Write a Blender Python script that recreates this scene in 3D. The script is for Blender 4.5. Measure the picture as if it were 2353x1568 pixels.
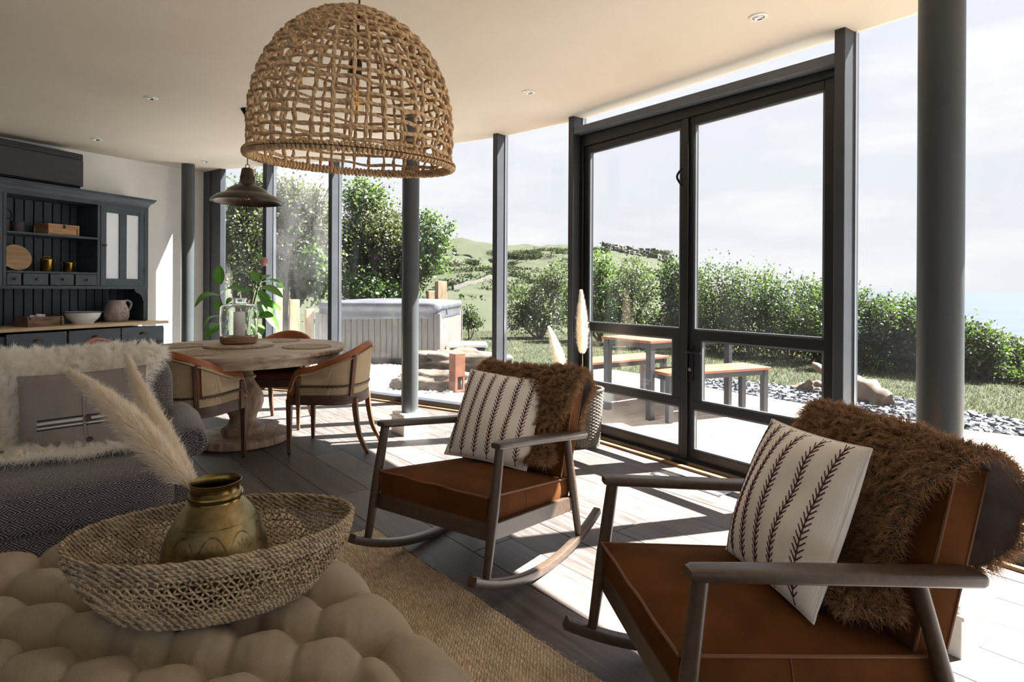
import bpy, math, random
import numpy as np
from mathutils import Matrix, Vector
from math import sin, cos, pi, radians, sqrt, atan2, exp
random.seed(7)
RNG = np.random.default_rng(7)
SC = bpy.context.scene
COL = SC.collection
for _o in list(bpy.data.objects):
    bpy.data.objects.remove(_o)

# ------------------------------------------------------------------ camera
cd = bpy.data.cameras.new('camera')
cam = bpy.data.objects.new('camera', cd)
COL.objects.link(cam)
cd.sensor_fit = 'HORIZONTAL'
cd.sensor_width = 36.0
cd.lens = 1330.0 / 2353.0 * 36.0
cd.shift_y = -(784.0 - 664.0) / 2353.0
cd.clip_start = 0.05
cd.clip_end = 60000.0
cam.matrix_world = Matrix.Translation((0, 0, 1.208)) @ Matrix.Rotation(pi / 2, 4, 'X') @ Matrix.Rotation(0.0055, 4, 'Z')
SC.camera = cam

# ------------------------------------------------------------------ view
SC.view_settings.view_transform = 'Standard'
SC.view_settings.look = 'None'
SC.view_settings.gamma = 1.0
SC.view_settings.use_curve_mapping = False
SC.view_settings.exposure = 0.75
SC.cycles.max_bounces = 16
SC.cycles.diffuse_bounces = 10
SC.cycles.transparent_max_bounces = 24

# ------------------------------------------------------------------ sun
SUN_AZ = radians(15.3)
SUN_EL = radians(52.0)
sd = bpy.data.lights.new('sun', 'SUN')
sd.energy = 32.0
sd.angle = radians(0.6)
sd.color = (1.0, 0.965, 0.925)
sun = bpy.data.objects.new('sun', sd)
COL.objects.link(sun)
_sdir = Vector((cos(SUN_AZ) * cos(SUN_EL), sin(SUN_AZ) * cos(SUN_EL), sin(SUN_EL)))
sun.rotation_euler = _sdir.to_track_quat('Z', 'Y').to_euler()
sun.location = (12, 6, 14)

# ------------------------------------------------------------------ world: hazy summer sky with thin cloud
w = bpy.data.worlds.new('sky')
SC.world = w
w.use_nodes = True
nt = w.node_tree
nt.nodes.clear()
def _n(t, **k):
    n = nt.nodes.new(t)
    for a, b in k.items():
        setattr(n, a, b)
    return n
tc = _n('ShaderNodeTexCoord')
sep = _n('ShaderNodeSeparateXYZ')
nt.links.new(tc.outputs['Generated'], sep.inputs[0])
rp = _n('ShaderNodeValToRGB')
nt.links.new(sep.outputs['Z'], rp.inputs[0])
e = rp.color_ramp.elements
e[0].position = 0.0; e[0].color = (0.84, 0.86, 0.91, 1)
e[1].position = 1.0; e[1].color = (0.62, 0.71, 0.93, 1)
x = rp.color_ramp.elements.new(0.10); x.color = (0.82, 0.835, 0.90, 1)
x = rp.color_ramp.elements.new(0.35); x.color = (0.80, 0.825, 0.93, 1)
mp = _n('ShaderNodeMapping'); mp.inputs['Scale'].default_value = (1.6, 1.6, 7.0)
nt.links.new(tc.outputs['Generated'], mp.inputs[0])
no = _n('ShaderNodeTexNoise'); no.inputs['Scale'].default_value = 2.2; no.inputs['Detail'].default_value = 6; no.inputs['Roughness'].default_value = 0.55
nt.links.new(mp.outputs[0], no.inputs['Vector'])
r2 = _n('ShaderNodeValToRGB')
r2.color_ramp.elements[0].position = 0.48; r2.color_ramp.elements[1].position = 0.72
nt.links.new(no.outputs['Fac'], r2.inputs[0])
mx = _n('ShaderNodeMixRGB'); mx.inputs['Color2'].default_value = (0.97, 0.97, 0.98, 1)
nt.links.new(r2.outputs[0], mx.inputs['Fac']); nt.links.new(rp.outputs[0], mx.inputs['Color1'])
bg = _n('ShaderNodeBackground'); bg.inputs['Strength'].default_value = 0.67
nt.links.new(mx.outputs[0], bg.inputs[0])
ow = _n('ShaderNodeOutputWorld')
nt.links.new(bg.outputs[0], ow.inputs[0])

# ------------------------------------------------------------------ helpers: materials
def lin(c):
    return tuple(((v / 255.0) / 12.92 if v / 255.0 <= 0.04045 else ((v / 255.0 + 0.055) / 1.055) ** 2.4) for v in c)
class NT:
    """a tiny wrapper that writes shader nodes"""
    def __init__(s, name):
        s.m = bpy.data.materials.new(name); s.m.use_nodes = True
        s.t = s.m.node_tree; s.t.nodes.clear()
        s.out = s.t.nodes.new('ShaderNodeOutputMaterial')
    def n(s, typ, ins=None, **k):
        n = s.t.nodes.new(typ)
        for a, b in k.items():
            setattr(n, a, b)
        for a, b in (ins or {}).items():
            s.set(n, a, b)
        return n
    def set(s, n, a, b):
        i = n.inputs[a]
        if isinstance(b, bpy.types.NodeSocket):
            s.t.links.new(b, i)
        else:
            if i.type == 'RGBA' and len(b) == 3:
                b = tuple(b) + (1.0,)
            i.default_value = b
    def math(s, op, a, b=None, c=None, clamp=False):
        n = s.t.nodes.new('ShaderNodeMath'); n.operation = op; n.use_clamp = clamp
        s.set(n, 0, a)
        if b is not None: s.set(n, 1, b)
        if c is not None: s.set(n, 2, c)
        return n.outputs[0]
    def coord(s, kind='Object', scale=(1, 1, 1), rot=(0, 0, 0)):
        c = s.n('ShaderNodeTexCoord')
        return s.n('ShaderNodeMapping', {'Vector': c.outputs[kind], 'Scale': scale, 'Rotation': rot}).outputs[0]
    def noise(s, vec, scale=5, detail=4, rough=0.55, dist=0.0):
        return s.n('ShaderNodeTexNoise', {'Vector': vec, 'Scale': scale, 'Detail': detail, 'Roughness': rough, 'Distortion': dist}).outputs['Fac']
    def ramp(s, fac, stops):
        r = s.n('ShaderNodeValToRGB', {'Fac': fac})
        el = r.color_ramp.elements
        while len(el) < len(stops): el.new(0.5)
        for q, (p, c) in zip(el, stops):
            q.position = p; q.color = tuple(c) + (1.0,) if len(c) == 3 else c
        return r.outputs[0]
    def mix(s, f, a, b, mode='MIX'):
        n = s.n('ShaderNodeMixRGB', {'Fac': f, 'Color1': a, 'Color2': b}); n.blend_type = mode
        return n.outputs[0]
    def bump(s, h, strength=0.3, dist=0.01, nrm=None):
        d = {'Height': h, 'Strength': strength, 'Distance': dist}
        if nrm is not None: d['Normal'] = nrm
        return s.n('ShaderNodeBump', d).outputs[0]
    def bsdf(s, **k):
        p = s.n('ShaderNodeBsdfPrincipled')
        names = dict(col='Base Color', rough='Roughness', metal='Metallic', spec='Specular IOR Level', nrm='Normal', sheen='Sheen Weight',
                     sheenr='Sheen Roughness', sheent='Sheen Tint', coat='Coat Weight', emc='Emission Color', ems='Emission Strength',
                     trans='Transmission Weight', ior='IOR', alpha='Alpha', aniso='Anisotropic')
        for a, b in k.items():
            s.set(p, names[a], b)
        s.t.links.new(p.outputs[0], s.out.inputs[0])
        return p
    def surf(s, o):
        s.t.links.new(o, s.out.inputs[0]); return s.m
MAT = {}
def pm(name, c1, c2=None, scale=6, stretch=(1, 1, 1), detail=5, rough=0.5, metal=0.0, spec=0.5, bump=0.0, bscale=None, bstretch=None, bdist=0.004,
       rnd=0.0, sheen=0.0, coord='Object', lo=0.35, hi=0.65, dist=0.0, coat=0.0, rot=(0, 0, 0)):
    """procedural principled material: two tones mixed by noise, optional bump, per-object tone variation"""
    t = NT(name)
    v = t.coord(coord, stretch, rot)
    f = t.noise(v, scale, detail, 0.6, dist)
    col = t.ramp(f, [(lo, lin(c1)), (hi, lin(c2 or c1))])
    if rnd:
        oi = t.n('ShaderNodeObjectInfo')
        h = t.n('ShaderNodeHueSaturation', {'Color': col, 'Value': t.math('MULTIPLY_ADD', oi.outputs['Random'], 2 * rnd, 1 - rnd)})
        col = h.outputs[0]
    k = dict(col=col, rough=rough, metal=metal, spec=spec)
    if sheen: k['sheen'] = sheen
    if coat: k['coat'] = coat
    if bump:
        bv = t.coord(coord, bstretch or stretch, rot)
        k['nrm'] = t.bump(t.noise(bv, bscale or scale * 4, 3, 0.6), bump, bdist)
    t.bsdf(**k)
    MAT[name] = t.m
    return t.m

# ------------------------------------------------------------------ helpers: meshes
def raw_mesh(name, V, F, mats, smooth=True, angle=40, mi=None):
    me = bpy.data.meshes.new(name)
    me.from_pydata([tuple(v) for v in V], [], F)
    me.update()
    for m in (mats if isinstance(mats, (list, tuple)) else [mats]):
        me.materials.append(m)
    if mi is not None:
        me.polygons.foreach_set('material_index', mi)
    if smooth:
        me.shade_smooth()
        me.set_sharp_from_angle(angle=radians(angle))
    return me
def big_mesh(name, V, Q, mat, smooth=False):
    """V (n,3) float, Q (m,k) int: fast path for tens of thousands of alike faces"""
    V = np.ascontiguousarray(V, np.float32); Q = np.ascontiguousarray(Q, np.int32)
    me = bpy.data.meshes.new(name)
    m, k = Q.shape
    me.vertices.add(len(V)); me.vertices.foreach_set('co', V.ravel())
    me.loops.add(m * k); me.loops.foreach_set('vertex_index', Q.ravel())
    me.polygons.add(m)
    me.polygons.foreach_set('loop_start', np.arange(0, m * k, k, dtype=np.int32))
    me.polygons.foreach_set('loop_total', np.full(m, k, np.int32))
    me.update(calc_edges=True); me.validate()
    me.materials.append(mat)
    if smooth: me.shade_smooth()
    return me
def link(name, me, parent=None, **props):
    o = bpy.data.objects.new(name, me)
    COL.objects.link(o)
    if parent is not None: o.parent = parent
    for k, v in props.items(): o[k] = v
    return o
def thing(name, label, cat, loc=(0, 0, 0), rz=0.0, group=None):
    o = bpy.data.objects.new(name, None); COL.objects.link(o)
    o.empty_display_size = 0.1
    o.location = loc; o.rotation_euler = (0, 0, rz)
    o['label'] = label; o['category'] = cat
    if group: o['group'] = group
    return o
def tag(o, label, cat, group=None):
    o['label'] = label; o['category'] = cat
    if group: o['group'] = group
    return o
def struct(o):
    o['kind'] = 'structure'; return o
def stuff(o):
    o['kind'] = 'stuff'; return o
def copy_tree(o, loc=None, rz=None, label=None, parent=None):
    c = o.copy(); COL.objects.link(c)
    if parent is not None: c.parent = parent
    for ch in o.children: copy_tree(ch, parent=c)
    if loc is not None: c.location = loc
    if rz is not None: c.rotation_euler = (0, 0, rz)
    if label: c['label'] = label
    return c
def frames(P, closed=False, up=None):
    P = np.asarray(P, float); n = len(P)
    if closed: T = np.roll(P, -1, 0) - np.roll(P, 1, 0)
    else: T = np.gradient(P, axis=0)
    T /= np.linalg.norm(T, axis=1)[:, None] + 1e-12
    if up is not None:
        A = np.tile(np.asarray(up, float), (n, 1))
        A -= T * np.sum(A * T, 1)[:, None]
    else:
        a = np.array([0, 0, 1.0]) if abs(T[0][2]) < 0.9 else np.array([1.0, 0, 0])
        A = np.zeros((n, 3))
        for i in range(n):
            a = a - T[i] * (a @ T[i]); a /= np.linalg.norm(a) + 1e-12
            A[i] = a
        if closed:   # spread the twist
            a = A[-1] - T[0] * (A[-1] @ T[0]); a /= np.linalg.norm(a)
            ang = atan2(np.cross(a, A[0]) @ T[0], a @ A[0])
            for i in range(n):
                t = ang * i / n; b = np.cross(T[i], A[i])
                A[i] = A[i] * cos(t) + b * sin(t)
    A /= np.linalg.norm(A, axis=1)[:, None] + 1e-12
    return T, A, np.cross(T, A)
class MB:
    """collects shapes and links them as ONE mesh object"""
    def __init__(s): s.V = []; s.F = []; s.I = []; s.M = None; s.m = 0
    def add(s, V, F):
        b = len(s.V)
        for v in V:
            s.V.append(tuple(s.M @ Vector(v)) if s.M is not None else tuple(v))
        s.F += [tuple(i + b for i in f) for f in F]
        s.I += [s.m] * len(F)
        return s
    def box(s, c, d, rz=0.0, R=None):
        x, y, z = d[0] / 2, d[1] / 2, d[2] / 2
        R = R or Matrix.Rotation(rz, 3, 'Z')
        V = [Vector(c) + R @ Vector((a * x, b * y, q * z)) for q in (-1, 1) for b in (-1, 1) for a in (-1, 1)]
        return s.add(V, [(0, 2, 3, 1), (4, 5, 7, 6), (0, 1, 5, 4), (2, 6, 7, 3), (0, 4, 6, 2), (1, 3, 7, 5)])
    def hexa(s, A, B):
        """A, B: matching quads (4 points each)"""
        return s.add(list(A) + list(B), [(3, 2, 1, 0), (4, 5, 6, 7)] + [(i, (i + 1) % 4, (i + 1) % 4 + 4, i + 4) for i in range(4)])
    def prism(s, poly, z0, z1):
        n = len(poly)
        V = [(p[0], p[1], z0) for p in poly] + [(p[0], p[1], z1) for p in poly]
        return s.add(V, [tuple(range(n))[::-1], tuple(range(n, 2 * n))] + [(i, (i + 1) % n, (i + 1) % n + n, i + n) for i in range(n)])
    def extr(s, poly, fn0, fn1):
        """polygon (u,v) mapped to 3-D by two functions: front and back outline"""
        n = len(poly)
        V = [fn0(*p) for p in poly] + [fn1(*p) for p in poly]
        return s.add(V, [tuple(range(n))[::-1], tuple(range(n, 2 * n))] + [(i, (i + 1) % n, (i + 1) % n + n, i + n) for i in range(n)])
    def tube(s, P, r, k=8, closed=False, sect=None, up=None, cap=True, twist=0.0):
        """round (or sect=(a,b) superelliptic/rectangular) tube along a path; r number or list"""
        P = np.asarray(P, float); n = len(P)
        rr = np.full(n, r) if np.isscalar(r) else np.asarray(r, float)
        T, A, B = frames(P, closed, up)
        if sect is None:
            q = [(cos(2 * pi * j / k), sin(2 * pi * j / k)) for j in range(k)]
        else:
            q = sect; k = len(q)
        V = []
        for i in range(n):
            t = twist * i
            for (a, b) in q:
                a2, b2 = a * cos(t) - b * sin(t), a * sin(t) + b * cos(t)
                V.append(P[i] + (A[i] * a2 + B[i] * b2) * rr[i])
        F = []
        for i in range(n if closed else n - 1):
            i2 = (i + 1) % n
            for j in range(k):
                F.append((i * k + j, i * k + (j + 1) % k, i2 * k + (j + 1) % k, i2 * k + j))
        if cap and not closed:
            F.append(tuple(range(k))[::-1]); F.append(tuple((n - 1) * k + j for j in range(k)))
        return s.add(V, F)
    def lathe(s, prof, seg=32, c=(0, 0, 0), cap=True, sx=1.0, sy=1.0, rz=0.0):
        V = []; F = []; n = len(prof)
        for (r, z) in prof:
            for j in range(seg):
                a = 2 * pi * j / seg
                x, y = r * cos(a) * sx, r * sin(a) * sy
                V.append((c[0] + x * cos(rz) - y * sin(rz), c[1] + x * sin(rz) + y * cos(rz), c[2] + z))
        for i in range(n - 1):
            for j in range(seg):
                F.append((i * seg + j, i * seg + (j + 1) % seg, (i + 1) * seg + (j + 1) % seg, (i + 1) * seg + j))
        if cap:
            if prof[0][0] > 1e-6: F.append(tuple(range(seg))[::-1])
            if prof[-1][0] > 1e-6: F.append(tuple((n - 1) * seg + j for j in range(seg)))
        return s.add(V, F)
    def grid(s, P, cu=False, cv=False, flip=False):
        P = np.asarray(P, float); nu, nv = P.shape[:2]
        F = []
        for i in range(nu if cu else nu - 1):
            for j in range(nv if cv else nv - 1):
                q = (i * nv + j, ((i + 1) % nu) * nv + j, ((i + 1) % nu) * nv + (j + 1) % nv, i * nv + (j + 1) % nv)
                F.append(q[::-1] if flip else q)
        return s.add(P.reshape(-1, 3), F)
    def slab(s, P, N, th):
        """closed thick sheet from grid P, offset th along N"""
        P = np.asarray(P, float); Q = P + np.asarray(N) * th
        nu, nv = P.shape[:2]
        s.grid(P, flip=True); s.grid(Q)
        ring = [(i, 0) for i in range(nu)] + [(nu - 1, j) for j in range(1, nv)] + [(i, nv - 1) for i in range(nu - 2, -1, -1)] + [(0, j) for j in range(nv - 2, 0, -1)]
        k = len(ring)
        V = [P[a] for a in ring] + [Q[a] for a in ring]
        return s.add(V, [(i, (i + 1) % k, (i + 1) % k + k, i + k) for i in range(k)])
    def build(s, name, mat, parent=None, bev=0.0, seg=2, smooth=True, angle=40, sub=0, **props):
        me = raw_mesh(name, s.V, s.F, mat, smooth, angle, s.I if isinstance(mat, (list, tuple)) else None)
        o = link(name, me, parent, **props)
        if sub:
            md = o.modifiers.new('subdivision', 'SUBSURF'); md.levels = sub; md.render_levels = sub
        if bev:
            md = o.modifiers.new('bevel', 'BEVEL'); md.width = bev; md.segments = seg; md.limit_method = 'ANGLE'; md.angle_limit = radians(35)
            md.harden_normals = False
        return o
SQ = lambda a, b: [(-a, -b), (a, -b), (a, b), (-a, b)]
def RQ(a, b, r, k=3):
    """rounded rectangle section"""
    out = []
    for cx, cy, t0 in ((a - r, -b + r, -pi / 2), (a - r, b - r, 0), (-a + r, b - r, pi / 2), (-a + r, -b + r, pi)):
        for i in range(k + 1):
            t = t0 + pi / 2 * i / k
            out.append((cx + r * cos(t), cy + r * sin(t)))
    return out
def one(fn, name, mat, parent=None, **k):
    m = MB(); fn(m); return m.build(name, mat, parent, **k)
def spline(pts, n):
    """Catmull-Rom through pts, n samples"""
    p = np.asarray(pts, float)
    p = np.vstack([2 * p[0] - p[1], p, 2 * p[-1] - p[-2]])
    m = len(p) - 3
    out = []
    for t in np.linspace(0, m - 1e-6, n):
        i = int(t); u = t - i
        a, b, c, d = p[i:i + 4]
        out.append(0.5 * ((2 * b) + (c - a) * u + (2 * a - 5 * b + 4 * c - d) * u * u + (3 * b - a - 3 * c + d) * u ** 3))
    return np.array(out)
def clip_poly(sub, rect):
    """Sutherland-Hodgman: polygon sub clipped by convex counter-clockwise rect"""
    out = list(sub)
    for i in range(len(rect)):
        ax, ay = rect[i]; bx, by = rect[(i + 1) % len(rect)]
        inp, out = out, []
        side = lambda p: (bx - ax) * (p[1] - ay) - (by - ay) * (p[0] - ax)
        for j in range(len(inp)):
            p, q = inp[j - 1], inp[j]
            sp, sq = side(p), side(q)
            if (sp >= 0) != (sq >= 0):
                t = sp / (sp - sq)
                out.append((p[0] + (q[0] - p[0]) * t, p[1] + (q[1] - p[1]) * t))
            if sq >= 0: out.append(q)
        if not out: return []
    res = []
    for p in out:
        if not res or (abs(p[0] - res[-1][0]) + abs(p[1] - res[-1][1])) > 1e-4: res.append(p)
    return res if len(res) > 2 else []
def poly_area(p):
    return 0.5 * sum(p[i - 1][0] * p[i][1] - p[i][0] * p[i - 1][1] for i in range(len(p)))
def inside(p, poly):
    x, y = p; c = False
    for i in range(len(poly)):
        (x1, y1), (x2, y2) = poly[i - 1], poly[i]
        if (y1 > y) != (y2 > y) and x < (x2 - x1) * (y - y1) / (y2 - y1) + x1: c = not c
    return c
def sample_grid(P, n, rng=RNG):
    """n random points and normals on a parametric grid surface"""
    P = np.asarray(P, float); nu, nv = P.shape[:2]
    A = P[:-1, :-1]; B = P[1:, :-1]; C = P[1:, 1:]; D = P[:-1, 1:]
    N = np.cross(C - A, D - B); ar = np.linalg.norm(N, axis=2)
    pr = (ar / ar.sum()).ravel()
    idx = rng.choice(len(pr), n, p=pr)
    i, j = np.unravel_index(idx, ar.shape)
    u = rng.random(n)[:, None]; v = rng.random(n)[:, None]
    p = A[i, j] * (1 - u) * (1 - v) + B[i, j] * u * (1 - v) + C[i, j] * u * v + D[i, j] * (1 - u) * v
    nn = N[i, j] / (ar[i, j][:, None] + 1e-12)
    return p, nn, (i + u[:, 0]) / (nu - 1), (j + v[:, 0]) / (nv - 1)
def strands(P, D, L, W, K=3, curl=0.0, grav=0.0, rng=RNG, tips=None):
    """flat tapering fibres: roots P, directions D (unit), lengths L, widths W -> vertices, quads"""
    n = len(P)
    R = rng.normal(size=(n, 3)); S = np.cross(D, R); S /= np.linalg.norm(S, axis=1)[:, None] + 1e-9
    C = np.cross(D, S); ph = rng.random(n) * 2 * pi
    V = np.zeros((n, K + 1, 2, 3))
    L = np.broadcast_to(L, (n,))[:, None]; W = np.broadcast_to(W, (n,))[:, None]
    for k in range(K + 1):
        t = k / K
        q = P + D * L * t
        if tips is not None: q = q + (tips - (P + D * L)) * t * t
        if curl: q = q + (C * np.sin(ph + t * 5.0)[:, None] + S * np.cos(ph + t * 5.0)[:, None]) * curl * t
        if grav: q = q + np.array([0, 0, -1.0]) * grav * L * t * t
        w = W * (1 - 0.85 * t)
        V[:, k, 0] = q - S * w; V[:, k, 1] = q + S * w
    base = (np.arange(n) * (2 * (K + 1)))[:, None]
    Q = np.concatenate([base + np.array([2 * k, 2 * k + 1, 2 * k + 3, 2 * k + 2]) for k in range(K)], 0)
    return V.reshape(-1, 3), Q
def wool(P, n, length, width, tuft=0.02, lean=(0, 0, 0), curl=0.004, grav=0.2, seed=1, K=3, spread=0.35):
    """sheepskin pile on a grid surface: fibres gathered in small locks"""
    rng = np.random.default_rng(seed)
    p, nn, u, v = sample_grid(P, n, rng); nn = -nn
    key = np.floor(p / tuft).astype(int)
    _, inv = np.unique(key, axis=0, return_inverse=True); inv = inv.ravel()
    m = inv.max() + 1
    cnt = np.bincount(inv, minlength=m)[:, None] + 1e-9
    cen = np.stack([np.bincount(inv, p[:, k], m) for k in range(3)], 1) / cnt
    cn = np.stack([np.bincount(inv, nn[:, k], m) for k in range(3)], 1) / cnt
    td = cn + rng.normal(size=(m, 3)) * spread + np.asarray(lean, float)
    td /= np.linalg.norm(td, axis=1)[:, None] + 1e-9
    tl = length * rng.uniform(0.7, 1.15, m)
    tip = (cen + td * tl[:, None])[inv] + rng.normal(size=(n, 3)) * tuft * 0.22
    D = nn + rng.normal(size=(n, 3)) * 0.25; D /= np.linalg.norm(D, axis=1)[:, None]
    return strands(p, D, tl[inv] * rng.uniform(0.8, 1.1, n), width * rng.uniform(0.6, 1.3, n), K, curl, grav, rng, tip)
# ================================================================== materials
pm('ceiling_paint', (217, 208, 193), (212, 202, 186), scale=1.2, rough=0.85, spec=0.2)
pm('wall_paint', (244, 242, 238), (239, 237, 232), scale=1.5, rough=0.8, spec=0.25, bump=0.05, bscale=60)
pm('white_gloss', (236, 235, 231), (226, 225, 220), scale=3, rough=0.35)
pm('frame_metal', (58, 61, 66), (51, 54, 58), scale=3, rough=0.38, spec=0.5)
pm('frame_grey', (98, 103, 108), (88, 93, 99), scale=2.5, rough=0.42, spec=0.5)
pm('door_metal', (24, 24, 24), (19, 19, 19), scale=6, rough=0.4, spec=0.5, bump=0.05, bscale=80)
pm('column_paint', (70, 75, 76), (64, 68, 70), scale=2, rough=0.4, spec=0.5)
pm('bright_trim', (200, 202, 206), rough=0.25, metal=1.0)
pm('oak_strip', (150, 112, 78), (112, 78, 50), scale=6, stretch=(1, 1, 8), rough=0.5, bump=0.1)
pm('dark_slab', (40, 37, 35), rough=0.9)
def plank_material():
    t = NT('floor_plank')
    g = t.coord('UV', (1.6, 22.0, 1))
    f1 = t.noise(g, 1.6, 6, 0.65, 0.6)
    oi = t.n('ShaderNodeObjectInfo')
    col = t.ramp(f1, [(0.25, lin((60, 53, 49))), (0.5, lin((90, 81, 77))), (0.75, lin((114, 105, 100)))])
    kn = t.noise(t.coord('UV', (3, 9, 1)), 1.3, 2, 0.5, 0.3)
    col = t.mix(t.ramp(kn, [(0.62, (0, 0, 0)), (0.74, (0.55, 0.55, 0.55))]), col, lin((50, 44, 42)))
    h = t.n('ShaderNodeHueSaturation', {'Color': col, 'Value': t.math('MULTIPLY_ADD', oi.outputs['Random'], 0.5, 0.72), 'Saturation': 0.85})
    b = t.bump(f1, 0.25, 0.003)
    t.bsdf(col=h.outputs[0], rough=t.math('MULTIPLY_ADD', f1, 0.25, 0.36), spec=0.5, nrm=b)
    MAT['plank'] = t.m
plank_material()
def schlick(t, f0, nrm=None):
    lw = t.n('ShaderNodeLayerWeight', {'Blend': 0.5} if nrm is None else {'Blend': 0.5, 'Normal': nrm})
    return t.math('MULTIPLY_ADD', t.math('POWER', lw.outputs['Facing'], 5.0), 0.85, f0)
def glass_material(name, dust, dust_scale=1.0):
    """flat pane: see-through with Fresnel reflection, and a film of dust that catches the sun"""
    t = NT(name)
    tr = t.n('ShaderNodeBsdfTransparent', {'Color': (0.97, 0.98, 0.975)})
    gl = t.n('ShaderNodeBsdfGlossy', {'Roughness': 0.0, 'Color': (1, 1, 1)})
    fr = schlick(t, 0.03)
    m1 = t.n('ShaderNodeMixShader', {0: fr, 1: tr.outputs[0], 2: gl.outputs[0]})
    o = m1.outputs[0]
    if dust:
        df = t.n('ShaderNodeBsdfTranslucent', {'Color': (0.9, 0.9, 0.9)})
        v = t.coord('Object', (1, 1, 0.45))
        f = t.noise(v, 3.2 * dust_scale, 6, 0.6, 0.8)
        k = t.math('MULTIPLY', t.ramp(f, [(0.35, (0.1, 0.1, 0.1)), (0.62, (1, 1, 1))]), dust)
        o = t.n('ShaderNodeMixShader', {0: k, 1: o, 2: df.outputs[0]}).outputs[0]
    MAT[name] = t.surf(o)
glass_material('glass_clear', 0.0015)
glass_material('glass_dusty', 0.03)
def jar_glass():
    t = NT('jar_glass')
    tr = t.n('ShaderNodeBsdfTransparent', {'Color': (0.93, 0.95, 0.95)})
    v = t.coord('Object', (1, 1, 1))
    nb = t.bump(t.noise(v, 14, 2), 0.25, 0.01)
    gl = t.n('ShaderNodeBsdfGlossy', {'Roughness': 0.02, 'Normal': nb})
    fr = schlick(t, 0.09, nb)
    t.surf(t.n('ShaderNodeMixShader', {0: fr, 1: tr.outputs[0], 2: gl.outputs[0]}).outputs[0])
    MAT['jar_glass'] = t.m
jar_glass()
_t = NT('lantern_glass'); _t.bsdf(col=(0.97, 0.99, 0.98), rough=0.0, trans=1.0, ior=1.45, nrm=_t.bump(_t.noise(_t.coord('Object', (1, 1, 0.5)), 16, 2), 0.12, 0.01)); MAT['lantern_glass'] = _t.m
# painted dresser: slate blue-grey with worn edges left to the geometry's own chips
pm('dresser_paint', (60, 73, 80), (50, 62, 69), scale=5, rough=0.5, spec=0.45, bump=0.06, bscale=50)
pm('dresser_front', (66, 80, 88), (55, 68, 76), scale=4, rough=0.48, spec=0.45, bump=0.06, bscale=50)
pm('chipped_wood', (196, 184, 160), (120, 115, 105), scale=40, rough=0.7)
pm('scrubbed_pine', (206, 181, 146), (182, 155, 120), scale=5, stretch=(1.2, 9, 9), rough=0.6, bump=0.12)
pm('copper_old', (122, 82, 62), (78, 54, 44), scale=25, rough=0.3, metal=0.9)
pm('brass', (176, 140, 66), (128, 96, 42), scale=14, rough=0.26, metal=1.0, bump=0.1, bscale=30)
pm('black_iron', (24, 23, 23), rough=0.5, metal=0.5)
pm('plum_tin', (62, 46, 50), (50, 37, 42), scale=12, rough=0.5)
pm('bamboo', (204, 164, 120), (168, 124, 82), scale=10, stretch=(1, 1, 5), rough=0.5)
pm('board_wood', (205, 170, 130), (176, 138, 98), scale=4, stretch=(1, 8, 8), rough=0.55)
pm('board_edge', (140, 82, 52), (112, 62, 38), scale=12, rough=0.5)
pm('enamel', (236, 238, 240), rough=0.18, coat=0.5)
pm('enamel_rim', (28, 44, 58), rough=0.25)
pm('crate_wood', (140, 110, 86), (88, 66, 52), scale=9, stretch=(1, 6, 6), rough=0.7, bump=0.2)
pm('pink_paper', (228, 190, 214), (196, 180, 224), scale=30, rough=0.6)
def jug_mat():
    t = NT('speckled_stoneware')
    v = t.coord('Object')
    f = t.noise(v, 9, 4)
    s = t.noise(v, 75, 2, 0.5)
    z = t.n('ShaderNodeSeparateXYZ', {0: v}).outputs[2]
    base = t.ramp(f, [(0.3, lin((186, 172, 168))), (0.7, lin((128, 112, 108)))])
    col = t.mix(t.ramp(s, [(0.60, (0, 0, 0)), (0.66, (1, 1, 1))]), base, lin((62, 52, 52)))
    t.bsdf(col=col, rough=0.62, nrm=t.bump(s, 0.4, 0.003))
    MAT['jug'] = t.m
jug_mat()
pm('charcoal_grain', (38, 38, 42), (64, 65, 70), scale=3, stretch=(1.5, 1.5, 40), rough=0.42, bump=0.15, lo=0.3, hi=0.75)
pm('plastic_dark', (22, 21, 22), rough=0.5)
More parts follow.
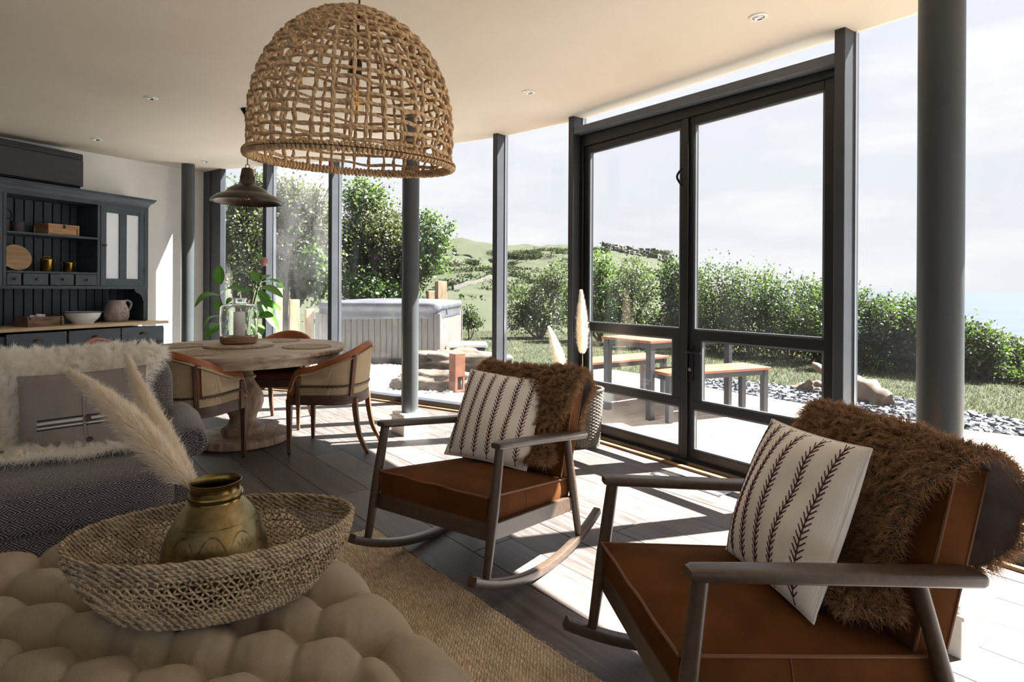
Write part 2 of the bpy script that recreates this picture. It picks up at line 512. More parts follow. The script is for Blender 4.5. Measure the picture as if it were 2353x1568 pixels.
# dining furniture
pm('table_wood', (196, 176, 154), (146, 126, 106), scale=3.2, stretch=(1.2, 10, 10), rough=0.55, bump=0.2, bscale=9, dist=0.5)
pm('pedestal_wood', (190, 166, 138), (134, 110, 88), scale=4, stretch=(6, 6, 1.0), rough=0.6, bump=0.2, bscale=9, dist=0.5)
pm('chair_wood', (112, 78, 54), (74, 48, 32), scale=6, stretch=(5, 5, 1.0), rough=0.5, bump=0.12)
pm('chair_wood_dark', (88, 62, 46), (62, 42, 31), scale=6, stretch=(2, 2, 8), rough=0.5, bump=0.12)
pm('tan_leather', (164, 96, 50), (128, 70, 34), scale=5, rough=0.36, spec=0.5, bump=0.12, bscale=120, bdist=0.001)
pm('burgundy_leather', (112, 52, 36), (86, 36, 26), scale=5, rough=0.36, spec=0.5, bump=0.1, bscale=120, bdist=0.001)
def weave_mat(name, c1, c2, period=0.002, rough=0.9, strength=0.5, c3=None, big=6, sheen=0.0, axes='XZ'):
    t = NT(name)
    v = t.coord('Object')
    hs = []
    for k in axes:
        wv = t.n('ShaderNodeTexWave', {'Vector': v, 'Scale': 0.314 / period, 'Distortion': 1.5, 'Detail': 2, 'Detail Scale': 1.5}); wv.bands_direction = k
        hs.append(wv.outputs['Fac'])
    h = t.math('MULTIPLY', t.math('ADD', hs[0], hs[1]), 0.5)
    col = t.ramp(h, [(0.25, lin(c2)), (0.7, lin(c1))])
    g = t.noise(v, big, 4, 0.65)
    col = t.mix(t.ramp(g, [(0.35, (0, 0, 0)), (0.7, (0.5, 0.5, 0.5))]), col, lin(c3 or c2))
    k = dict(col=col, rough=rough, spec=0.2, nrm=t.bump(h, strength, 0.0015))
    if sheen: k['sheen'] = sheen
    t.bsdf(**k); MAT[name] = t.m
weave_mat('burlap', (200, 181, 152), (152, 132, 104), 0.003)
weave_mat('linen_grey', (182, 173, 166), (132, 124, 119), 0.0022)
weave_mat('linen_taupe', (196, 182, 160), (136, 124, 105), 0.0022, c3=(156, 142, 121), big=20, strength=0.4, axes='XY')
weave_mat('cotton_cream', (250, 247, 240), (230, 225, 216), 0.0035, strength=0.35)
pm('cotton_white', (236, 233, 228), (226, 222, 215), scale=8, rough=0.85, spec=0.2, bump=0.35, bscale=9, bdist=0.012)
pm('plum_thread', (92, 34, 44), (70, 26, 34), scale=60, rough=0.8)
pm('navy_thread', (36, 38, 48), rough=0.85)
pm('white_thread', (222, 220, 216), rough=0.85)
pm('button_horn', (92, 60, 46), (62, 40, 32), scale=50, rough=0.35)
pm('placemat_weave', (186, 170, 148), (146, 128, 106), scale=90, rough=0.85, bump=0.6, bscale=120)
pm('candle_wax', (240, 236, 226), rough=0.5, spec=0.4)
pm('lantern_wood', (156, 118, 86), (118, 84, 58), scale=5, stretch=(2, 2, 12), rough=0.5)
pm('gunmetal', (84, 76, 66), (62, 56, 48), scale=9, rough=0.3, metal=0.85, bump=0.06)
# seating
pm('rust_velvet', (98, 60, 31), (80, 47, 22), scale=5, rough=0.9, spec=0.08, bump=0.05, bscale=200, bdist=0.001)
pm('rust_piping', (112, 68, 36), rough=0.7, sheen=0.1)
pm('bronze_wood', (80, 64, 52), (66, 52, 42), scale=8, stretch=(6, 6, 6), rough=0.36, spec=0.5, bump=0.05, bscale=90)
def fur_mat(name, c_root, c_mid, c_tip, rough=0.6, tl_mix=0.3):
    t = NT(name)
    g = t.n('ShaderNodeNewGeometry')
    v = t.coord('Object')
    f = t.noise(v, 16, 3)
    r = t.math('ADD', t.math('MULTIPLY', g.outputs['Random Per Island'], 0.55), t.math('MULTIPLY', f, 0.5))
    col = t.ramp(r, [(0.2, lin(c_root)), (0.5, lin(c_mid)), (0.85, lin(c_tip))])
    d = t.n('ShaderNodeBsdfPrincipled', {'Base Color': col, 'Roughness': rough, 'Specular IOR Level': 0.35})
    tl = t.n('ShaderNodeBsdfTranslucent', {'Color': col})
    MAT[name] = t.surf(t.n('ShaderNodeMixShader', {0: tl_mix, 1: d.outputs[0], 2: tl.outputs[0]}).outputs[0])
fur_mat('brown_wool', (112, 82, 57), (156, 120, 87), (206, 170, 132))
fur_mat('cream_wool', (250, 247, 240), (253, 251, 247), (255, 254, 252), 0.6, 0.55)
fur_mat('plume', (236, 222, 200), (248, 240, 226), (254, 250, 242), 0.6, 0.55)
fur_mat('grass_blade', (62, 66, 42), (78, 82, 56), (100, 99, 72))
pm('hide_back', (120, 110, 106), (98, 88, 84), scale=12, rough=0.8)
pm('hide_brown', (84, 56, 36), rough=0.9)
pm('hide_cream', (232, 226, 214), rough=0.9)
def tweed():
    t = NT('diamond_tweed')
    v = t.coord('Object')
    s = t.n('ShaderNodeSeparateXYZ', {0: v})
    X, Y, Z = s.outputs
    a = t.math('MULTIPLY_ADD', X, 13.0, t.math('MULTIPLY', Y, 3.0))
    b = t.math('MULTIPLY', t.math('ADD', Y, Z), 17.0)
    tri = lambda q: t.math('ABSOLUTE', t.math('SUBTRACT', t.math('FRACT', q), 0.5))
    d = t.math('ADD', tri(a), tri(b))
    d = t.math('ADD', d, t.math('MULTIPLY', t.noise(v, 90, 2), 0.04))
    ring = t.math('FRACT', t.math('MULTIPLY', d, 6.0))
    k = t.ramp(ring, [(0.42, (0, 0, 0)), (0.52, (1, 1, 1)), (0.9, (1, 1, 1)), (0.99, (0, 0, 0))])
    st = t.noise(v, 260, 2, 0.5)
    dark = t.ramp(st, [(0.35, lin((42, 39, 42))), (0.65, lin((66, 62, 65)))])
    lite = t.ramp(st, [(0.35, lin((104, 99, 99))), (0.65, lin((168, 161, 160)))])
    col = t.mix(k, dark, lite)
    t.bsdf(col=col, rough=0.9, spec=0.15, sheen=0.2, nrm=t.bump(st, 0.4, 0.002))
    MAT['tweed'] = t.m
tweed()
def twisted(name, c1, c2, freq=160, strength=0.6, rnd=0.12, rough=0.8):
    t = NT(name)
    v = t.coord('Object')
    wv = t.n('ShaderNodeTexWave', {'Vector': v, 'Scale': freq / 6.28, 'Distortion': 3.0, 'Detail': 2, 'Detail Scale': 2}); wv.bands_direction = 'DIAGONAL'
    f = t.noise(v, 22, 4, 0.65)
    col = t.ramp(t.math('MULTIPLY_ADD', wv.outputs['Fac'], 0.35, t.math('MULTIPLY', f, 0.75)), [(0.25, lin(c2)), (0.75, lin(c1))])
    oi = t.n('ShaderNodeObjectInfo')
    h = t.n('ShaderNodeHueSaturation', {'Color': col, 'Value': t.math('MULTIPLY_ADD', oi.outputs['Random'], 2 * rnd, 1 - rnd)})
    t.bsdf(col=h.outputs[0], rough=rough, spec=0.25, nrm=t.bump(wv.outputs['Fac'], strength, 0.003))
    MAT[name] = t.m
twisted('hyacinth_rope', (216, 184, 142), (158, 126, 92), 160, 0.3)
twisted('seagrass', (204, 182, 152), (86, 68, 50), 300, 0.8)
twisted('jute', (224, 205, 176), (166, 146, 118), 260, 0.8)
twisted('grey_wicker', (120, 114, 104), (74, 68, 60), 200, 0.4)
def brass_vase():
    t = NT('engraved_brass')
    v = t.coord('Object')
    s = t.n('ShaderNodeSeparateXYZ', {0: v}); X, Y, Z = s.outputs
    ang = t.math('ARCTAN2', Y, X)
    f = t.noise(v, 18, 5, 0.65)
    col = t.ramp(f, [(0.3, lin((112, 97, 66))), (0.55, lin((148, 131, 92))), (0.8, lin((182, 170, 132)))])
    # etched petals: radiating strokes inside arched lobes round the belly
    lobe = t.math('ABSOLUTE', t.math('SUBTRACT', t.math('FRACT', t.math('MULTIPLY', ang, 10 / 6.2832)), 0.5))
    zz = t.math('MULTIPLY', t.math('SUBTRACT', Z, 0.105), 11.0)
    rr = t.math('SQRT', t.math('ADD', t.math('POWER', t.math('MULTIPLY', lobe, 1.6), 2.0), t.math('POWER', t.math('ABSOLUTE', zz), 2.0)))
    pa = t.math('ARCTAN2', zz, t.math('MULTIPLY', lobe, 1.6))
    pet = t.math('ABSOLUTE', t.math('SUBTRACT', t.math('FRACT', t.math('MULTIPLY', pa, 2.2)), 0.5))
    edge = t.math('ABSOLUTE', t.math('SUBTRACT', rr, t.math('MULTIPLY_ADD', pet, -0.55, 0.62)))
    arch = t.math('ABSOLUTE', t.math('SUBTRACT', rr, 0.78))
    ln = t.math('MAXIMUM', t.math('LESS_THAN', edge, 0.035), t.math('LESS_THAN', arch, 0.025))
    band = t.math('LESS_THAN', t.math('ABSOLUTE', t.math('SUBTRACT', t.math('ABSOLUTE', t.math('SUBTRACT', Z, 0.105)), 0.085)), 0.0015)
    ln = t.math('MULTIPLY', t.math('MAXIMUM', ln, band), t.ramp(t.noise(v, 30, 2), [(0.35, (0, 0, 0)), (0.6, (1, 1, 1))]))
    col = t.mix(t.math('MULTIPLY', ln, 0.75), col, lin((58, 44, 28)))
    t.bsdf(col=col, rough=t.math('MULTIPLY_ADD', f, 0.2, 0.26), metal=1.0, nrm=t.bump(t.math('MULTIPLY', ln, -1.0), 0.3, 0.002))
    MAT['vase'] = t.m
brass_vase()
pm('brass_neck', (150, 130, 82), (106, 90, 50), scale=10, stretch=(1, 1, 6), rough=0.24, metal=1.0)
# plants and outdoors
def leaf_mat(name, c1, c2, c3, rough=0.35, trans=0.35, scale=1.3, spec=0.5):
    t = NT(name)
    g = t.n('ShaderNodeNewGeometry'); v = t.coord('Object')
    r = t.math('ADD', t.math('MULTIPLY', g.outputs['Random Per Island'], 0.6), t.math('MULTIPLY', t.noise(v, scale, 3), 0.4))
    col = t.ramp(r, [(0.2, lin(c1)), (0.5, lin(c2)), (0.8, lin(c3))])
    d = t.n('ShaderNodeBsdfPrincipled', {'Base Color': col, 'Roughness': rough, 'Specular IOR Level': spec})
    tl = t.n('ShaderNodeBsdfTranslucent', {'Color': t.mix(0.5, col, lin((150, 190, 70)))})
    MAT[name] = t.surf(t.n('ShaderNodeMixShader', {0: trans, 1: d.outputs[0], 2: tl.outputs[0]}).outputs[0])
leaf_mat('rubber_leaf', (66, 112, 60), (90, 142, 74), (122, 172, 92), 0.28, 0.45)
leaf_mat('leaf_gorse', (38, 43, 32), (45, 50, 38), (54, 58, 45), 0.9, 0.05, 1.3, 0.05)
leaf_mat('leaf_hedge', (26, 34, 24), (36, 45, 33), (54, 63, 47), 0.42, 0.18, 1.3, 0.3)
leaf_mat('leaf_dark', (24, 31, 20), (33, 42, 27), (48, 57, 37), 0.42, 0.15)
leaf_mat('leaf_bright', (38, 54, 28), (50, 69, 36), (68, 85, 48), 0.42, 0.25)
leaf_mat('leaf_brown', (50, 48, 34), (64, 60, 42), (86, 78, 56), 0.5, 0.2)
leaf_mat('leaf_olive', (48, 54, 36), (62, 68, 46), (84, 88, 62), 0.45, 0.2)
pm('bark', (92, 80, 68), (60, 52, 44), scale=12, stretch=(1, 1, 0.3), rough=0.9, bump=0.4)
pm('paving', (172, 161, 149), (148, 136, 124), scale=2.2, rough=0.8, spec=0.3, bump=0.15, bscale=14, rnd=0.09)
pm('paving_joint', (150, 140, 128), rough=0.95)
pm('soil', (70, 62, 54), (48, 42, 38), scale=9, rough=0.95)
def chip_mat(name, a, b, c):
    t = NT(name)
    g = t.n('ShaderNodeNewGeometry'); oi = t.n('ShaderNodeObjectInfo')
    r = t.math('FRACT', t.math('ADD', g.outputs['Random Per Island'], oi.outputs['Random']))
    col = t.ramp(r, [(0.1, lin(a)), (0.5, lin(b)), (0.9, lin(c))])
    t.bsdf(col=col, rough=0.6, spec=0.4); MAT[name] = t.m
chip_mat('slate_chip', (48, 51, 58), (74, 78, 85), (112, 114, 120))
chip_mat('white_chip', (168, 170, 172), (206, 206, 206), (232, 230, 228))
pm('teak_top', (126, 76, 48), (104, 58, 34), scale=5, stretch=(1.5, 10, 10), rough=0.55, rnd=0.06)
pm('black_steel', (42, 44, 52), rough=0.45, metal=0.2)
pm('tub_slat', (96, 91, 88), (82, 77, 74), scale=6, stretch=(5, 5, 0.6), rough=0.6, rnd=0.05)
pm('tub_cover', (84, 85, 92), (72, 73, 80), scale=3, rough=0.4, bump=0.25, bscale=5, bdist=0.03)
pm('tub_base', (52, 54, 58), rough=0.6)
pm('step_tread', (176, 174, 172), rough=0.6)
pm('corten', (104, 60, 35), (78, 42, 25), scale=9, rough=0.75, bump=0.1)
def rock_mat():
    t = NT('weathered_rock')
    v = t.coord('Object', (1, 1, 3.5))
    f = t.noise(v, 5, 7, 0.65, 0.5)
    col = t.ramp(f, [(0.3, lin((44, 35, 29))), (0.5, lin((72, 62, 53))), (0.7, lin((98, 88, 79)))])
    t.bsdf(col=col, rough=0.85, nrm=t.bump(f, 0.8, 0.03)); MAT['rock'] = t.m
rock_mat()
pm('driftwood', (108, 93, 79), (70, 57, 47), scale=5, stretch=(1, 1, 0.25), rough=0.8, bump=0.4)
pm('timber_post', (168, 146, 120), (136, 114, 90), scale=6, stretch=(4, 4, 0.6), rough=0.8, bump=0.15)
def land_mat():
    t = NT('hill_grass')
    v = t.coord('Object')
    big = t.noise(v, 0.03, 6, 0.6, 0.5)
    med = t.noise(t.coord('Object', (1, 1, 2.5)), 0.11, 6, 0.7, 0.4)
    fine = t.noise(v, 1.2, 4, 0.7)
    col = t.ramp(big, [(0.3, lin((48, 53, 40))), (0.55, lin((58, 61, 48))), (0.75, lin((66, 66, 54)))])
    col = t.mix(t.ramp(med, [(0.54, (0, 0, 0)), (0.62, (0.85, 0.85, 0.85))]), col, lin((42, 50, 34)))
    col = t.mix(t.math('MULTIPLY', fine, 0.35), col, lin((54, 60, 40)))
    t.bsdf(col=col, rough=0.95, spec=0.1, nrm=t.bump(fine, 0.4, 0.1)); MAT['land'] = t.m
land_mat()
pm('lawn_soil', (60, 64, 40), (50, 54, 32), scale=3, rough=0.95, spec=0.1, bump=0.4, bscale=60, bdist=0.02)
pm('field_wall', (76, 74, 68), (58, 57, 52), scale=2, rough=0.9)
pm('crag_rock', (84, 81, 75), (58, 57, 51), scale=0.7, rough=0.95, bump=0.5, bscale=2, bdist=0.3)
def sea_mat():
    t = NT('sea_water')
    v = t.coord('Object', (1, 1, 1))
    b = t.bump(t.noise(v, 0.05, 4), 0.15, 2.0)
    f = t.noise(t.coord('Object', (0.0006, 0.004, 1)), 3, 4)
    col = t.ramp(f, [(0.3, lin((52, 59, 68))), (0.7, lin((60, 67, 76)))])
    t.bsdf(col=col, rough=0.9, spec=0.08, nrm=b); MAT['sea'] = t.m
sea_mat()
pm('lamp_bulb_cap', (60, 52, 44), rough=0.4, metal=0.8)
def bulb():
    t = NT('bulb_glass')
    tr = t.n('ShaderNodeBsdfTransparent', {'Color': (0.97, 0.9, 0.78)})
    gl = t.n('ShaderNodeBsdfGlossy', {'Roughness': 0.02})
    fr = schlick(t, 0.05)
    MAT['bulb'] = t.surf(t.n('ShaderNodeMixShader', {0: fr, 1: tr.outputs[0], 2: gl.outputs[0]}).outputs[0])
    t = NT('filament'); t.bsdf(col=lin((255, 170, 80)), emc=lin((255, 160, 60)), ems=0.35); MAT['filament'] = t.m
bulb()
# ================================================================== the room
CEIL = 2.70
def ceil_z(x, y): return 2.4903 + 0.01445 * x + 0.0326 * y
DW = np.array([0.378, 0.926]); NW = np.array([0.926, -0.378])        # left wall: along it, and its normal into the room
W0 = np.array([-4.06, 7.08])
V = dict(K=(6.35, -4.70), E=(5.76, -2.28), D=(3.75, 0.485), B=(1.81, 3.152), A=(0.538, 4.90), F=(-0.124, 5.49), M=(-1.09, 6.07), G=(-2.04, 6.63), H=(-2.90, 6.885), I=(-3.60, 7.13), C=(-3.94, 7.40))
V = {k: np.array(v) for k, v in V.items()}
W_END = W0 - DW * 12.73
ROOM = [tuple(V[k]) for k in 'KEDBAFMGHIC'] + [tuple(W_END)]
# floor slab and planks -------------------------------------------------------
fl = MB(); fl.prism(ROOM, -0.2, -0.014)
floor = struct(fl.build('floor', MAT['dark_slab'], smooth=False))
PE = np.array([0.640, -0.768]); PN = np.array([0.768, 0.640])
def plank_mesh(name, poly, z0, z1, o, e, n, mat, ch=0.0025):
    c = np.mean(poly, 0)
    top = [tuple(c + (np.array(p) - c) * (1 - ch / max(0.02, np.linalg.norm(np.array(p) - c)))) for p in poly]
    k = len(poly)
    VV = [(p[0], p[1], z0) for p in poly] + [(p[0], p[1], z1 - ch) for p in poly] + [(p[0], p[1], z1) for p in top]
    FF = [tuple(range(2 * k, 3 * k))]
    for i in range(k):
        j = (i + 1) % k
        FF += [(i, j, k + j, k + i), (k + i, k + j, 2 * k + j, 2 * k + i)]
    me = raw_mesh(name, VV, FF, mat, smooth=False)
    uv = me.uv_layers.new(name='UVMap')
    off = (random.random() * 40, random.random() * 9)
    for l in me.loops:
        p = np.array(me.vertices[l.vertex_index].co[:2]) - o
        uv.data[l.index].uv = (p @ e + off[0], p @ n + off[1])
    return me
fr = random.Random(11)
ROOM_IN = [tuple(np.array(p) + (0 if k > 9 else 1) * np.array((-0.012, -0.016))) for k, p in enumerate(ROOM)]
po = np.array([-1.316, 3.674])
for r in range(-34, 34):
    a0 = -9.0 + fr.random() * 1.6
    while a0 < 9.0:
        ln = fr.uniform(1.3, 2.4)
        b0, b1 = r * 0.228 + 0.0018, (r + 1) * 0.228 - 0.0018
        q = [po + PE * s + PN * t for s, t in ((a0 + 0.0015, b0), (a0 + ln - 0.0015, b0), (a0 + ln - 0.0015, b1), (a0 + 0.0015, b1))]
        a0 += ln
        c = clip_poly(ROOM_IN, [tuple(x) for x in q])
        if not c or poly_area(c) < 0.02 or max(p[1] for p in c) < 0.2: continue
        if c[0][0] < -5.5 and max(p[0] for p in c) < -4.6: continue
        link('plank', plank_mesh('plank', c, -0.014, 0.0 + fr.uniform(-0.0006, 0.0006), po, PE, PN, MAT['plank']), floor)
# ceiling ---------------------------------------------------------------------
def offs(poly, d):
    out = []
    n = len(poly)
    for i in range(n):
        a, b, c = (np.array(poly[i - 1]), np.array(poly[i]), np.array(poly[(i + 1) % n]))
        n1 = np.array([(b - a)[1], -(b - a)[0]]); n1 /= np.linalg.norm(n1)
        n2 = np.array([(c - b)[1], -(c - b)[0]]); n2 /= np.linalg.norm(n2)
        m = n1 + n2; m /= np.linalg.norm(m)
        out.append(tuple(b + m * d / max(0.3, m @ n1)))
    return out
cl = MB(); _p = offs(ROOM, 0.072); _k = len(_p)
cl.add([(x, y, ceil_z(x, y)) for x, y in _p] + [(x, y, CEIL + 0.24) for x, y in _p], [tuple(range(_k))[::-1], tuple(range(_k, 2 * _k))] + [(i, (i + 1) % _k, (i + 1) % _k + _k, i + _k) for i in range(_k)])
struct(cl.build('ceiling', MAT['ceiling_paint'], smooth=False))
# walls -----------------------------------------------------------------------
def wall(name, a, b, th, mat):
    a, b = np.array(a), np.array(b); e = (b - a) / np.linalg.norm(b - a); n = np.array([e[1], -e[0]])
    m = MB(); m.prism([tuple(a), tuple(a + n * th), tuple(b + n * th), tuple(b)][::-1], -0.2, CEIL)
    return struct(m.build(name, mat, smooth=False))
wall('wall_left', V['C'], W_END, 0.25, MAT['wall_paint'])
V['J'] = W_END
wall('wall_back', W_END, W_END * 0.8 + V['K'] * 0.2, 0.25, MAT['wall_paint'])
V['L'] = W_END * 0.8 + V['K'] * 0.2
# glazed bays -----------------------------------------------------------------
OUT = 0.06
def bay_frame(a, b):
    e = (b - a) / np.linalg.norm(b - a); n = np.array([e[1], -e[0]])     # a is to the right seen from inside: n points outdoors when a->b runs right to left
    return e, n, np.linalg.norm(b - a)
def obox(m, a, e, n, s0, s1, o0, o1, z0, z1):
    p = lambda s, o, z: (a[0] + e[0] * s + n[0] * o, a[1] + e[1] * s + n[1] * o, z)
    m.hexa([p(s0, o0, z0), p(s1, o0, z0), p(s1, o1, z0), p(s0, o1, z0)], [p(s0, o0, z1), p(s1, o0, z1), p(s1, o1, z1), p(s0, o1, z1)])
def mullion(parent, v, e1, e2, bright=True, wd=0.055, o0=-0.07, o1=0.10):
    e = e1 + e2; e /= np.linalg.norm(e); n = np.array([e[1], -e[0]])
    m = MB(); obox(m, v, e, n, -wd / 2, wd / 2, o0, o1, 0.0, CEIL)
    m.build('mullion', MAT['frame_metal'], parent, bev=0.004)
    for sg in (-1, 1):
        m = MB(); obox(m, v, e, n, sg * wd / 2, sg * (wd / 2 + 0.008), OUT - 0.018, OUT - 0.002, 0.06, CEIL)
        m.build('glazing_bead', MAT['bright_trim'], parent)
def bay(idx, ka, kb, glass, dirs, mull=True):
    a, b = V[ka], V[kb]
    e, n, L = bay_frame(a, b)
    w = struct(link('window_%d' % idx, None))
    m = MB(); obox(m, a, e, n, 0.0, L, OUT - 0.01, OUT + 0.01, 0.05, CEIL); m.build('pane', glass, w, smooth=False)
    m = MB(); obox(m, a, e, n, 0.0, L, -0.02, 0.10, 0.0, 0.062); m.build('sill_frame', MAT['frame_metal'], w, bev=0.004)
    m = MB(); obox(m, a, e, n, 0.02, L - 0.02, -0.085, -0.052, 0.0, 0.017); m.build('oak_strip', MAT['oak_strip'], w, bev=0.004)
    if mull: mullion(w, b, e, dirs if dirs is not None else e)
    return w
def edir(a, b): return (V[b] - V[a]) / np.linalg.norm(V[b] - V[a])
bay(9, 'L', 'K', MAT['glass_clear'], None, mull=False)  # unseen rear glazing, added to let fill light into the room
bay(8, 'K', 'E', MAT['glass_clear'], edir('E', 'D'))  # unseen bay added right behind the camera for more fill light
bay(1, 'E', 'D', MAT['glass_clear'], edir('D', 'B'), mull=False)
bay(2, 'D', 'B', MAT['glass_clear'], edir('B', 'A'))
bay(3, 'A', 'F', MAT['glass_clear'], edir('F', 'M'))
bay(4, 'F', 'M', MAT['glass_clear'], edir('M', 'G'))
bay(5, 'M', 'G', MAT['glass_clear'], edir('G', 'H'))
bay(6, 'G', 'H', MAT['glass_dusty'], edir('H', 'I'))
w7 = bay(7, 'H', 'I', MAT['glass_clear'], edir('H', 'I'), mull=False)
# dark corner post where the glazing meets the plaster
a, b = V['I'], V['C']; e, n, L = bay_frame(a, b)
m = MB(); obox(m, a, e, n, 0.0, L * 0.60, 0.0, 0.07, 0, CEIL); m.build('corner_post', MAT['frame_metal'], w7, bev=0.004)
m = MB(); obox(m, a, e, n, L * 0.58, L * 1.10, -0.012, 0.06, 0, CEIL); m.build('corner_post', MAT['frame_metal'], w7, bev=0.004)
# double glazed doors between B and A ------------------------------------------
a = V['A']; bq = V['B']
e = (bq - a) / np.linalg.norm(bq - a); n = np.array([-e[1], e[0]]); L = np.linalg.norm(bq - a)      # e to the right, n outdoors
if n[0] < 0: n = -n
dr = struct(link('door_1', None))
def dbox(name, mat, s0, s1, o0, o1, z0, z1, par=dr, bev=0.003):
    m = MB()
    p = lambda s, o, z: (a[0] + e[0] * s + n[0] * o, a[1] + e[1] * s + n[1] * o, z)
    z0, z2 = z0 if isinstance(z0, tuple) else (z0, z0)
    z1, z3 = z1 if isinstance(z1, tuple) else (z1, z1)
    m.hexa([p(s0, o0, z0), p(s0, o1, z0), p(s1, o1, z2), p(s1, o0, z2)], [p(s0, o0, z1), p(s0, o1, z1), p(s1, o1, z3), p(s1, o0, z3)])
    return m.build(name, mat, par, bev=bev)
mullion(dr, V['A'], -e, edir('A', 'F'))
dbox('transom', MAT['frame_grey'], 0.028, L - 0.028, -0.06, 0.05, (2.505, 2.445), (2.56, 2.50))
dbox('pane', MAT['glass_clear'], 0.028, L - 0.028, 0.05, 0.07, (2.56, 2.50), CEIL, bev=0)
dbox('frame_head', MAT['door_metal'], 0.028, L - 0.028, 0.015, 0.10, 2.402, (2.505, 2.445))
dbox('frame_jamb', MAT['door_metal'], 0.028, 0.068, 0.015, 0.10, 0.0, 2.402)
dbox('frame_jamb', MAT['door_metal'], L - 0.068, L - 0.028, 0.015, 0.10, 0.0, 2.402)
dbox('threshold', MAT['door_metal'], 0.028, L - 0.028, -0.02, 0.11, 0.0, 0.035)
dbox('oak_strip', MAT['oak_strip'], 0.0, L, -0.088, -0.052, 0.0, 0.017)
mid = 1.105
for k, (s0, s1) in enumerate(((0.072, mid - 0.004), (mid + 0.004, L - 0.072))):
    lf = dbox('door_leaf', MAT['door_metal'], s0, s0 + 0.052, 0.03, 0.085, 0.04, 2.398)
    dbox('stile', MAT['door_metal'], s1 - 0.052, s1, 0.03, 0.085, 0.04, 2.398, par=lf)
    dbox('rail', MAT['door_metal'], s0 + 0.052, s1 - 0.052, 0.03, 0.085, 2.346, 2.398, par=lf)
    dbox('rail', MAT['door_metal'], s0 + 0.052, s1 - 0.052, 0.03, 0.085, 0.865, 0.93, par=lf)
    dbox('rail', MAT['door_metal'], s0 + 0.052, s1 - 0.052, 0.03, 0.085, 0.39, 0.445, par=lf)
    dbox('rail', MAT['door_metal'], s0 + 0.052, s1 - 0.052, 0.03, 0.085, 0.04, 0.105, par=lf)
    q = s1 - 0.052 if k == 0 else s0 + 0.052          # wider lock stile between the two rails
    dbox('lock_stile', MAT['door_metal'], q - 0.06 if k == 0 else q, q if k == 0 else q + 0.06, 0.03, 0.085, 0.445, 0.865, par=lf)
    for (z0, z1) in ((0.105, 0.39), (0.445, 0.865), (0.93, 2.346)):
        t0, t1 = s0 + 0.052, s1 - 0.052
        if z0 == 0.445: t0, t1 = (t0, t1 - 0.06) if k == 0 else (t0 + 0.06, t1)
        dbox('pane', MAT['glass_clear'], t0, t1, 0.052, 0.066, z0, z1, par=lf, bev=0)
        for g0, g1, h0, h1 in ((t0, t0 + 0.012, z0, z1), (t1 - 0.012, t1, z0, z1), (t0, t1, z0, z0 + 0.012), (t0, t1, z1 - 0.012, z1)):
            dbox('glazing_bead', MAT['frame_grey'], g0, g1, 0.036, 0.051, h0, h1, par=lf, bev=0)
dbox('astragal', MAT['door_metal'], mid - 0.022, mid + 0.022, 0.012, 0.03, 0.04, 2.398)
hd = dbox('lock_plate', MAT['black_iron'], mid + 0.03, mid + 0.062, 0.022, 0.03, 0.58, 0.83)
p3 = lambda s, o, z: np.array((a[0] + e[0] * s + n[0] * o, a[1] + e[1] * s + n[1] * o, z))
m = MB(); m.tube([p3(mid + 0.046, 0.03, 0.785), p3(mid + 0.046, -0.03, 0.785)], 0.009, 10); m.tube(spline([p3(mid + 0.046, -0.028, 0.785), p3(mid + 0.07, -0.034, 0.785), p3(mid + 0.16, -0.03, 0.785)], 10), 0.0085, 10)
m.build('lever_handle', MAT['black_iron'], hd)
m = MB(); m.tube([p3(mid + 0.046, 0.028, 0.66), p3(mid + 0.046, 0.008, 0.66)], 0.013, 14); m.build('key_cylinder', MAT['bright_trim'], hd)
m = MB(); m.tube(spline([p3(mid - 0.03, 0.018, 2.06), p3(mid - 0.06, -0.002, 2.0), p3(mid - 0.03, 0.018, 1.93)], 9), 0.008, 8); m.build('top_catch', MAT['black_iron'], dr)
# columns on moulded plinths -----------------------------------------------------
def column(x, y, rz, label):
    t = thing('column', label, 'column', (x, y, 0), rz)
    m = MB()
    h = 0.113
    for s, z0, z1 in ((h, 0.0, 0.125), (h + 0.012, 0.132, 0.147), (h - 0.004, 0.15, 0.172)):
        m.box((0, 0, (z0 + z1) / 2), (2 * s, 2 * s, z1 - z0))
    m.box((0, 0, 0.128), (2 * h - 0.014, 2 * h - 0.014, 0.012)); m.box((0, 0, 0.1485), (2 * h - 0.012, 2 * h - 0.012, 0.006))
    m.build('plinth', MAT['white_gloss'], t, bev=0.004, seg=3)
    m = MB(); m.lathe([(0.0685, 0.172), (0.069, 0.18), (0.069, CEIL)], 48); m.build('shaft', MAT['column_paint'], t)
    return t
column(1.515, 2.048, radians(31), 'tall grey round column on white plinth nearest the camera, behind the right rocking chair')
column(-0.852, 4.862, radians(38), 'grey round column on white plinth in the middle, beside the canvas backed dining chair')
column(-3.83, 6.83, radians(38), 'farthest grey round column standing close to the plaster wall by the dresser')
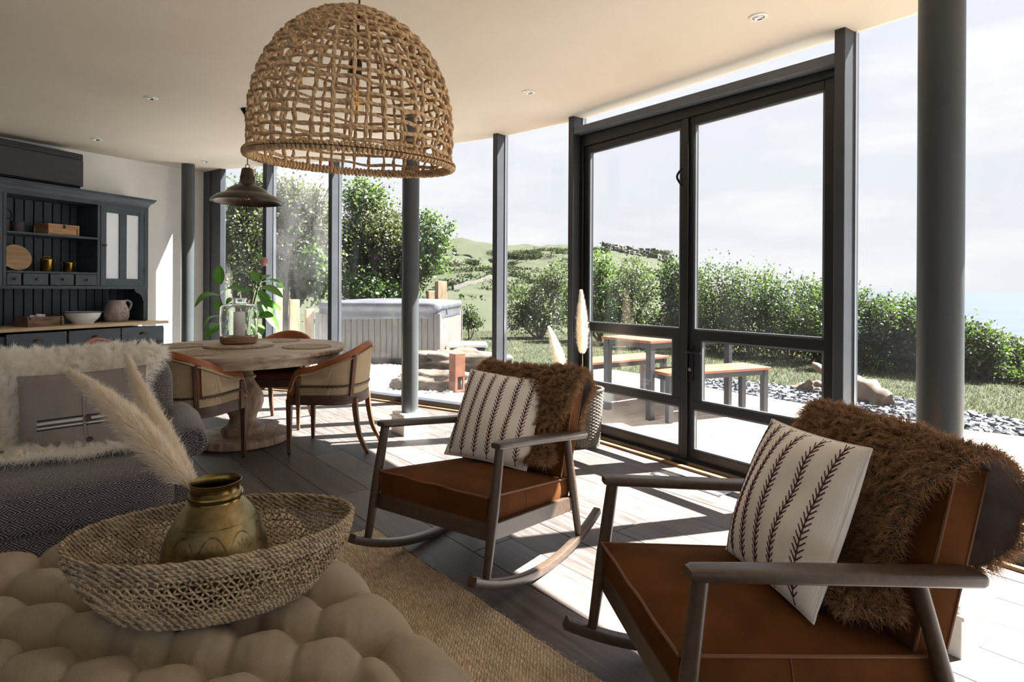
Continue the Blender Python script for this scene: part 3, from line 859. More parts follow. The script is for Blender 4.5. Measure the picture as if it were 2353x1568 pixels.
# recessed ceiling lights --------------------------------------------------------
def spot(x, y, label):
    t = thing('ceiling_spotlight', label, 'spotlight', (x, y, ceil_z(x, y)), 0, 'recessed spotlights in the ceiling')
    m = MB(); m.lathe([(0.046, 0.0), (0.046, -0.006), (0.042, -0.008), (0.030, -0.008), (0.028, -0.003), (0.028, 0.0)], 32, cap=False); m.build('bezel', MAT['white_gloss'], t)
    m = MB(); m.lathe([(0.0265, -0.001), (0.0265, -0.009), (0.022, -0.011), (0.018, -0.006), (0.0, -0.004)], 28, cap=False); m.build('lamp_face', MAT['bright_trim'], t)
spot(1.25, 2.952, 'white round recessed spotlight at top right of the ceiling, nearest the glazing')
spot(0.113, 4.166, 'white recessed spotlight right of the woven lampshade, beside the glazed doors')
spot(-2.645, 4.228, 'small recessed spotlight left of the woven lampshade')
spot(-3.961, 5.508, 'recessed spotlight in the ceiling above the dark wall box')
spot(-3.534, 6.656, 'farthest recessed spotlight, beside the head of the far column')
# floor grille -------------------------------------------------------------------
gv = thing('floor_vent', 'pale metal floor grille set in boards at foot of the doors', 'vent', (1.12, 3.62, 0), atan2(-0.809, 0.588))
m = MB()
for y in (-0.06, 0.06): m.box((0, y, 0.003), (0.52, 0.016, 0.006))
for x in (-0.252, 0.252): m.box((x, 0, 0.003), (0.016, 0.12, 0.006))
m.build('frame', MAT['bright_trim'], gv)
m = MB()
for i in range(32): m.box((-0.236 + i * 0.0152, 0, 0.0025), (0.006, 0.108, 0.005))
stuff(m.build('louvre', MAT['white_gloss'], gv))
# ================================================================== dresser and what stands on it
def L2W(s, t, z=0.0):
    """along the left wall (s), out from it (t)"""
    p = W0 + DW * s + NW * t
    return (p[0], p[1], z)
RZW = atan2(DW[1], DW[0])            # local x along the wall (to the right), local y into the wall
ds = thing('dresser', 'slate blue painted farmhouse dresser with scrubbed pine worktop against the plaster wall', 'dresser', L2W(-1.6, 0.0), RZW)
S0 = -1.6
def X(s): return s - S0              # measured s -> local x ; local y = -t
DF, DP = MAT['dresser_front'], MAT['dresser_paint']
SL, SR = -2.62, -0.585               # base left and right ends
m = MB()
m.box((X((SL + SR) / 2), -0.255, 0.42), (SR - SL, 0.50, 0.70)); m.box((X((SL + SR) / 2), -0.24, 0.04), (SR - SL - 0.06, 0.44, 0.08))
base = m.build('base_carcass', DP, ds, bev=0.004)
one(lambda m: m.box((X((SL + SR) / 2 + 0.0), -0.275, 0.824), (SR - SL + 0.05, 0.55, 0.032)), 'worktop', MAT['scrubbed_pine'], ds, bev=0.005)
def chips(parent, x0, x1, z0, z1, y, seed, n=16):
    """bare wood where the paint is knocked off along a drawer's edges"""
    r = random.Random(seed); m = MB()
    for k in range(n):
        ln = r.uniform(0.006, 0.03); th = r.uniform(0.0012, 0.003)
        sd = r.randrange(4)
        if sd < 2:
            x = r.uniform(x0, x1 - ln); z = z0 if sd == 0 else z1 - th
            m.box((x + ln / 2, y, z + th / 2), (ln, 0.0016, th))
        else:
            z = r.uniform(z0, z1 - ln * 0.6); x = x0 if sd == 2 else x1 - th
            m.box((x + th / 2, y, z + ln * 0.3), (th, 0.0016, ln * 0.6))
    stuff(m.build('worn_edge', MAT['chipped_wood'], parent, smooth=False))
for k, (a0, a1) in enumerate(((-2.56, -2.10), (-2.05, -1.575), (-1.555, -1.07), (-1.058, -0.605))):
    d = one(lambda m: m.box((X((a0 + a1) / 2), -0.512, 0.712), (a1 - a0, 0.022, 0.152)), 'drawer', DF, ds, bev=0.003)
    chips(d, X(a0) + 0.001, X(a1) - 0.001, 0.637, 0.787, -0.5235, 40 + k)
    m = MB(); cx = X((a0 + a1) / 2)
    P = np.zeros((9, 17, 3))
    for i in range(9):
        for j in range(17):
            th = pi * j / 16; ph = (pi / 2) * i / 8
            P[i, j] = (cx + 0.042 * cos(th) * cos(ph * 0.15), -0.523 - 0.024 * sin(ph) * sin(th) ** 0.5, 0.703 + 0.028 * sin(th) * (0.35 + 0.65 * cos(ph)))
    m.grid(P)
    m.build('cup_handle', MAT['copper_old'], d)
for k, (a0, a1) in enumerate(((-2.56, -2.10), (-2.05, -1.575), (-1.555, -1.07), (-1.058, -0.605))):
    d = one(lambda m: m.box((X((a0 + a1) / 2), -0.508, 0.345), (a1 - a0, 0.014, 0.53)), 'cupboard_door', DF, ds, bev=0.003)
    for f0, f1, z0, z1 in ((a0, a0 + 0.065, 0.08, 0.61), (a1 - 0.065, a1, 0.08, 0.61), (a0 + 0.065, a1 - 0.065, 0.55, 0.61), (a0 + 0.065, a1 - 0.065, 0.08, 0.15)):
        one(lambda m: m.box((X((f0 + f1) / 2), -0.520, (z0 + z1) / 2), (f1 - f0 - 0.002, 0.012, z1 - z0 - 0.002)), 'door_frame', DF, d, bev=0.002)
# upper rack: back boards, sides, shelves, small drawers, glazed doors, cornice
UL, UR, UT = -2.50, -0.667, 0.36
m = MB()
m.box((X(UR - 0.013), -UT / 2, 1.45), (0.026, UT, 1.22)); m.box((X(UL + 0.013), -UT / 2, 1.45), (0.026, UT, 1.22))
m.box((X((UL + UR) / 2), -UT / 2, 2.05), (UR - UL, UT, 0.03))
m.build('upper_carcass', DP, ds, bev=0.003)
nb = 22
for i in range(nb):
    a0 = UL + 0.026 + (UR - UL - 0.052) * i / nb; a1 = UL + 0.026 + (UR - UL - 0.052) * (i + 1) / nb
    one(lambda m: m.box((X((a0 + a1) / 2), -0.018, 1.44), (a1 - a0 - 0.009, 0.02, 1.20)), 'back_board', DP, ds, bev=0.003, seg=1)
one(lambda m: m.box((X((UL + UR) / 2), -0.004, 1.44), (UR - UL - 0.05, 0.006, 1.2)), 'back_panel', MAT['plastic_dark'], ds)
SD = (-1.185, -1.985)                # the two uprights beside the open shelves
for s in SD:
    one(lambda m: m.box((X(s), -0.185, 1.62), (0.028, 0.35, 0.85)), 'upright', DP, ds, bev=0.002)
for z in (1.691, 1.338):
    one(lambda m: m.box((X(-1.585), -0.187, z), (0.772, 0.346, 0.02)), 'shelf', DP, ds, bev=0.002)
for z in (1.199,):
    one(lambda m: m.box((X((UL + UR) / 2), -0.182, z), (UR - UL - 0.054, 0.356, 0.032)), 'shelf', DP, ds, bev=0.002)
one(lambda m: m.box((X((UL + UR) / 2), -0.352, 2.056), (UR - UL, 0.022, 0.045)), 'top_rail', DP, ds, bev=0.002)
one(lambda m: m.box((X(UR - 0.022), -0.351, 1.61), (0.045, 0.02, 0.85)), 'face_stile', DP, ds, bev=0.002)
# cornice: moulded profile run along front and right side
prof = [(0.0, 2.072), (0.006, 2.078), (0.010, 2.095), (0.020, 2.108), (0.034, 2.118), (0.044, 2.13), (0.046, 2.142), (0.056, 2.146), (0.056, 2.158), (0.0, 2.158)]
m = MB(); pth = [(X(UL), 0.0), (X(UL), -UT), (X(UR), -UT), (X(UR), 0.0)]
VV = []; 
for i, (x, y) in enumerate(pth):
    dx = (-1 if i < 2 else 1); dy = (0, -1, -1, 0)[i]
    for (o, z) in prof: VV.append((x + dx * o, y + dy * o, z))
k = len(prof)
FF = [tuple(i * k + j for j in (0,)) for i in range(0)]
for i in range(3):
    for j in range(k - 1): FF.append((i * k + j, (i + 1) * k + j, (i + 1) * k + j + 1, i * k + j + 1))
FF.append((k - 1, 2 * k - 1, 3 * k - 1, 4 * k - 1))
m.add(VV, FF); m.build('cornice', DP, ds, angle=25)
# small spice drawers
for k, (a0, a1) in enumerate(((-1.965, -1.858), (-1.842, -1.64), (-1.622, -1.418), (-1.402, -1.203))):
    if k == 0: a0 = -1.968
    d = one(lambda m: m.box((X((a0 + a1) / 2), -0.352, 1.272), (a1 - a0, 0.02, 0.104)), 'spice_drawer', DF, ds, bev=0.003)
    chips(d, X(a0) + 0.001, X(a1) - 0.001, 1.221, 1.323, -0.3625, 60 + k, 12)
    m = MB(); cx = X((a0 + a1) / 2)
    m.M = Matrix.Translation((cx, -0.362, 1.272)) @ Matrix.Rotation(pi / 2, 4, 'X')
    m.lathe([(0.006, 0.0), (0.006, 0.012), (0.012, 0.018), (0.0145, 0.026), (0.012, 0.033), (0.0, 0.036)], 16, cap=False)
    m.build('knob', MAT['copper_old'], d)
one(lambda m: m.box((X(-1.585), -0.18, 1.272), (0.76, 0.30, 0.108)), 'drawer_box', MAT['plastic_dark'], ds)
# glazed doors
def gdoor(a0, a1, knob_left):
    d = one(lambda m: m.box((X(a0 + 0.028), -0.352, 1.63), (0.056, 0.022, 0.83)), 'glazed_door', DF, ds, bev=0.003)
    for (x0, x1, z0, z1) in ((a1 - 0.056, a1, 1.215, 2.045), (a0 + 0.056, a1 - 0.056, 1.968, 2.045), (a0 + 0.056, a1 - 0.056, 1.215, 1.29), ((a0 + a1) / 2 - 0.038, (a0 + a1) / 2 + 0.038, 1.29, 1.968)):
        one(lambda m: m.box((X((x0 + x1) / 2), -0.352, (z0 + z1) / 2), (x1 - x0 - 0.001, 0.021, z1 - z0 - 0.001)), 'door_rail', DF, d, bev=0.002)
    for (x0, x1) in ((a0 + 0.056, (a0 + a1) / 2 - 0.038), ((a0 + a1) / 2 + 0.038, a1 - 0.056)):
        one(lambda m: m.box((X((x0 + x1) / 2), -0.348, 1.629), (x1 - x0, 0.004, 0.678)), 'pane', MAT['cabinet_glass'], d)
    m = MB(); kx = a0 + 0.03 if knob_left else a1 - 0.03
    m.M = Matrix.Translation((X(kx), -0.363, 1.628)) @ Matrix.Rotation(pi / 2, 4, 'X')
    m.lathe([(0.006, 0.0), (0.006, 0.012), (0.012, 0.018), (0.0145, 0.026), (0.012, 0.033), (0.0, 0.036)], 16, cap=False)
    m.build('knob', MAT['copper_old'], d)
    for z in (1.38, 1.93):
        one(lambda m: m.tube([(X(a1 - 0.002 if knob_left else a0 + 0.002), -0.366, z - 0.02), (X(a1 - 0.002 if knob_left else a0 + 0.002), -0.366, z + 0.02)], 0.004, 8), 'hinge', MAT['black_iron'], d)
t = NT('cabinet_glass')
pb = t.bsdf(col=(0.80, 0.83, 0.87), rough=0.10, spec=0.8); MAT['cabinet_glass'] = t.m  # opaque pale colour stands in for the windows' reflection in the panes
gdoor(-1.168, -0.714, True)
gdoor(-2.456, -2.002, False)
for z in (1.45, 1.75):
    for s in (-0.94, -2.23):
        one(lambda m: m.box((X(s), -0.18, z), (0.44, 0.30, 0.018)), 'shelf', DP, ds)
# scalloped bracket at the right end of the open bay above the worktop
def bracket(s, sg):
    pts = [(0, 0), (0, -0.335), (-0.05, -0.335), (-0.05, -0.13), (-0.058, -0.122), (-0.062, -0.10), (-0.075, -0.07), (-0.10, -0.048), (-0.128, -0.040), (-0.132, -0.028), (-0.145, -0.024), (-0.145, 0)]
    m = MB(); m.extr([(p * sg, q) for p, q in pts], lambda p, q: (X(s) + p, -0.36, 1.184 + q), lambda p, q: (X(s) + p, -0.338, 1.184 + q))
    m.build('bracket', DP, ds, bev=0.002)
bracket(UR, 1); bracket(UL, -1)
# things on the dresser ----------------------------------------------------------
def at(s, t, z): return L2W(s, t, z)
jug = thing('stoneware_jug', 'speckled grey stoneware jug with one handle at the right end of the pine worktop', 'jug', at(-0.945, 0.27, 0.84), RZW)
m = MB(); m.lathe([(0.0, 0.0), (0.082, 0.0), (0.098, 0.012), (0.112, 0.05), (0.114, 0.085), (0.106, 0.13), (0.092, 0.168), (0.083, 0.19), (0.083, 0.212), (0.089, 0.224), (0.083, 0.225), (0.077, 0.212), (0.077, 0.19), (0.09, 0.15), (0.1, 0.08), (0.0, 0.02)], 48, cap=False)
m.build('body', MAT['jug'], jug)
m = MB(); m.tube(spline([(0.080, 0, 0.214), (0.112, 0, 0.222), (0.146, 0, 0.20), (0.150, 0, 0.165), (0.13, 0, 0.125), (0.108, 0, 0.10)], 24), 0.012, 12, sect=RQ(0.8, 1.35, 0.7, 3)); m.build('handle', MAT['jug'], jug)
bowl = thing('enamel_bowl', 'wide white enamel bowl with dark rim between crate and jug', 'bowl', at(-1.315, 0.33, 0.84), RZW)
m = MB(); m.lathe([(0.0, 0.003), (0.088, 0.0), (0.09, 0.012), (0.11, 0.03), (0.137, 0.062), (0.152, 0.105), (0.176, 0.115), (0.172, 0.117), (0.148, 0.108), (0.132, 0.066), (0.105, 0.034), (0.0, 0.014)], 48, cap=False); m.build('basin', MAT['enamel'], bowl)
m = MB(); m.tube([(0.176 * cos(2 * pi * i / 48), 0.176 * sin(2 * pi * i / 48), 0.116) for i in range(48)], 0.0035, 8, closed=True); m.build('rim', MAT['enamel_rim'], bowl)
cr = thing('wooden_brick_mould', 'rough wooden brick mould box with iron straps holding packets, left on worktop', 'box', at(-1.70, 0.335, 0.84), RZW)
m = MB(); w_, d_, h_ = 0.30, 0.20, 0.085
for y in (-d_ / 2 + 0.009, d_ / 2 - 0.009): m.box((0, y, h_ / 2), (w_, 0.018, h_))
m.box((0, 0, 0.006), (w_ - 0.02, d_ - 0.03, 0.012)); m.build('sides', MAT['crate_wood'], cr, bev=0.003)
for x in (-w_ / 2 + 0.012, w_ / 2 - 0.012):
    m = MB(); pr = [(-d_ / 2 - 0.012, 0), (d_ / 2 + 0.012, 0), (d_ / 2 + 0.012, h_ * 0.6), (d_ / 2 - 0.01, h_ * 1.05), (-d_ / 2 + 0.01, h_ * 1.05), (-d_ / 2 - 0.012, h_ * 0.6)]
    m.extr(pr, lambda p, q: (x - 0.012, p, q), lambda p, q: (x + 0.012, p, q)); m.build('end_board', MAT['crate_wood'], cr, bev=0.003)
    m = MB(); m.box((x * 0.93, -d_ / 2 - 0.001, h_ / 2), (0.012, 0.004, h_ * 0.96)); m.build('iron_strap', MAT['black_iron'], cr)
for k, (dx, dz, rz, sz, mt) in enumerate(((-0.045, 0.098, 0.3, (0.055, 0.008, 0.03), 'pink_paper'), (0.01, 0.1, -0.2, (0.07, 0.02, 0.04), 'cotton_white'), (-0.005, 0.085, 0.5, (0.10, 0.03, 0.05), 'pink_paper'))):
    o = one(lambda m: m.box((0, 0, 0), sz), 'sweet_packet', MAT[mt], None, bev=0.006)
    q = Vector(at(-1.70, 0.335, 0.84)); o.location = (q.x + dx * DW[0], q.y + dx * DW[1] + (k - 1) * 0.012, q.z + dz - 0.012); o.rotation_euler = (0.15 * k, 0.1, RZW + rz)
    tag(o, ('lilac paper packet at the left of the brick mould', 'white paper packet standing tallest in the brick mould', 'pink paper packet lying behind in the brick mould')[k], 'packet')
bx = thing('bamboo_box', 'flat cane edged bamboo box with black clasp on the upper dresser shelf', 'box', at(-1.475, 0.19, 1.701), RZW)
w_, d_, h_ = 0.26, 0.22, 0.105
m = MB(); m.box((0, 0, h_ / 2), (w_ - 0.012, d_ - 0.012, h_ - 0.004)); m.build('body', MAT['bamboo'], bx)
m = MB()
for z in (0.008, h_ - 0.026, h_ - 0.008):
    for y in (-d_ / 2, d_ / 2): m.tube([(-w_ / 2, y, z), (w_ / 2, y, z)], 0.0085, 10)
    for x in (-w_ / 2, w_ / 2): m.tube([(x, -d_ / 2, z), (x, d_ / 2, z)], 0.0085, 10)
for x in (-w_ / 2, w_ / 2):
    for y in (-d_ / 2, d_ / 2): m.tube([(x, y, 0), (x, y, h_)], 0.0085, 10)
m.build('cane_edging', MAT['bamboo'], bx)
one(lambda m: m.box((0, -d_ / 2 - 0.009, h_ - 0.022), (0.02, 0.006, 0.034)), 'clasp', MAT['black_iron'], bx, bev=0.002)
def tin(s, t, r, h, label, ringed):
    o = thing('storage_tin', label, 'tin', at(s, t, 1.701), RZW, None)
    m = MB(); m.lathe([(0, 0), (r, 0), (r, h * 0.72), (r * 1.02, h * 0.725), (r * 1.02, h), (0, h)], 36, cap=False); m.build('body', MAT['plum_tin'], o)
    if ringed:
        m = MB(); m.lathe([(0, h), (0.011, h), (0.008, h + 0.016), (0.0, h + 0.02)], 16); m.build('finial', MAT['brass'], o)
        m = MB(); m.tube([(0.034 + 0.028 * cos(a), 0.012 * sin(a), h + 0.056 + 0.045 * sin(a)) for a in np.linspace(0, 2 * pi, 28, endpoint=False)], 0.0045, 8, closed=True); m.build('ring', MAT['black_iron'], o)
tin(-1.96 + 0.045, 0.2, 0.052, 0.105, 'dark plum tin topped with a black ring handle on the upper shelf', True)
tin(-1.825, 0.225, 0.058, 0.10, 'shorter plain plum tin beside the bamboo box on the upper shelf', False)
def canister(s, t, r, h, label, lid):
    o = thing('brass_canister', label, 'canister', at(s, t, 1.348), RZW)
    m = MB(); m.lathe([(0, 0), (r * 0.96, 0), (r, 0.006), (r, h * 0.78), (r * 1.04, h * 0.80), (r * 1.04, h * 0.90), (r * 0.9, h * 0.94), (r * 0.6, h * 0.97), (0, h * 0.98)], 40, cap=False); m.build('body', MAT['brass'], o)
    for sg in (-1, 1):
        m = MB(); m.tube([(sg * (r * 1.04 + 0.004 + 0.016 * sin(a) ** 2), 0.0, h * 0.80 - 0.024 * cos(a)) for a in np.linspace(0.0, pi, 12)], 0.003, 8)
        m.build('side_ring', MAT['brass'], o)
    if lid:
        m = MB(); m.tube([(0.028 * cos(a), 0, h * 0.97 + 0.016 * sin(a)) for a in np.linspace(0, pi, 14)], 0.004, 8); m.lathe([(0, h * 0.97), (0.02, h * 0.975), (0.0, h)], 16); m.build('lid_handle', MAT['brass'], o)
canister(-1.565, 0.2, 0.05, 0.135, 'larger brass canister with looped lid handle and side rings on the middle shelf', True)
canister(-1.385, 0.22, 0.043, 0.105, 'smaller plain brass canister toward the right end of the middle shelf', False)
def paddle(s, t, r, lean, spin, label, z=1.348):
    """round chopping board with a handle, leaning on the back boards"""
    o = thing('serving_board', label, 'board', at(s, t, z + 0.002), 0)
    o.rotation_euler = (lean, 0, RZW)
    n = 40; out = []
    ha = 0.034 / r
    for i in range(n + 1):
        a = spin + ha * 1.4 + (2 * pi - 2.8 * ha) * i / n; out.append((r * cos(a), r * sin(a)))
    dx, dy = cos(spin), sin(spin); px, py = -dy, dx
    for q, wd in ((1.15, 0.026), (1.85, 0.024), (1.95, 0.018)): out.append((r * q * dx - wd * px, r * q * dy - wd * py))
    for q, wd in ((1.95, 0.018), (1.85, 0.024), (1.15, 0.026)): out.append((r * q * dx + wd * px, r * q * dy + wd * py))
    lo = min(p[1] for p in out)
    k = len(out)
    m = MB(); m.add([(p, -0.018, q - lo) for p, q in out] + [(p * 0.985, -0.020, (q) - lo) for p, q in out], [(i, (i + 1) % k, (i + 1) % k + k, i + k) for i in range(k)] + [tuple(range(k, 2 * k))])
    m.build('face', MAT['board_wood'], o)
    m = MB(); m.add([(p, 0.0, q - lo) for p, q in out] + [(p, -0.018, q - lo) for p, q in out], [(i, (i + 1) % k, (i + 1) % k + k, i + k) for i in range(k)] + [tuple(range(k))[::-1]])
    m.build('edge', MAT['board_edge'], o, smooth=False)
    m = MB(); m.tube([(r * 1.72 * dx, -0.021, r * 1.72 * dy - lo), (r * 1.72 * dx + 0.001, -0.0215, r * 1.72 * dy - lo)], 0.007, 12); m.build('hanging_hole', MAT['plastic_dark'], o)
paddle(-1.79, 0.17, 0.122, radians(-14), radians(207), 'round wooden serving board in front with handle pointing down left')
paddle(-1.97, 0.10, 0.135, radians(-12), radians(250), 'round wooden serving board behind, mostly cut off by the left edge')
# dark box high on the wall ------------------------------------------------------
ac = thing('wall_unit', 'long dark grained wall mounted box above the dresser cornice', 'air conditioner', at(-1.72, 0.0, 2.19), RZW)
a0, a1 = -2.3, -1.265
def sect(y): return y
m = MB(); pr = [(0.0, 0.0), (-0.20, 0.0), (-0.215, 0.012), (-0.23, 0.275), (-0.222, 0.29), (0.0, 0.29)]
m.extr(pr, lambda p, q: (a0 + 1.72, p, q), lambda p, q: (a1 + 1.72 - 0.006, p, q)); m.build('casing', MAT['plastic_dark'], ac, bev=0.006)
m = MB()
for z0, z1 in ((0.02, 0.284), (0.288, 0.345)):
    f = lambda z: -0.232 - (0.012 if z < 0.28 else 0.012 - (z - 0.285) * 0.15)
    m.hexa([(a0 + 1.72, f(z0), z0), (a1 + 1.72, f(z0), z0), (a1 + 1.72, f(z0) + 0.02, z0), (a0 + 1.72, f(z0) + 0.02, z0)], [(a0 + 1.72, f(z1), z1), (a1 + 1.72, f(z1), z1), (a1 + 1.72, f(z1) + 0.02, z1), (a0 + 1.72, f(z1) + 0.02, z1)])
m.build('front_panel', MAT['charcoal_grain'], ac, bev=0.005)
one(lambda m: m.box(((a0 + a1) / 2 + 1.72, -0.12, 0.305), (a1 - a0 - 0.004, 0.22, 0.07)), 'top_casing', MAT['plastic_dark'], ac, bev=0.006)
one(lambda m: m.box(((a0 + a1) / 2 + 1.72, -0.15, -0.004), (a1 - a0 - 0.3, 0.09, 0.012)), 'air_flap', MAT['charcoal_grain'], ac, bev=0.003)
# ================================================================== dining set
TC = np.array([-2.117, 4.57])
tb = thing('dining_table', 'round pedestal dining table of weathered wood', 'table', (TC[0], TC[1], 0), 0.3)
R_T = 0.785
m = MB()
nbd = 9
for i in range(nbd):       # boards of the top, cut by the round edge
    y0 = -R_T + 2 * R_T * i / nbd + 0.0008; y1 = -R_T + 2 * R_T * (i + 1) / nbd - 0.0008
    circ = [((R_T - 0.075) * cos(2 * pi * k / 96), (R_T - 0.075) * sin(2 * pi * k / 96)) for k in range(96)]
    c = clip_poly(circ, [(-1, y0), (1, y0), (1, y1), (-1, y1)])
    if c:
        mm = MB(); mm.prism(c, 0.708, 0.739); mm.build('top_board', MAT['table_wood'], tb, bev=0.0015, seg=1)
m = MB(); m.lathe([(R_T - 0.074, 0.708), (R_T - 0.004, 0.708), (R_T, 0.716), (R_T, 0.732), (R_T - 0.006, 0.739), (R_T - 0.074, 0.739)], 96, cap=False)
m.build('edge_ring', MAT['table_wood'], tb, angle=30)
m = MB(); m.lathe([(R_T - 0.075, 0.645), (R_T - 0.045, 0.645), (R_T - 0.043, 0.708), (R_T - 0.075, 0.708)], 96, cap=False); m.build('apron', MAT['table_wood'], tb, angle=30)
m = MB(); m.lathe([(0.0, 0.645), (R_T - 0.076, 0.645), (R_T - 0.076, 0.707), (0.0, 0.707)], 48, cap=False); m.build('underframe', MAT['chair_wood_dark'], tb)
m = MB(); m.lathe([(0.0, 0.06), (0.152, 0.06), (0.156, 0.075), (0.156, 0.10), (0.146, 0.118), (0.112, 0.14), (0.096, 0.175), (0.105, 0.21), (0.135, 0.25), (0.150, 0.30), (0.148, 0.35), (0.128, 0.40), (0.098, 0.445), (0.08, 0.475), (0.078, 0.49), (0.092, 0.497), (0.092, 0.512), (0.078, 0.518), (0.068, 0.54), (0.062, 0.575), (0.068, 0.60), (0.088, 0.61), (0.09, 0.61), (0.16, 0.63), (0.18, 0.645), (0.0, 0.645)], 56, cap=False)
m.build('pedestal', MAT['pedestal_wood'], tb)
m = MB(); m.lathe([(0.0, 0.0), (0.335, 0.0), (0.35, 0.008), (0.35, 0.05), (0.345, 0.058), (0.335, 0.061), (0.0, 0.061)], 64, cap=False); m.build('base', MAT['pedestal_wood'], tb)
def tabletop(dx, dy, z=0.739): return (TC[0] + dx, TC[1] + dy, z)
# placemats
for k, (dx, dy, lb) in enumerate(((-0.10, -0.50, 'round woven placemat at the near edge of the table'), (-0.52, 0.0, 'round woven placemat at the left side of the table nearest the dresser'), (0.50, 0.0, 'round woven placemat at the right side of the table by the canvas chair'), (0.06, 0.52, 'round woven placemat at the far side of the table behind the lantern'))):
    o = thing('placemat', lb, 'placemat', tabletop(dx, dy), k * 0.7, None)
    m = MB()
    for q in range(13):
        rr = 0.012 + q * 0.0140
        if q < 12: m.lathe([(rr - 0.007, 0.0), (rr - 0.0068, 0.004), (rr, 0.0062), (rr + 0.0068, 0.004), (rr + 0.007, 0.0)], 40, cap=False)
    stuff(m.build('coiled_weave', MAT['placemat_weave'], o))
    m = MB(); m.tube([((0.180 + 0.004 * sin(36 * a)) * cos(a), (0.180 + 0.004 * sin(36 * a)) * sin(a), 0.004) for a in np.linspace(0, 2 * pi, 144, endpoint=False)], 0.004, 6, closed=True); m.build('border', MAT['placemat_weave'], o)
bd = thing('serving_board', 'round pale wooden board under the glass lantern', 'board', tabletop(-0.045, 0.02), 0)
m = MB(); m.lathe([(0, 0.001), (0.252, 0.001), (0.257, 0.006), (0.257, 0.018), (0.25, 0.023), (0, 0.023)], 64, cap=False); m.build('disc', MAT['table_wood'], bd)
ln = thing('glass_lantern', 'glass jar lantern with wooden base on the round board', 'lantern', tabletop(-0.045, 0.02, 0.762), 0)
m = MB(); m.lathe([(0, 0), (0.118, 0), (0.134, 0.012), (0.138, 0.03), (0.138, 0.058), (0.134, 0.062), (0, 0.062)], 56, cap=False); m.build('base', MAT['lantern_wood'], ln)
m = MB(); m.lathe([(0.132, 0.062), (0.137, 0.09), (0.138, 0.18), (0.138, 0.255), (0.134, 0.29), (0.118, 0.308), (0.086, 0.316), (0.058, 0.322), (0.05, 0.332), (0.054, 0.352), (0.056, 0.355), (0.053, 0.356), (0.050, 0.352), (0.046, 0.333), (0.054, 0.319), (0.084, 0.312), (0.115, 0.304), (0.130, 0.288), (0.134, 0.255), (0.134, 0.18), (0.133, 0.09), (0.129, 0.0635)], 56, cap=False); m.build('jar', MAT['lantern_glass'], ln)
m = MB(); m.tube([(0.056 * cos(2 * pi * i / 40), 0.056 * sin(2 * pi * i / 40), 0.356) for i in range(40)], 0.005, 8, closed=True); m.build('rim', MAT['lantern_glass'], ln)
cn = thing('pillar_candle', 'unlit cream pillar candle inside the glass lantern', 'candle', tabletop(-0.045, 0.02, 0.825), 0)
m = MB(); m.lathe([(0, 0), (0.041, 0), (0.042, 0.003), (0.042, 0.182), (0.038, 0.19), (0.02, 0.186), (0, 0.184)], 36, cap=False); m.build('wax', MAT['candle_wax'], cn)
m = MB(); m.tube([(0, 0, 0.184), (0.001, 0, 0.192), (0.003, 0, 0.198)], 0.0014, 6); m.build('wick', MAT['plastic_dark'], cn)
# ---- barrel chairs -----------------------------------------------------------
def plan(n=81, off=0.0):
    """U-shaped plan (front ends at y=+0.22, back at y=-0.26), left to right; off pushes it outward"""
    a, b = 0.255 + off, 0.24 + off
    pts = []
    L1 = 0.24
    for i in range(24): pts.append((-a, 0.22 - L1 * i / 24))
    for i in range(61):
        t = pi + pi * i / 60
        pts.append((a * np.sign(cos(t)) * abs(cos(t)) ** 0.8, -0.02 + b * np.sign(sin(t)) * abs(sin(t)) ** 0.8))
    for i in range(24): pts.append((a, -0.02 + L1 * (i + 1) / 24))
    p = np.array(pts); d = np.r_[0, np.cumsum(np.linalg.norm(np.diff(p, axis=0), axis=1))]
    s = np.linspace(0, d[-1], n)
    return np.stack([np.interp(s, d, p[:, 0]), np.interp(s, d, p[:, 1])], 1), s / d[-1]
def crest(u):
    q = 1 - abs(2 * u - 1)            # 0 at the fronts, 1 at the middle of the back
    if q < 0.10: return 0.455 + (0.61 - 0.455) * sin(pi / 2 * q / 0.10)
    x = (q - 0.10) / 0.90
    return 0.61 + 0.185 * (x * x * (3 - 2 * x))
ch = thing('dining_chair', '', 'chair', (0, 0, 0), 0)
n = 81
po_, us = plan(n, 0.0); pi_, _ = plan(n, -0.045); pe, _ = plan(n, 0.006)
H = np.array([crest(u) for u in us])
def lean_of(z, y): return -0.10 * max(0.0, (z - 0.42)) * np.clip((0.1 - y) / 0.3, 0, 1)
def wallgrid(pl, z0, z1, k=8, i0=0, i1=n, zoff=0.0):
    G = np.zeros((i1 - i0, k, 3))
    for i in range(i0, i1):
        for j in range(k):
            a0 = z0 if np.isscalar(z0) else z0[i]; a1 = z1 if np.isscalar(z1) else z1[i]
            z = a0 + (a1 - a0) * j / (k - 1)
            G[i - i0, j] = (pl[i, 0] * (1 + 0.10 * max(0, z - 0.45)), pl[i, 1] + lean_of(z, pl[i, 1]), z)
    return G
def band(name, mat, pa, pb, z0, z1, i0=0, i1=n, **kw):
    """closed curved board between two plans"""
    A = wallgrid(pa, z0, z1, 6, i0, i1); B = wallgrid(pb, z0, z1, 6, i0, i1)
    m = MB(); m.grid(A); m.grid(B, flip=True)
    m.grid(np.stack([A[:, 0], B[:, 0]], 1), flip=True); m.grid(np.stack([A[:, -1], B[:, -1]], 1))
    m.grid(np.stack([A[0], B[0]], 1)); m.grid(np.stack([A[-1], B[-1]], 1), flip=True)
    return m.build(name, mat, ch, **kw)
CW, CD, BL, TL = MAT['chair_wood'], MAT['chair_wood_dark'], MAT['burlap'], MAT['tan_leather']
top_o = np.maximum(H - 0.022, 0.47)
p2, _ = plan(n, -0.012)
band('seat_rail', CD, pe, pi_, 0.362, 0.432, angle=30)
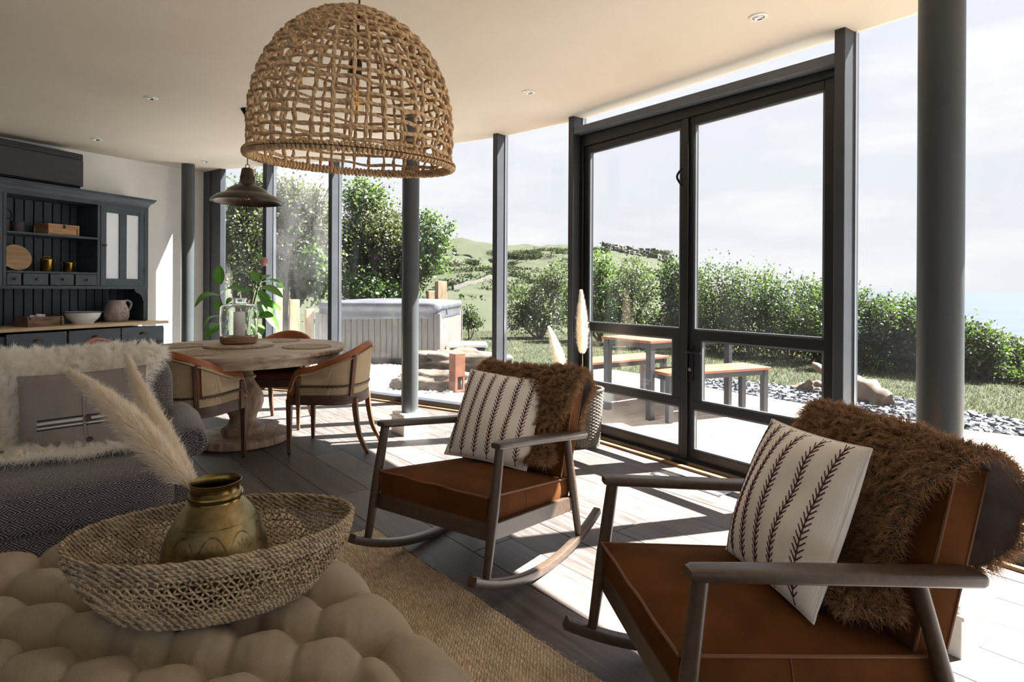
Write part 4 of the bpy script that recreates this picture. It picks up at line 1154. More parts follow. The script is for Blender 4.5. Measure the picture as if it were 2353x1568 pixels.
band('lower_canvas', BL, po_, p2, 0.432, 0.492, 3, n - 3)
m = MB(); m.tube([(x * 1.01, y, 0.497) for x, y in pe[3:n - 3]], 0.0085, 8); m.build('ledge', CD, ch)
# three canvas panels between the posts, and the leather inside
cuts = [4, 27, 54, n - 4]
for a0, a1 in ((5, 26), (28, 53), (55, n - 5)):
    band('canvas_panel', BL, po_, p2, 0.505, top_o, a0, a1 + 1)
band('inner_leather', TL, p2 * 0.999, pi_, 0.44, np.maximum(H - 0.012, 0.46))
m = MB(); P = [(x * (1 + 0.1 * max(0, h - 0.45)), y + lean_of(h, y), h - 0.012) for (x, y), h in zip((po_ + pi_) / 2, H)]
P = [(P[0][0], P[0][1] + 0.004, 0.40)] + P + [(P[-1][0], P[-1][1] + 0.004, 0.40)]
m.tube(P, 0.024, 12, sect=RQ(0.8, 1.15, 0.7, 3)); m.build('top_roll', TL, ch)
P = [(x * (1 + 0.1 * max(0, h - 0.45)) , y + lean_of(h, y), h - 0.036) for (x, y), h in zip(pe, np.maximum(H, 0.49))]
st = MB(); st.tube(P, 0.010, 6, sect=RQ(0.35, 1.0, 0.2, 2)); st.build('gimp_band', BL, ch)
st = MB()
for k in range(0, 44):
    u = 0.02 + 0.96 * k / 43; i = u * (n - 1); i0 = int(i); f = i - i0
    q = np.array(P[i0]) * (1 - f) + np.array(P[min(i0 + 1, n - 1)]) * f
    o = np.array((q[0], q[1] + 0.05, 0)); o /= np.linalg.norm(o)
    st.lathe([(0.0042, -0.002), (0.003, 0.0015), (0, 0.0025)], 6, c=(q[0] + o[0] * 0.006, q[1] + o[1] * 0.006, q[2]), cap=False)
    if 0.06 < u < 0.94:
        st.lathe([(0.0038, -0.002), (0.0028, 0.0012), (0, 0.002)], 6, c=(pe[int(i)][0] * 1.0 + o[0] * 0.003, pe[int(i)][1] + o[1] * 0.003, 0.484), cap=False)
stuff(st.build('upholstery_nails', MAT['copper_old'], ch))
for i in (27, 53):
    m = MB(); z1 = H[i] - 0.03
    q = [np.array((pe[i, 0] * (1 + 0.1 * max(0, z - 0.45)), pe[i, 1] + lean_of(z, pe[i, 1]), z)) for z in np.linspace(0.42, z1, 8)]
    m.tube(q, 0.016, 4, sect=SQ(0.9, 0.9), up=(pe[i, 0], pe[i, 1], 0)); m.build('back_post', CW, ch, bev=0.003)
for i in (3, n - 4):
    m = MB(); m.box((pe[i, 0] * 0.985, pe[i, 1] - 0.012, 0.46), (0.028, 0.034, 0.20)); m.build('arm_post', CW, ch, bev=0.004)
# seat
cush = [(x * 0.985, y) for x, y in plan(41, -0.05)[0]] + [(0.20, 0.235), (0.0, 0.25), (-0.20, 0.235)]
m = MB(); k = len(cush)
rings = []
for sc_, z in ((0.99, 0.405), (1.0, 0.425), (1.0, 0.462), (0.96, 0.482), (0.80, 0.493), (0.4, 0.498)):
    rings.append([(x * sc_, (y - 0.0) * sc_, z) for x, y in cush])
m.grid(np.array(rings).transpose(1, 0, 2), cu=True); m.add([(0, 0, 0.499)] , [])
b_ = len(m.V); m.F.append(tuple(range(5, k * 6, 6))); m.I.append(0)
m.build('seat', MAT['burgundy_leather'], ch, angle=60)
m = MB(); m.box((0, 0.238, 0.397), (0.47, 0.03, 0.068)); m.build('front_rail', CD, ch, bev=0.004)
for sx in (-1, 1):
    m = MB(); A = lambda w, z: [(sx * 0.232 - w, 0.232 - w, z), (sx * 0.232 + w, 0.232 - w, z), (sx * 0.232 + w, 0.232 + w, z), (sx * 0.232 - w, 0.232 + w, z)]
    m.hexa(A(0.012, 0.008), A(0.02, 0.40)); m.build('leg', CW, ch, bev=0.003)
    m = MB(); q = spline([(sx * 0.165, -0.225, 0.40), (sx * 0.167, -0.235, 0.28), (sx * 0.172, -0.265, 0.13), (sx * 0.18, -0.325, 0.008)], 14)
    m.tube(q, np.linspace(0.021, 0.0135, 14), 4, sect=SQ(0.95, 0.95), up=(1, 0, 0)); m.build('leg', CW, ch, bev=0.003)
    for (x, y) in ((sx * 0.232, 0.232), (sx * 0.18, -0.325)):
        m = MB(); m.lathe([(0.009, 0.0), (0.011, 0.004), (0.009, 0.009)], 10, c=(x, y, 0)); m.build('glide', MAT['black_iron'], ch)
def face(dx, dy): return atan2(dy, dx) - pi / 2       # chair front (+y) looks along (dx, dy)
ch.location = (-1.37, 4.42, 0); ch.rotation_euler = (0, 0, face(-1, 0.03))
ch['label'] = 'canvas and tan leather barrel chair at the right of the table, fully in view'
copy_tree(ch, (-2.17, 3.93, 0), face(0.16, 0.98), 'canvas and leather barrel chair at near side of table, behind the tweed armchair')
copy_tree(ch, (-2.05, 5.13, 0), face(0.05, -1), 'leather barrel chair on the far side of the table with its seat facing the camera')
copy_tree(ch, (-2.98, 4.52, 0), face(1, 0.05), 'leather barrel chair left of the table, only its back showing above the fleece')
for o in [o for o in COL.objects if o.name.startswith('dining_chair') and o.parent is None]: o['group'] = 'barrel chairs around the dining table'
# metal pendant over the table ----------------------------------------------------
pz = ceil_z(-2.09, 4.56)
pd = thing('pendant_lamp', 'small gunmetal industrial pendant lamp hanging above the dining table', 'lamp', (-2.085, 4.55, 1.875), 0)
m = MB(); m.lathe([(0.264, 0.0), (0.266, 0.004), (0.252, 0.024), (0.22, 0.050), (0.165, 0.068), (0.158, 0.074), (0.142, 0.10), (0.10, 0.126), (0.064, 0.142), (0.058, 0.15), (0.05, 0.21), (0.042, 0.262), (0.036, 0.268), (0.0, 0.27)], 64, cap=False)
m.lathe([(0.261, 0.003), (0.248, 0.021), (0.217, 0.046), (0.16, 0.066), (0.09, 0.122), (0.0, 0.13)], 48, cap=False); m.build('shade', MAT['gunmetal'], pd)
m = MB()
for k in range(6):
    a = 2 * pi * k / 6; m.box((0.0545 * cos(a), 0.0545 * sin(a), 0.185), (0.006, 0.008, 0.04), rz=a)
stuff(m.build('vent_slot', MAT['plastic_dark'], pd))
m = MB(); m.tube([(0.016 * cos(a), 0, 0.284 + 0.016 * sin(a)) for a in np.linspace(0, 2 * pi, 20, endpoint=False)], 0.003, 8, closed=True); m.build('hook', MAT['black_iron'], pd)
m = MB(); m.tube([(0, 0, 0.298), (0, 0, pz - 1.875 - 0.04)], 0.0035, 8); m.build('cable', MAT['black_iron'], pd)
m = MB(); m.lathe([(0.0, -0.075), (0.012, -0.072), (0.03, -0.04), (0.05, -0.008), (0.052, 0.0), (0.0, 0.0)], 32, c=(0, 0, pz - 1.875), cap=False); m.build('ceiling_rose', MAT['black_iron'], pd)
m = MB(); m.lathe([(0, 0.02), (0.02, 0.03), (0.026, 0.055), (0.014, 0.09), (0.014, 0.13)], 20, cap=False); m.build('bulb', MAT['bulb'], pd)
pm('midrib', (170, 188, 120), rough=0.5)
pm('shoot', (190, 150, 140), (130, 62, 48), scale=18, rough=0.35)
pm('bark_green', (88, 96, 56), (70, 56, 44), scale=14, rough=0.6)
# rubber plant by the glazing -----------------------------------------------------
pt = thing('rubber_plant', 'tall rubber plant with big glossy leaves standing behind the table by the glazing', 'plant', (-2.84, 5.95, 0), 0)
m = MB(); m.lathe([(0, 0), (0.12, 0), (0.135, 0.02), (0.165, 0.30), (0.172, 0.31), (0.172, 0.325), (0.158, 0.325), (0.15, 0.28), (0, 0.27)], 40, cap=False); m.build('pot', MAT['jug'], pt)
m = MB(); m.lathe([(0.0, 0.285), (0.151, 0.28)], 24, cap=False); m.build('soil', MAT['soil'], pt)
YP = 5.95
def fromcam(px, py, Y): # world point seen at a photo pixel, Y metres ahead of the camera
    u, v = px - 1176.5, py - 664.0
    return np.array([(u + v * .0055) / 1330 * Y, Y, 1.208 - (v - u * .0055) / 1330 * Y])
org = np.array([-2.84, YP, 0.0])
stemA = [(-0.03, 0, 0.28), (-0.10, 0.0, 0.55), (-0.12, 0.02, 0.80), (-0.145, 0.02, 1.0), (-0.185, 0.0, 1.18)]
stemB = [(0.03, 0, 0.28), (0.10, 0.0, 0.60), (0.145, 0.0, 0.85), (0.19, 0.02, 1.1), (0.245, 0.02, 1.30), (0.275, 0.02, 1.46)]
stemC = [(0.0, 0.03, 0.28), (-0.02, 0.08, 0.6), (0.02, 0.1, 0.95), (0.03, 0.1, 1.08)]
for s in (stemA, stemB, stemC):
    m = MB(); q = spline(s, 24); m.tube(q, np.linspace(0.011, 0.005, 24), 8); m.build('stem', MAT['bark_green'] if 'bark_green' in MAT else MAT['bark'], pt)
def rleaf(base, tip, nrm, wd, droop=0.05, fold=0.2):
    base, tip, nrm = (np.asarray(v, float) for v in (base, tip, nrm))
    ax = tip - base; L = np.linalg.norm(ax); ax /= L
    sd = np.cross(nrm, ax); sd /= np.linalg.norm(sd); up = np.cross(ax, sd)
    nu, nv = 13, 7; P = np.zeros((nu, nv, 3))
    for i in range(nu):
        t = i / (nu - 1); w = wd * max(0.02, (sin(pi * min(1, t * 0.97 + 0.02)) ** 0.62)) * (1 - 0.12 * t)
        for j in range(nv):
            v = 2 * j / (nv - 1) - 1
            P[i, j] = base + ax * L * t + sd * w * v + up * (w * fold * v * v + droop * sin(pi * t)) 
    Nn = np.tile(up, (nu, nv, 1))
    m = MB(); m.slab(P, Nn, 0.0022); b = m.build('leaf', MAT['rubber_leaf'], pt)
    m = MB(); m.tube([base + ax * L * t + up * (droop * sin(pi * t) + 0.003) for t in np.linspace(0.0, 0.95, 9)], np.linspace(0.0035, 0.001, 9), 5); m.build('midrib', MAT['midrib'], b)
def lf(bx, tx, nrm, wd, db=0.0, dt=0.0, droop=0.03, fold=0.2):
    """leaf between two points given by where they show, at the plant's distance plus db / dt"""
    b = fromcam(bx[0], bx[1], YP + db) - org; t = fromcam(tx[0], tx[1], YP + dt) - org
    rleaf(b, t, nrm, wd, droop, fold)
lf((506, 655), (504, 610), (0, -1, 0.2), 0.062, 0, 0.02, 0.0, 0.3)
lf((507, 680), (448, 706), (0.1, -0.5, 1), 0.055, 0, -0.15, 0.07)
lf((510, 675), (566, 672), (0.0, -0.55, 1), 0.055, 0, -0.18, 0.06)
lf((512, 720), (494, 690), (0.2, -1, 0.4), 0.05, 0, 0.1, 0.0)
lf((508, 725), (468, 757), (-0.6, -0.6, 0.8), 0.055, 0, -0.1, 0.05)
lf((508, 748), (484, 758), (0.2, 0.3, 1), 0.06, 0, -0.25, 0.03)
lf((511, 752), (470, 778), (-0.3, -0.9, 0.5), 0.055, 0, -0.05, 0.03)
lf((603, 606), (592, 580), (1, -0.6, 0.2), 0.038, 0, 0.05, 0.0)
lf((598, 648), (580, 626), (0.3, -1, 0.7), 0.055, 0, 0.06, 0.0)
lf((600, 645), (622, 633), (-0.2, -0.8, 0.9), 0.045, 0, 0.1, 0.01)
lf((599, 650), (655, 668), (0.1, 0.4, 1), 0.05, 0, 0.1, 0.06)
lf((597, 662), (650, 684), (0.1, -0.75, 1), 0.05, 0, -0.12, 0.05)
lf((595, 668), (625, 720), (0.8, -0.8, 0.3), 0.06, 0, -0.06, 0.02)
lf((594, 695), (646, 714), (0.3, -0.9, 0.8), 0.048, 0, -0.1, 0.04)
lf((593, 694), (600, 732), (1, -0.5, 0.1), 0.06, 0, -0.1, 0.02)
lf((592, 700), (640, 760), (0.7, -0.8, 0.5), 0.055, 0, -0.05, 0.03)
lf((590, 730), (628, 728), (0.2, -0.9, 0.7), 0.06, 0, -0.2, 0.02)
lf((588, 745), (598, 772), (0.9, -0.9, 0.1), 0.06, 0, -0.12, 0.02)
lf((545, 690), (520, 700), (0.0, -0.4, 1), 0.05, 0.1, 0.0, 0.03)
lf((548, 680), (578, 668), (0.0, -0.5, 1), 0.05, 0.1, 0.0, 0.03)
lf((545, 720), (570, 745), (0.3, -0.9, 0.6), 0.055, 0.1, -0.05, 0.03)
q0 = fromcam(604, 612, YP) - org; q1 = fromcam(610, 592, YP) - org
m = MB(); m.tube(spline([q0, q0 * 0.7 + q1 * 0.3, q0 * 0.3 + q1 * 0.7, q1], 10), [0.008, 0.02, 0.034, 0.042, 0.046, 0.045, 0.04, 0.032, 0.02, 0.006], 14); m.build('new_shoot', MAT['shoot'] if 'shoot' in MAT else MAT['burgundy_leather'], pt)
# ================================================================== rocking chairs
RR = 1.213                      # rocker radius
def arc(t, r=RR - 0.018): return (r * sin(t), RR - r * cos(t))
def rocking_chair(pose, pitch, label):
    t = thing('rocking_chair', label, 'rocking chair', (0, 0, 0), 0, 'rust velvet rocking chairs')
    BW, RV, RP = MAT['bronze_wood'], MAT['rust_velvet'], MAT['rust_piping']
    for sx in (-1, 1):
        m = MB(); P = [(sx * 0.313, *arc(a)) for a in np.linspace(-0.512, 0.375, 34)]
        sc = [0.55] + [1.0] * 32 + [0.55]
        m.tube(P, 1.0, 4, sect=RQ(0.0185, 0.0175, 0.006, 2), up=(1, 0, 0)); m.build('rocker', BW, t, bev=0.0)
        fy, fz = arc(-0.436, RR - 0.036); m = MB()
        m.tube([(sx * 0.313, fy, fz), (sx * 0.3105, (fy - 0.405) / 2, (fz + 0.605) / 2), (sx * 0.307, -0.405, 0.612)], [0.0155, 0.021, 0.0185], 16); m.build('front_leg', BW, t)
        ry, rz_ = arc(0.198, RR - 0.036); m = MB()
        m.tube([(sx * 0.313, ry, rz_), (sx * 0.3105, (ry + 0.124) / 2, (rz_ + 0.52) / 2), (sx * 0.307, 0.124, 0.525)], [0.0155, 0.020, 0.0175], 16); m.build('rear_leg', BW, t)
        # arm: thick rounded board, wider to the back
        m = MB(); A = [(sx * 0.307, -0.436, 0.617), (sx * 0.307, -0.42, 0.6155), (sx * 0.307, -0.2, 0.585), (sx * 0.307, 0.1, 0.542), (sx * 0.305, 0.27, 0.517), (sx * 0.305, 0.284, 0.515)]
        w_ = [0.021, 0.027, 0.031, 0.033, 0.033, 0.028]; h_ = [0.010, 0.0145, 0.0155, 0.0165, 0.0175, 0.014]
        T, U, B = frames(A, False, (0, 0, 1)); VV = []; FF = []
        sec = RQ(1, 1, 0.55, 4); k = len(sec)
        for i, p in enumerate(A):
            for (q, r) in sec: VV.append(np.array(p) + np.array((1, 0, 0)) * w_[i] * q + U[i] * h_[i] * r)
        for i in range(len(A) - 1):
            for j in range(k): FF.append((i * k + j, i * k + (j + 1) % k, (i + 1) * k + (j + 1) % k, (i + 1) * k + j))
        FF += [tuple(range(k))[::-1], tuple((len(A) - 1) * k + j for j in range(k))]
        m.add(VV, FF); m.build('armrest', BW, t, angle=50)
        m = MB(); m.hexa([(sx * 0.298 - 0.011, -0.44, 0.262), (sx * 0.298 + 0.011, -0.44, 0.262), (sx * 0.298 + 0.011, 0.18, 0.182), (sx * 0.298 - 0.011, 0.18, 0.182)],
                         [(sx * 0.298 - 0.011, -0.435, 0.325), (sx * 0.298 + 0.011, -0.435, 0.325), (sx * 0.298 + 0.011, 0.185, 0.247), (sx * 0.298 - 0.011, 0.185, 0.247)]); m.build('side_rail', BW, t, bev=0.003)
    m = MB(); m.hexa([(-0.298, -0.462, 0.262), (0.298, -0.462, 0.262), (0.298, -0.44, 0.262), (-0.298, -0.44, 0.262)], [(-0.298, -0.455, 0.328), (0.298, -0.455, 0.328), (0.298, -0.433, 0.328), (-0.298, -0.433, 0.328)]); m.build('front_rail', BW, t, bev=0.003)
    m = MB(); m.box((0, 0.17, 0.215), (0.59, 0.022, 0.06)); m.build('rear_rail', BW, t, bev=0.003)
    # seat cushion
    def box_cushion(w0, pts_front, name, crown):
        pass
    nx, ny = 25, 25; hw = 0.285
    top = np.zeros((nx, ny, 3)); bot = np.zeros((nx, ny, 3))
    for i in range(nx):
        u = 2 * i / (nx - 1) - 1
        for j in range(ny):
            v = j / (ny - 1); y = -0.457 + v * 0.635; sl = -0.150 * (y + 0.457)
            r = 0.012 * (abs(u) ** 14) * 1.0
            cr = 0.022 * (1 - u ** 4) * (1 - (2 * v - 1) ** 4)
            top[i, j] = (hw * u, y, 0.424 + sl + cr + 0.003 * sin(9 * u + 4 * v) * (1 - u * u))
            bot[i, j] = (hw * u * 0.985, y + 0.006, 0.315 + sl * 0.85)
    m = MB(); m.grid(top); m.grid(bot, flip=True)
    ring = [(i, 0) for i in range(nx)] + [(nx - 1, j) for j in range(1, ny)] + [(i, ny - 1) for i in range(nx - 2, -1, -1)] + [(0, j) for j in range(ny - 2, 0, -1)]
    T = np.array([top[a] for a in ring]); Bq = np.array([bot[a] for a in ring]); C = np.array((0, -0.14, 0.36))
    rows = [T]
    for f in (0.15, 0.4, 0.65, 0.88):
        q = T * (1 - f) + Bq * f; d = q - C; d[:, 2] = 0; d /= np.linalg.norm(d, axis=1)[:, None]
        rows.append(q + d * 0.007 * sin(pi * f))
    rows.append(Bq)
    m.grid(np.array(rows).transpose(1, 0, 2), cu=True, flip=True)
    seat = m.build('seat_cushion', RV, t, angle=55)
    for q, nm in ((T, 'piping'), (Bq, 'piping')):
        d = q - C; d[:, 2] = 0; d /= np.linalg.norm(d, axis=1)[:, None]
        m = MB(); m.tube(q + d * 0.002, 0.0042, 6, closed=True); m.build(nm, RP, seat)
    for sx in (-1, 1):
        m = MB(); i = [k for k, a in enumerate(ring) if a == ((nx - 1 if sx > 0 else 0), 10)][0]
        m.tube(np.array([r_[i] for r_ in rows]) + np.array((sx * 0.001, 0, 0)), 0.0016, 5); m.build('seam', RP, seat)
    # back: padded panel leaning back, piped edges
    c0, c1 = np.array((0.175, 0.30)), np.array((0.325, 0.755)); ax = (c1 - c0); Lb = np.linalg.norm(ax); ax /= Lb; nr = np.array((-ax[1], ax[0]))  # nr points forward
    nu, nv = 21, 25; F_ = np.zeros((nu, nv, 3)); B_ = np.zeros((nu, nv, 3))
    for i in range(nu):
        u = 2 * i / (nu - 1) - 1
        for j in range(nv):
            v = j / (nv - 1); p = c0 + ax * Lb * v
            pad = 0.045 + 0.018 * (1 - u ** 4) * (1 - (2 * v - 1) ** 6)
            pf = p + nr * pad; pb = p - nr * (0.042 + 0.006 * (1 - u ** 4))
            F_[i, j] = (0.268 * u, pf[0], pf[1]); B_[i, j] = (0.266 * u, pb[0], pb[1])
    m = MB(); m.grid(F_, flip=True); m.grid(B_)
    ring = [(i, 0) for i in range(nu)] + [(nu - 1, j) for j in range(1, nv)] + [(i, nv - 1) for i in range(nu - 2, -1, -1)] + [(0, j) for j in range(nv - 2, 0, -1)]
    R0 = np.array([F_[a] for a in ring]); R1 = np.array([B_[a] for a in ring])
    m.grid(np.array([R0, (R0 + R1) / 2 + (R0 + R1 - 2 * (F_[nu // 2, nv // 2] + B_[nu // 2, nv // 2]) / 2) * 0.006, R1]).transpose(1, 0, 2), cu=True)
    bk = m.build('back_cushion', RV, t, angle=50)
    for q in (R0, R1):
        m = MB(); m.tube(q, 0.0042, 6, closed=True); m.build('piping', RP, bk)
    Rx = Matrix.Translation((0, 0, RR)) @ Matrix.Rotation(pitch, 4, 'X') @ Matrix.Translation((0, 0, -RR))
    t.matrix_world = Matrix.Translation((pose[0], pose[1], 0)) @ Matrix.Rotation(pose[2], 4, 'Z') @ Rx
    return t, F_, B_
POSE_M, POSE_N = (-0.07074, 2.70558, -0.58999), (0.73772, 1.62220, -1.42807)
rk1, F_, B_ = rocking_chair(POSE_M, 0.0, 'rust velvet rocking chair farther from the camera, in the middle of the room')
rk2, _, _ = rocking_chair(POSE_N, 0.061, 'rust velvet rocking chair nearest the camera at the right, partly cut off below')
# ---- sheepskin throws over the chair backs -------------------------------------
def hide_path(F_, B_, front_len, back_len):
    """centre line of the throw: up the front of the back, over the top, down behind; returns points (y, z) and normals"""
    j = F_.shape[1]; mid = F_.shape[0] // 2
    fr = F_[mid, :, 1:]; bk = B_[mid, ::-1, 1:]
    return fr, bk
def throw(chair, label, seed, x0, x1, path, wid, n, mat, backing, nm='sheepskin_throw', length=0.042, width=0.0011, tuft=0.021, puff=0.014):
    """path: (y, z) points with the outer side to the left; wid(v)-> (left, right) extents"""
    P2 = spline([(p[0], p[1], 0) for p in path], 46)[:, :2]
    tg = np.gradient(P2, axis=0); tg /= np.linalg.norm(tg, axis=1)[:, None]; nr = np.stack([-tg[:, 1], tg[:, 0]], 1)
    nu, nv = 28, 46; G = np.zeros((nv, nu, 3)); rg = np.random.default_rng(seed)
    a, b = rg.random(4) * 6, rg.random(4) * 6
    for j in range(nv):
        v = j / (nv - 1); l, r = wid(v)
        for i in range(nu):
            u = i / (nu - 1); x = l + (r - l) * u
            o = puff + 0.007 * sin(7 * u + a[0] + 5 * v) * sin(5 * v + b[0]) + 0.004 * sin(15 * u + a[1])
            q = P2[j] + nr[j] * o
            G[j, i] = (x, q[0], q[1])
    t = thing(nm, label, 'throw')
    m = MB(); N = np.zeros_like(G); N[:, :, 1] = nr[:, None, 0]; N[:, :, 2] = nr[:, None, 1]
    m.slab(G, N, 0.006); m.build('hide', backing, t)
    top = G + N * 0.006
    Vv, Q = wool(top, n, length, width, tuft, lean=(0, 0, -0.25), curl=0.007, grav=0.25, seed=seed, K=3)
    stuff(link('wool_pile', big_mesh('wool_pile', Vv, Q, mat), t))
    # a fringe of fibres beyond the cut edge
    ed = np.concatenate([top[:, 0], top[:, -1], top[0], top[-1]]); dr = np.concatenate([np.tile((-1, 0, 0), (nv, 1)), np.tile((1, 0, 0), (nv, 1)), np.stack([np.zeros(nu), np.full(nu, -tg[0, 0]), np.full(nu, -tg[0, 1])], 1), np.stack([np.zeros(nu), np.full(nu, tg[-1, 0]), np.full(nu, tg[-1, 1])], 1)]).astype(float)
    k = max(1, n // 8 // len(ed)); pp = np.repeat(ed, k, 0) + rg.normal(size=(len(ed) * k, 3)) * 0.006; dd = np.repeat(dr, k, 0) + rg.normal(size=(len(ed) * k, 3)) * 0.45
    dd /= np.linalg.norm(dd, axis=1)[:, None]
    Vv, Q = strands(pp, dd, length * 0.8 * rg.uniform(0.6, 1.1, len(pp)), width, 3, 0.006, 0.3, rg)
    stuff(link('edge_wool', big_mesh('edge_wool', Vv, Q, mat), t))
    if chair is not None: t.matrix_world = chair.matrix_world.copy()
    return t
mid_ = F_.shape[0] // 2
fr = F_[mid_, :, 1:]; bk = B_[mid_, :, 1:]
pathN = [(0.02, 0.405), (0.10, 0.412)] + [tuple(fr[j] + np.array((-0.006, 0.006))) for j in (6, 10, 14, 18, 22)] + [tuple((fr[24] + bk[24]) / 2 + np.array((-0.01, 0.034)))] + [tuple(bk[22] + np.array((0.022, 0.004))), tuple(bk[19] + np.array((0.05, -0.0))), tuple(bk[15] + np.array((0.065, 0.0))), tuple(bk[11] + np.array((0.06, 0.0)))]
def widN(v):
    q = 0.035 * sin(9 * v + 1) + 0.02 * sin(21 * v)
    r = float(np.interp(v, (0, 0.12, 0.24, 0.36, 0.48, 0.56, 0.75, 0.9, 1.0), (0.21, 0.245, 0.215, 0.205, 0.245, 0.305, 0.315, 0.29, 0.22)))
    l = float(np.interp(v, (0, 0.12, 0.25, 0.5, 0.75, 1.0), (-0.02, -0.12, -0.27, -0.285, -0.29, -0.22)))
    return (l - q * 0.4, r + q * 0.45)
throw(rk2, 'thick brown sheepskin draped over the back of the near rocking chair', 5, 0, 0, pathN, widN, 66000, MAT['brown_wool'], MAT['hide_back'], length=0.040, width=0.0011, tuft=0.013)
pathM = [(0.06, 0.40), (0.12, 0.412)] + [tuple(fr[j] + np.array((-0.006, 0.006))) for j in (7, 11, 15, 18, 22)] + [tuple((fr[24] + bk[24]) / 2 + np.array((-0.01, 0.034)))] + [tuple(bk[22] + np.array((0.022, 0.004))), tuple(bk[18] + np.array((0.05, 0.0))), tuple(bk[12] + np.array((0.06, 0.0)))]
def widM(v):
    q = 0.03 * sin(11 * v + 2) + 0.02 * sin(17 * v + 1)
    r = float(np.interp(v, (0, 0.12, 0.26, 0.40, 0.52, 0.60, 0.78, 1.0), (0.20, 0.235, 0.225, 0.235, 0.262, 0.30, 0.31, 0.24)))
    l = float(np.interp(v, (0, 0.12, 0.25, 0.5, 0.75, 1.0), (0.02, -0.10, -0.27, -0.285, -0.285, -0.2)))
    return (l - q * 0.4, r + q * 0.5)
throw(rk1, 'brown sheepskin draped over the back of the middle rocking chair', 9, 0, 0, pathM, widM, 56000, MAT['brown_wool'], MAT['hide_back'], length=0.042, width=0.0012, tuft=0.016)
# ---- cushions -------------------------------------------------------------------
def rvec(r):
    r = Vector(r); a = r.length
    return Matrix.Rotation(a, 4, r.normalized())
def pillow_fn(w, h, th):
    def f(u, v, side):
        c = 0.045
        x = w / 2 * u * (1 - c * (1 - v * v)) ; z = h / 2 * v * (1 - c * (1 - u * u))
        b = max(0.0, (1 - u ** 2)) ** 0.55 * max(0.0, (1 - v ** 2)) ** 0.55
        k = th * b + 0.006 * sin(5 * u + 2.2 * v) * b * (1 - b) * 2 + 0.004 * sin(3.1 * v - 6 * u) * b
        k += -0.018 * exp(-((u - 0.35) ** 2 + (v - 0.25) ** 2) * 9) if side < 0 else 0
        return np.array((x, side * (k + 0.002), z))
    return f
def pillow(name, label, w, h, th, mat_f, mat_b, M, nn=33):
    t = thing(name, label, 'cushion')
    f = pillow_fn(w, h, th); g = np.linspace(-1, 1, nn); g = np.sign(g) * (1 - (1 - abs(g)) ** 1.25)
    Pf = np.array([[f(u, v, -1) for v in g] for u in g]); Pb = np.array([[f(u, v, 1) for v in g] for u in g])
    m = MB(); m.grid(Pf, flip=False); m.build('front', mat_f, t, angle=180)
    m = MB(); m.grid(Pb, flip=True); m.build('back', mat_b, t, angle=180)
    ring = [Pf[i, 0] for i in range(nn)] + [Pf[-1, j] for j in range(1, nn)] + [Pf[i, -1] for i in range(nn - 2, -1, -1)] + [Pf[0, j] for j in range(nn - 2, 0, -1)]
    m = MB(); m.tube([(p[0], 0, p[2]) for p in ring], 0.0032, 6, closed=True); m.build('seam', mat_b, t)
    t.matrix_world = M
    return t, f
def stripes(t, f, us, v0=-0.97, v1=0.97, n=30):
    """raised stem and barb stitching running up the cushion front"""
    for u0 in us:
        V_, Q_ = [], []
        def seg(a, b, wd):
            a3, b3 = f(*a, -1), f(*b, -1); d = b3 - a3; d /= np.linalg.norm(d) + 1e-9; s = np.cross(d, (0, -1, 0)); s /= np.linalg.norm(s) + 1e-9
            o = np.array((0, -0.0022, 0)); k = len(V_)
            V_.extend([a3 - s * wd + o * 0.2, a3 + s * wd + o * 0.2, b3 + s * wd * 0.7 + o * 0.2, b3 - s * wd * 0.7 + o * 0.2, a3 + o, b3 + o])
            Q_.extend([(k, k + 4, k + 5, k + 3), (k + 4, k + 1, k + 2, k + 5)])
        vs = np.linspace(v0, v1, n + 1)
        for i in range(n):
            seg((u0, vs[i]), (u0, vs[i + 1]), 0.0032)
            if i > 0:
                dv = (v1 - v0) / n * 1.15
                for s in (-1, 1): seg((u0, vs[i]), (min(0.99, max(-0.99, u0 + s * 0.066)), min(0.985, vs[i] + dv)), 0.0027)
        link('embroidered_stripe', big_mesh('embroidered_stripe', np.array(V_), np.array(Q_), MAT['plum_thread']), t)
Mm = Matrix.Translation((-0.073, 2.855, 0.575)) @ rvec((-0.481, 0.163, -0.454))
p1, f1 = pillow('striped_cushion', 'cream cushion with plum stitched stripes on the middle rocking chair', 0.45, 0.45, 0.072, MAT['cotton_cream'], MAT['cotton_white'], Mm)
stripes(p1, f1, (-0.86, -0.55, -0.24, 0.08, 0.42, 0.76), n=23)
Mn = Matrix.Translation((0.800, 1.660, 0.588)) @ rvec((-0.359, 0.238, -1.45))
p2, f2 = pillow('striped_cushion', 'cream cushion with plum stitched stripes on the near rocking chair', 0.45, 0.45, 0.085, MAT['cotton_cream'], MAT['cotton_white'], Mn)
stripes(p2, f2, (-0.88, -0.62, -0.32, 0.0, 0.36, 0.74), n=25)
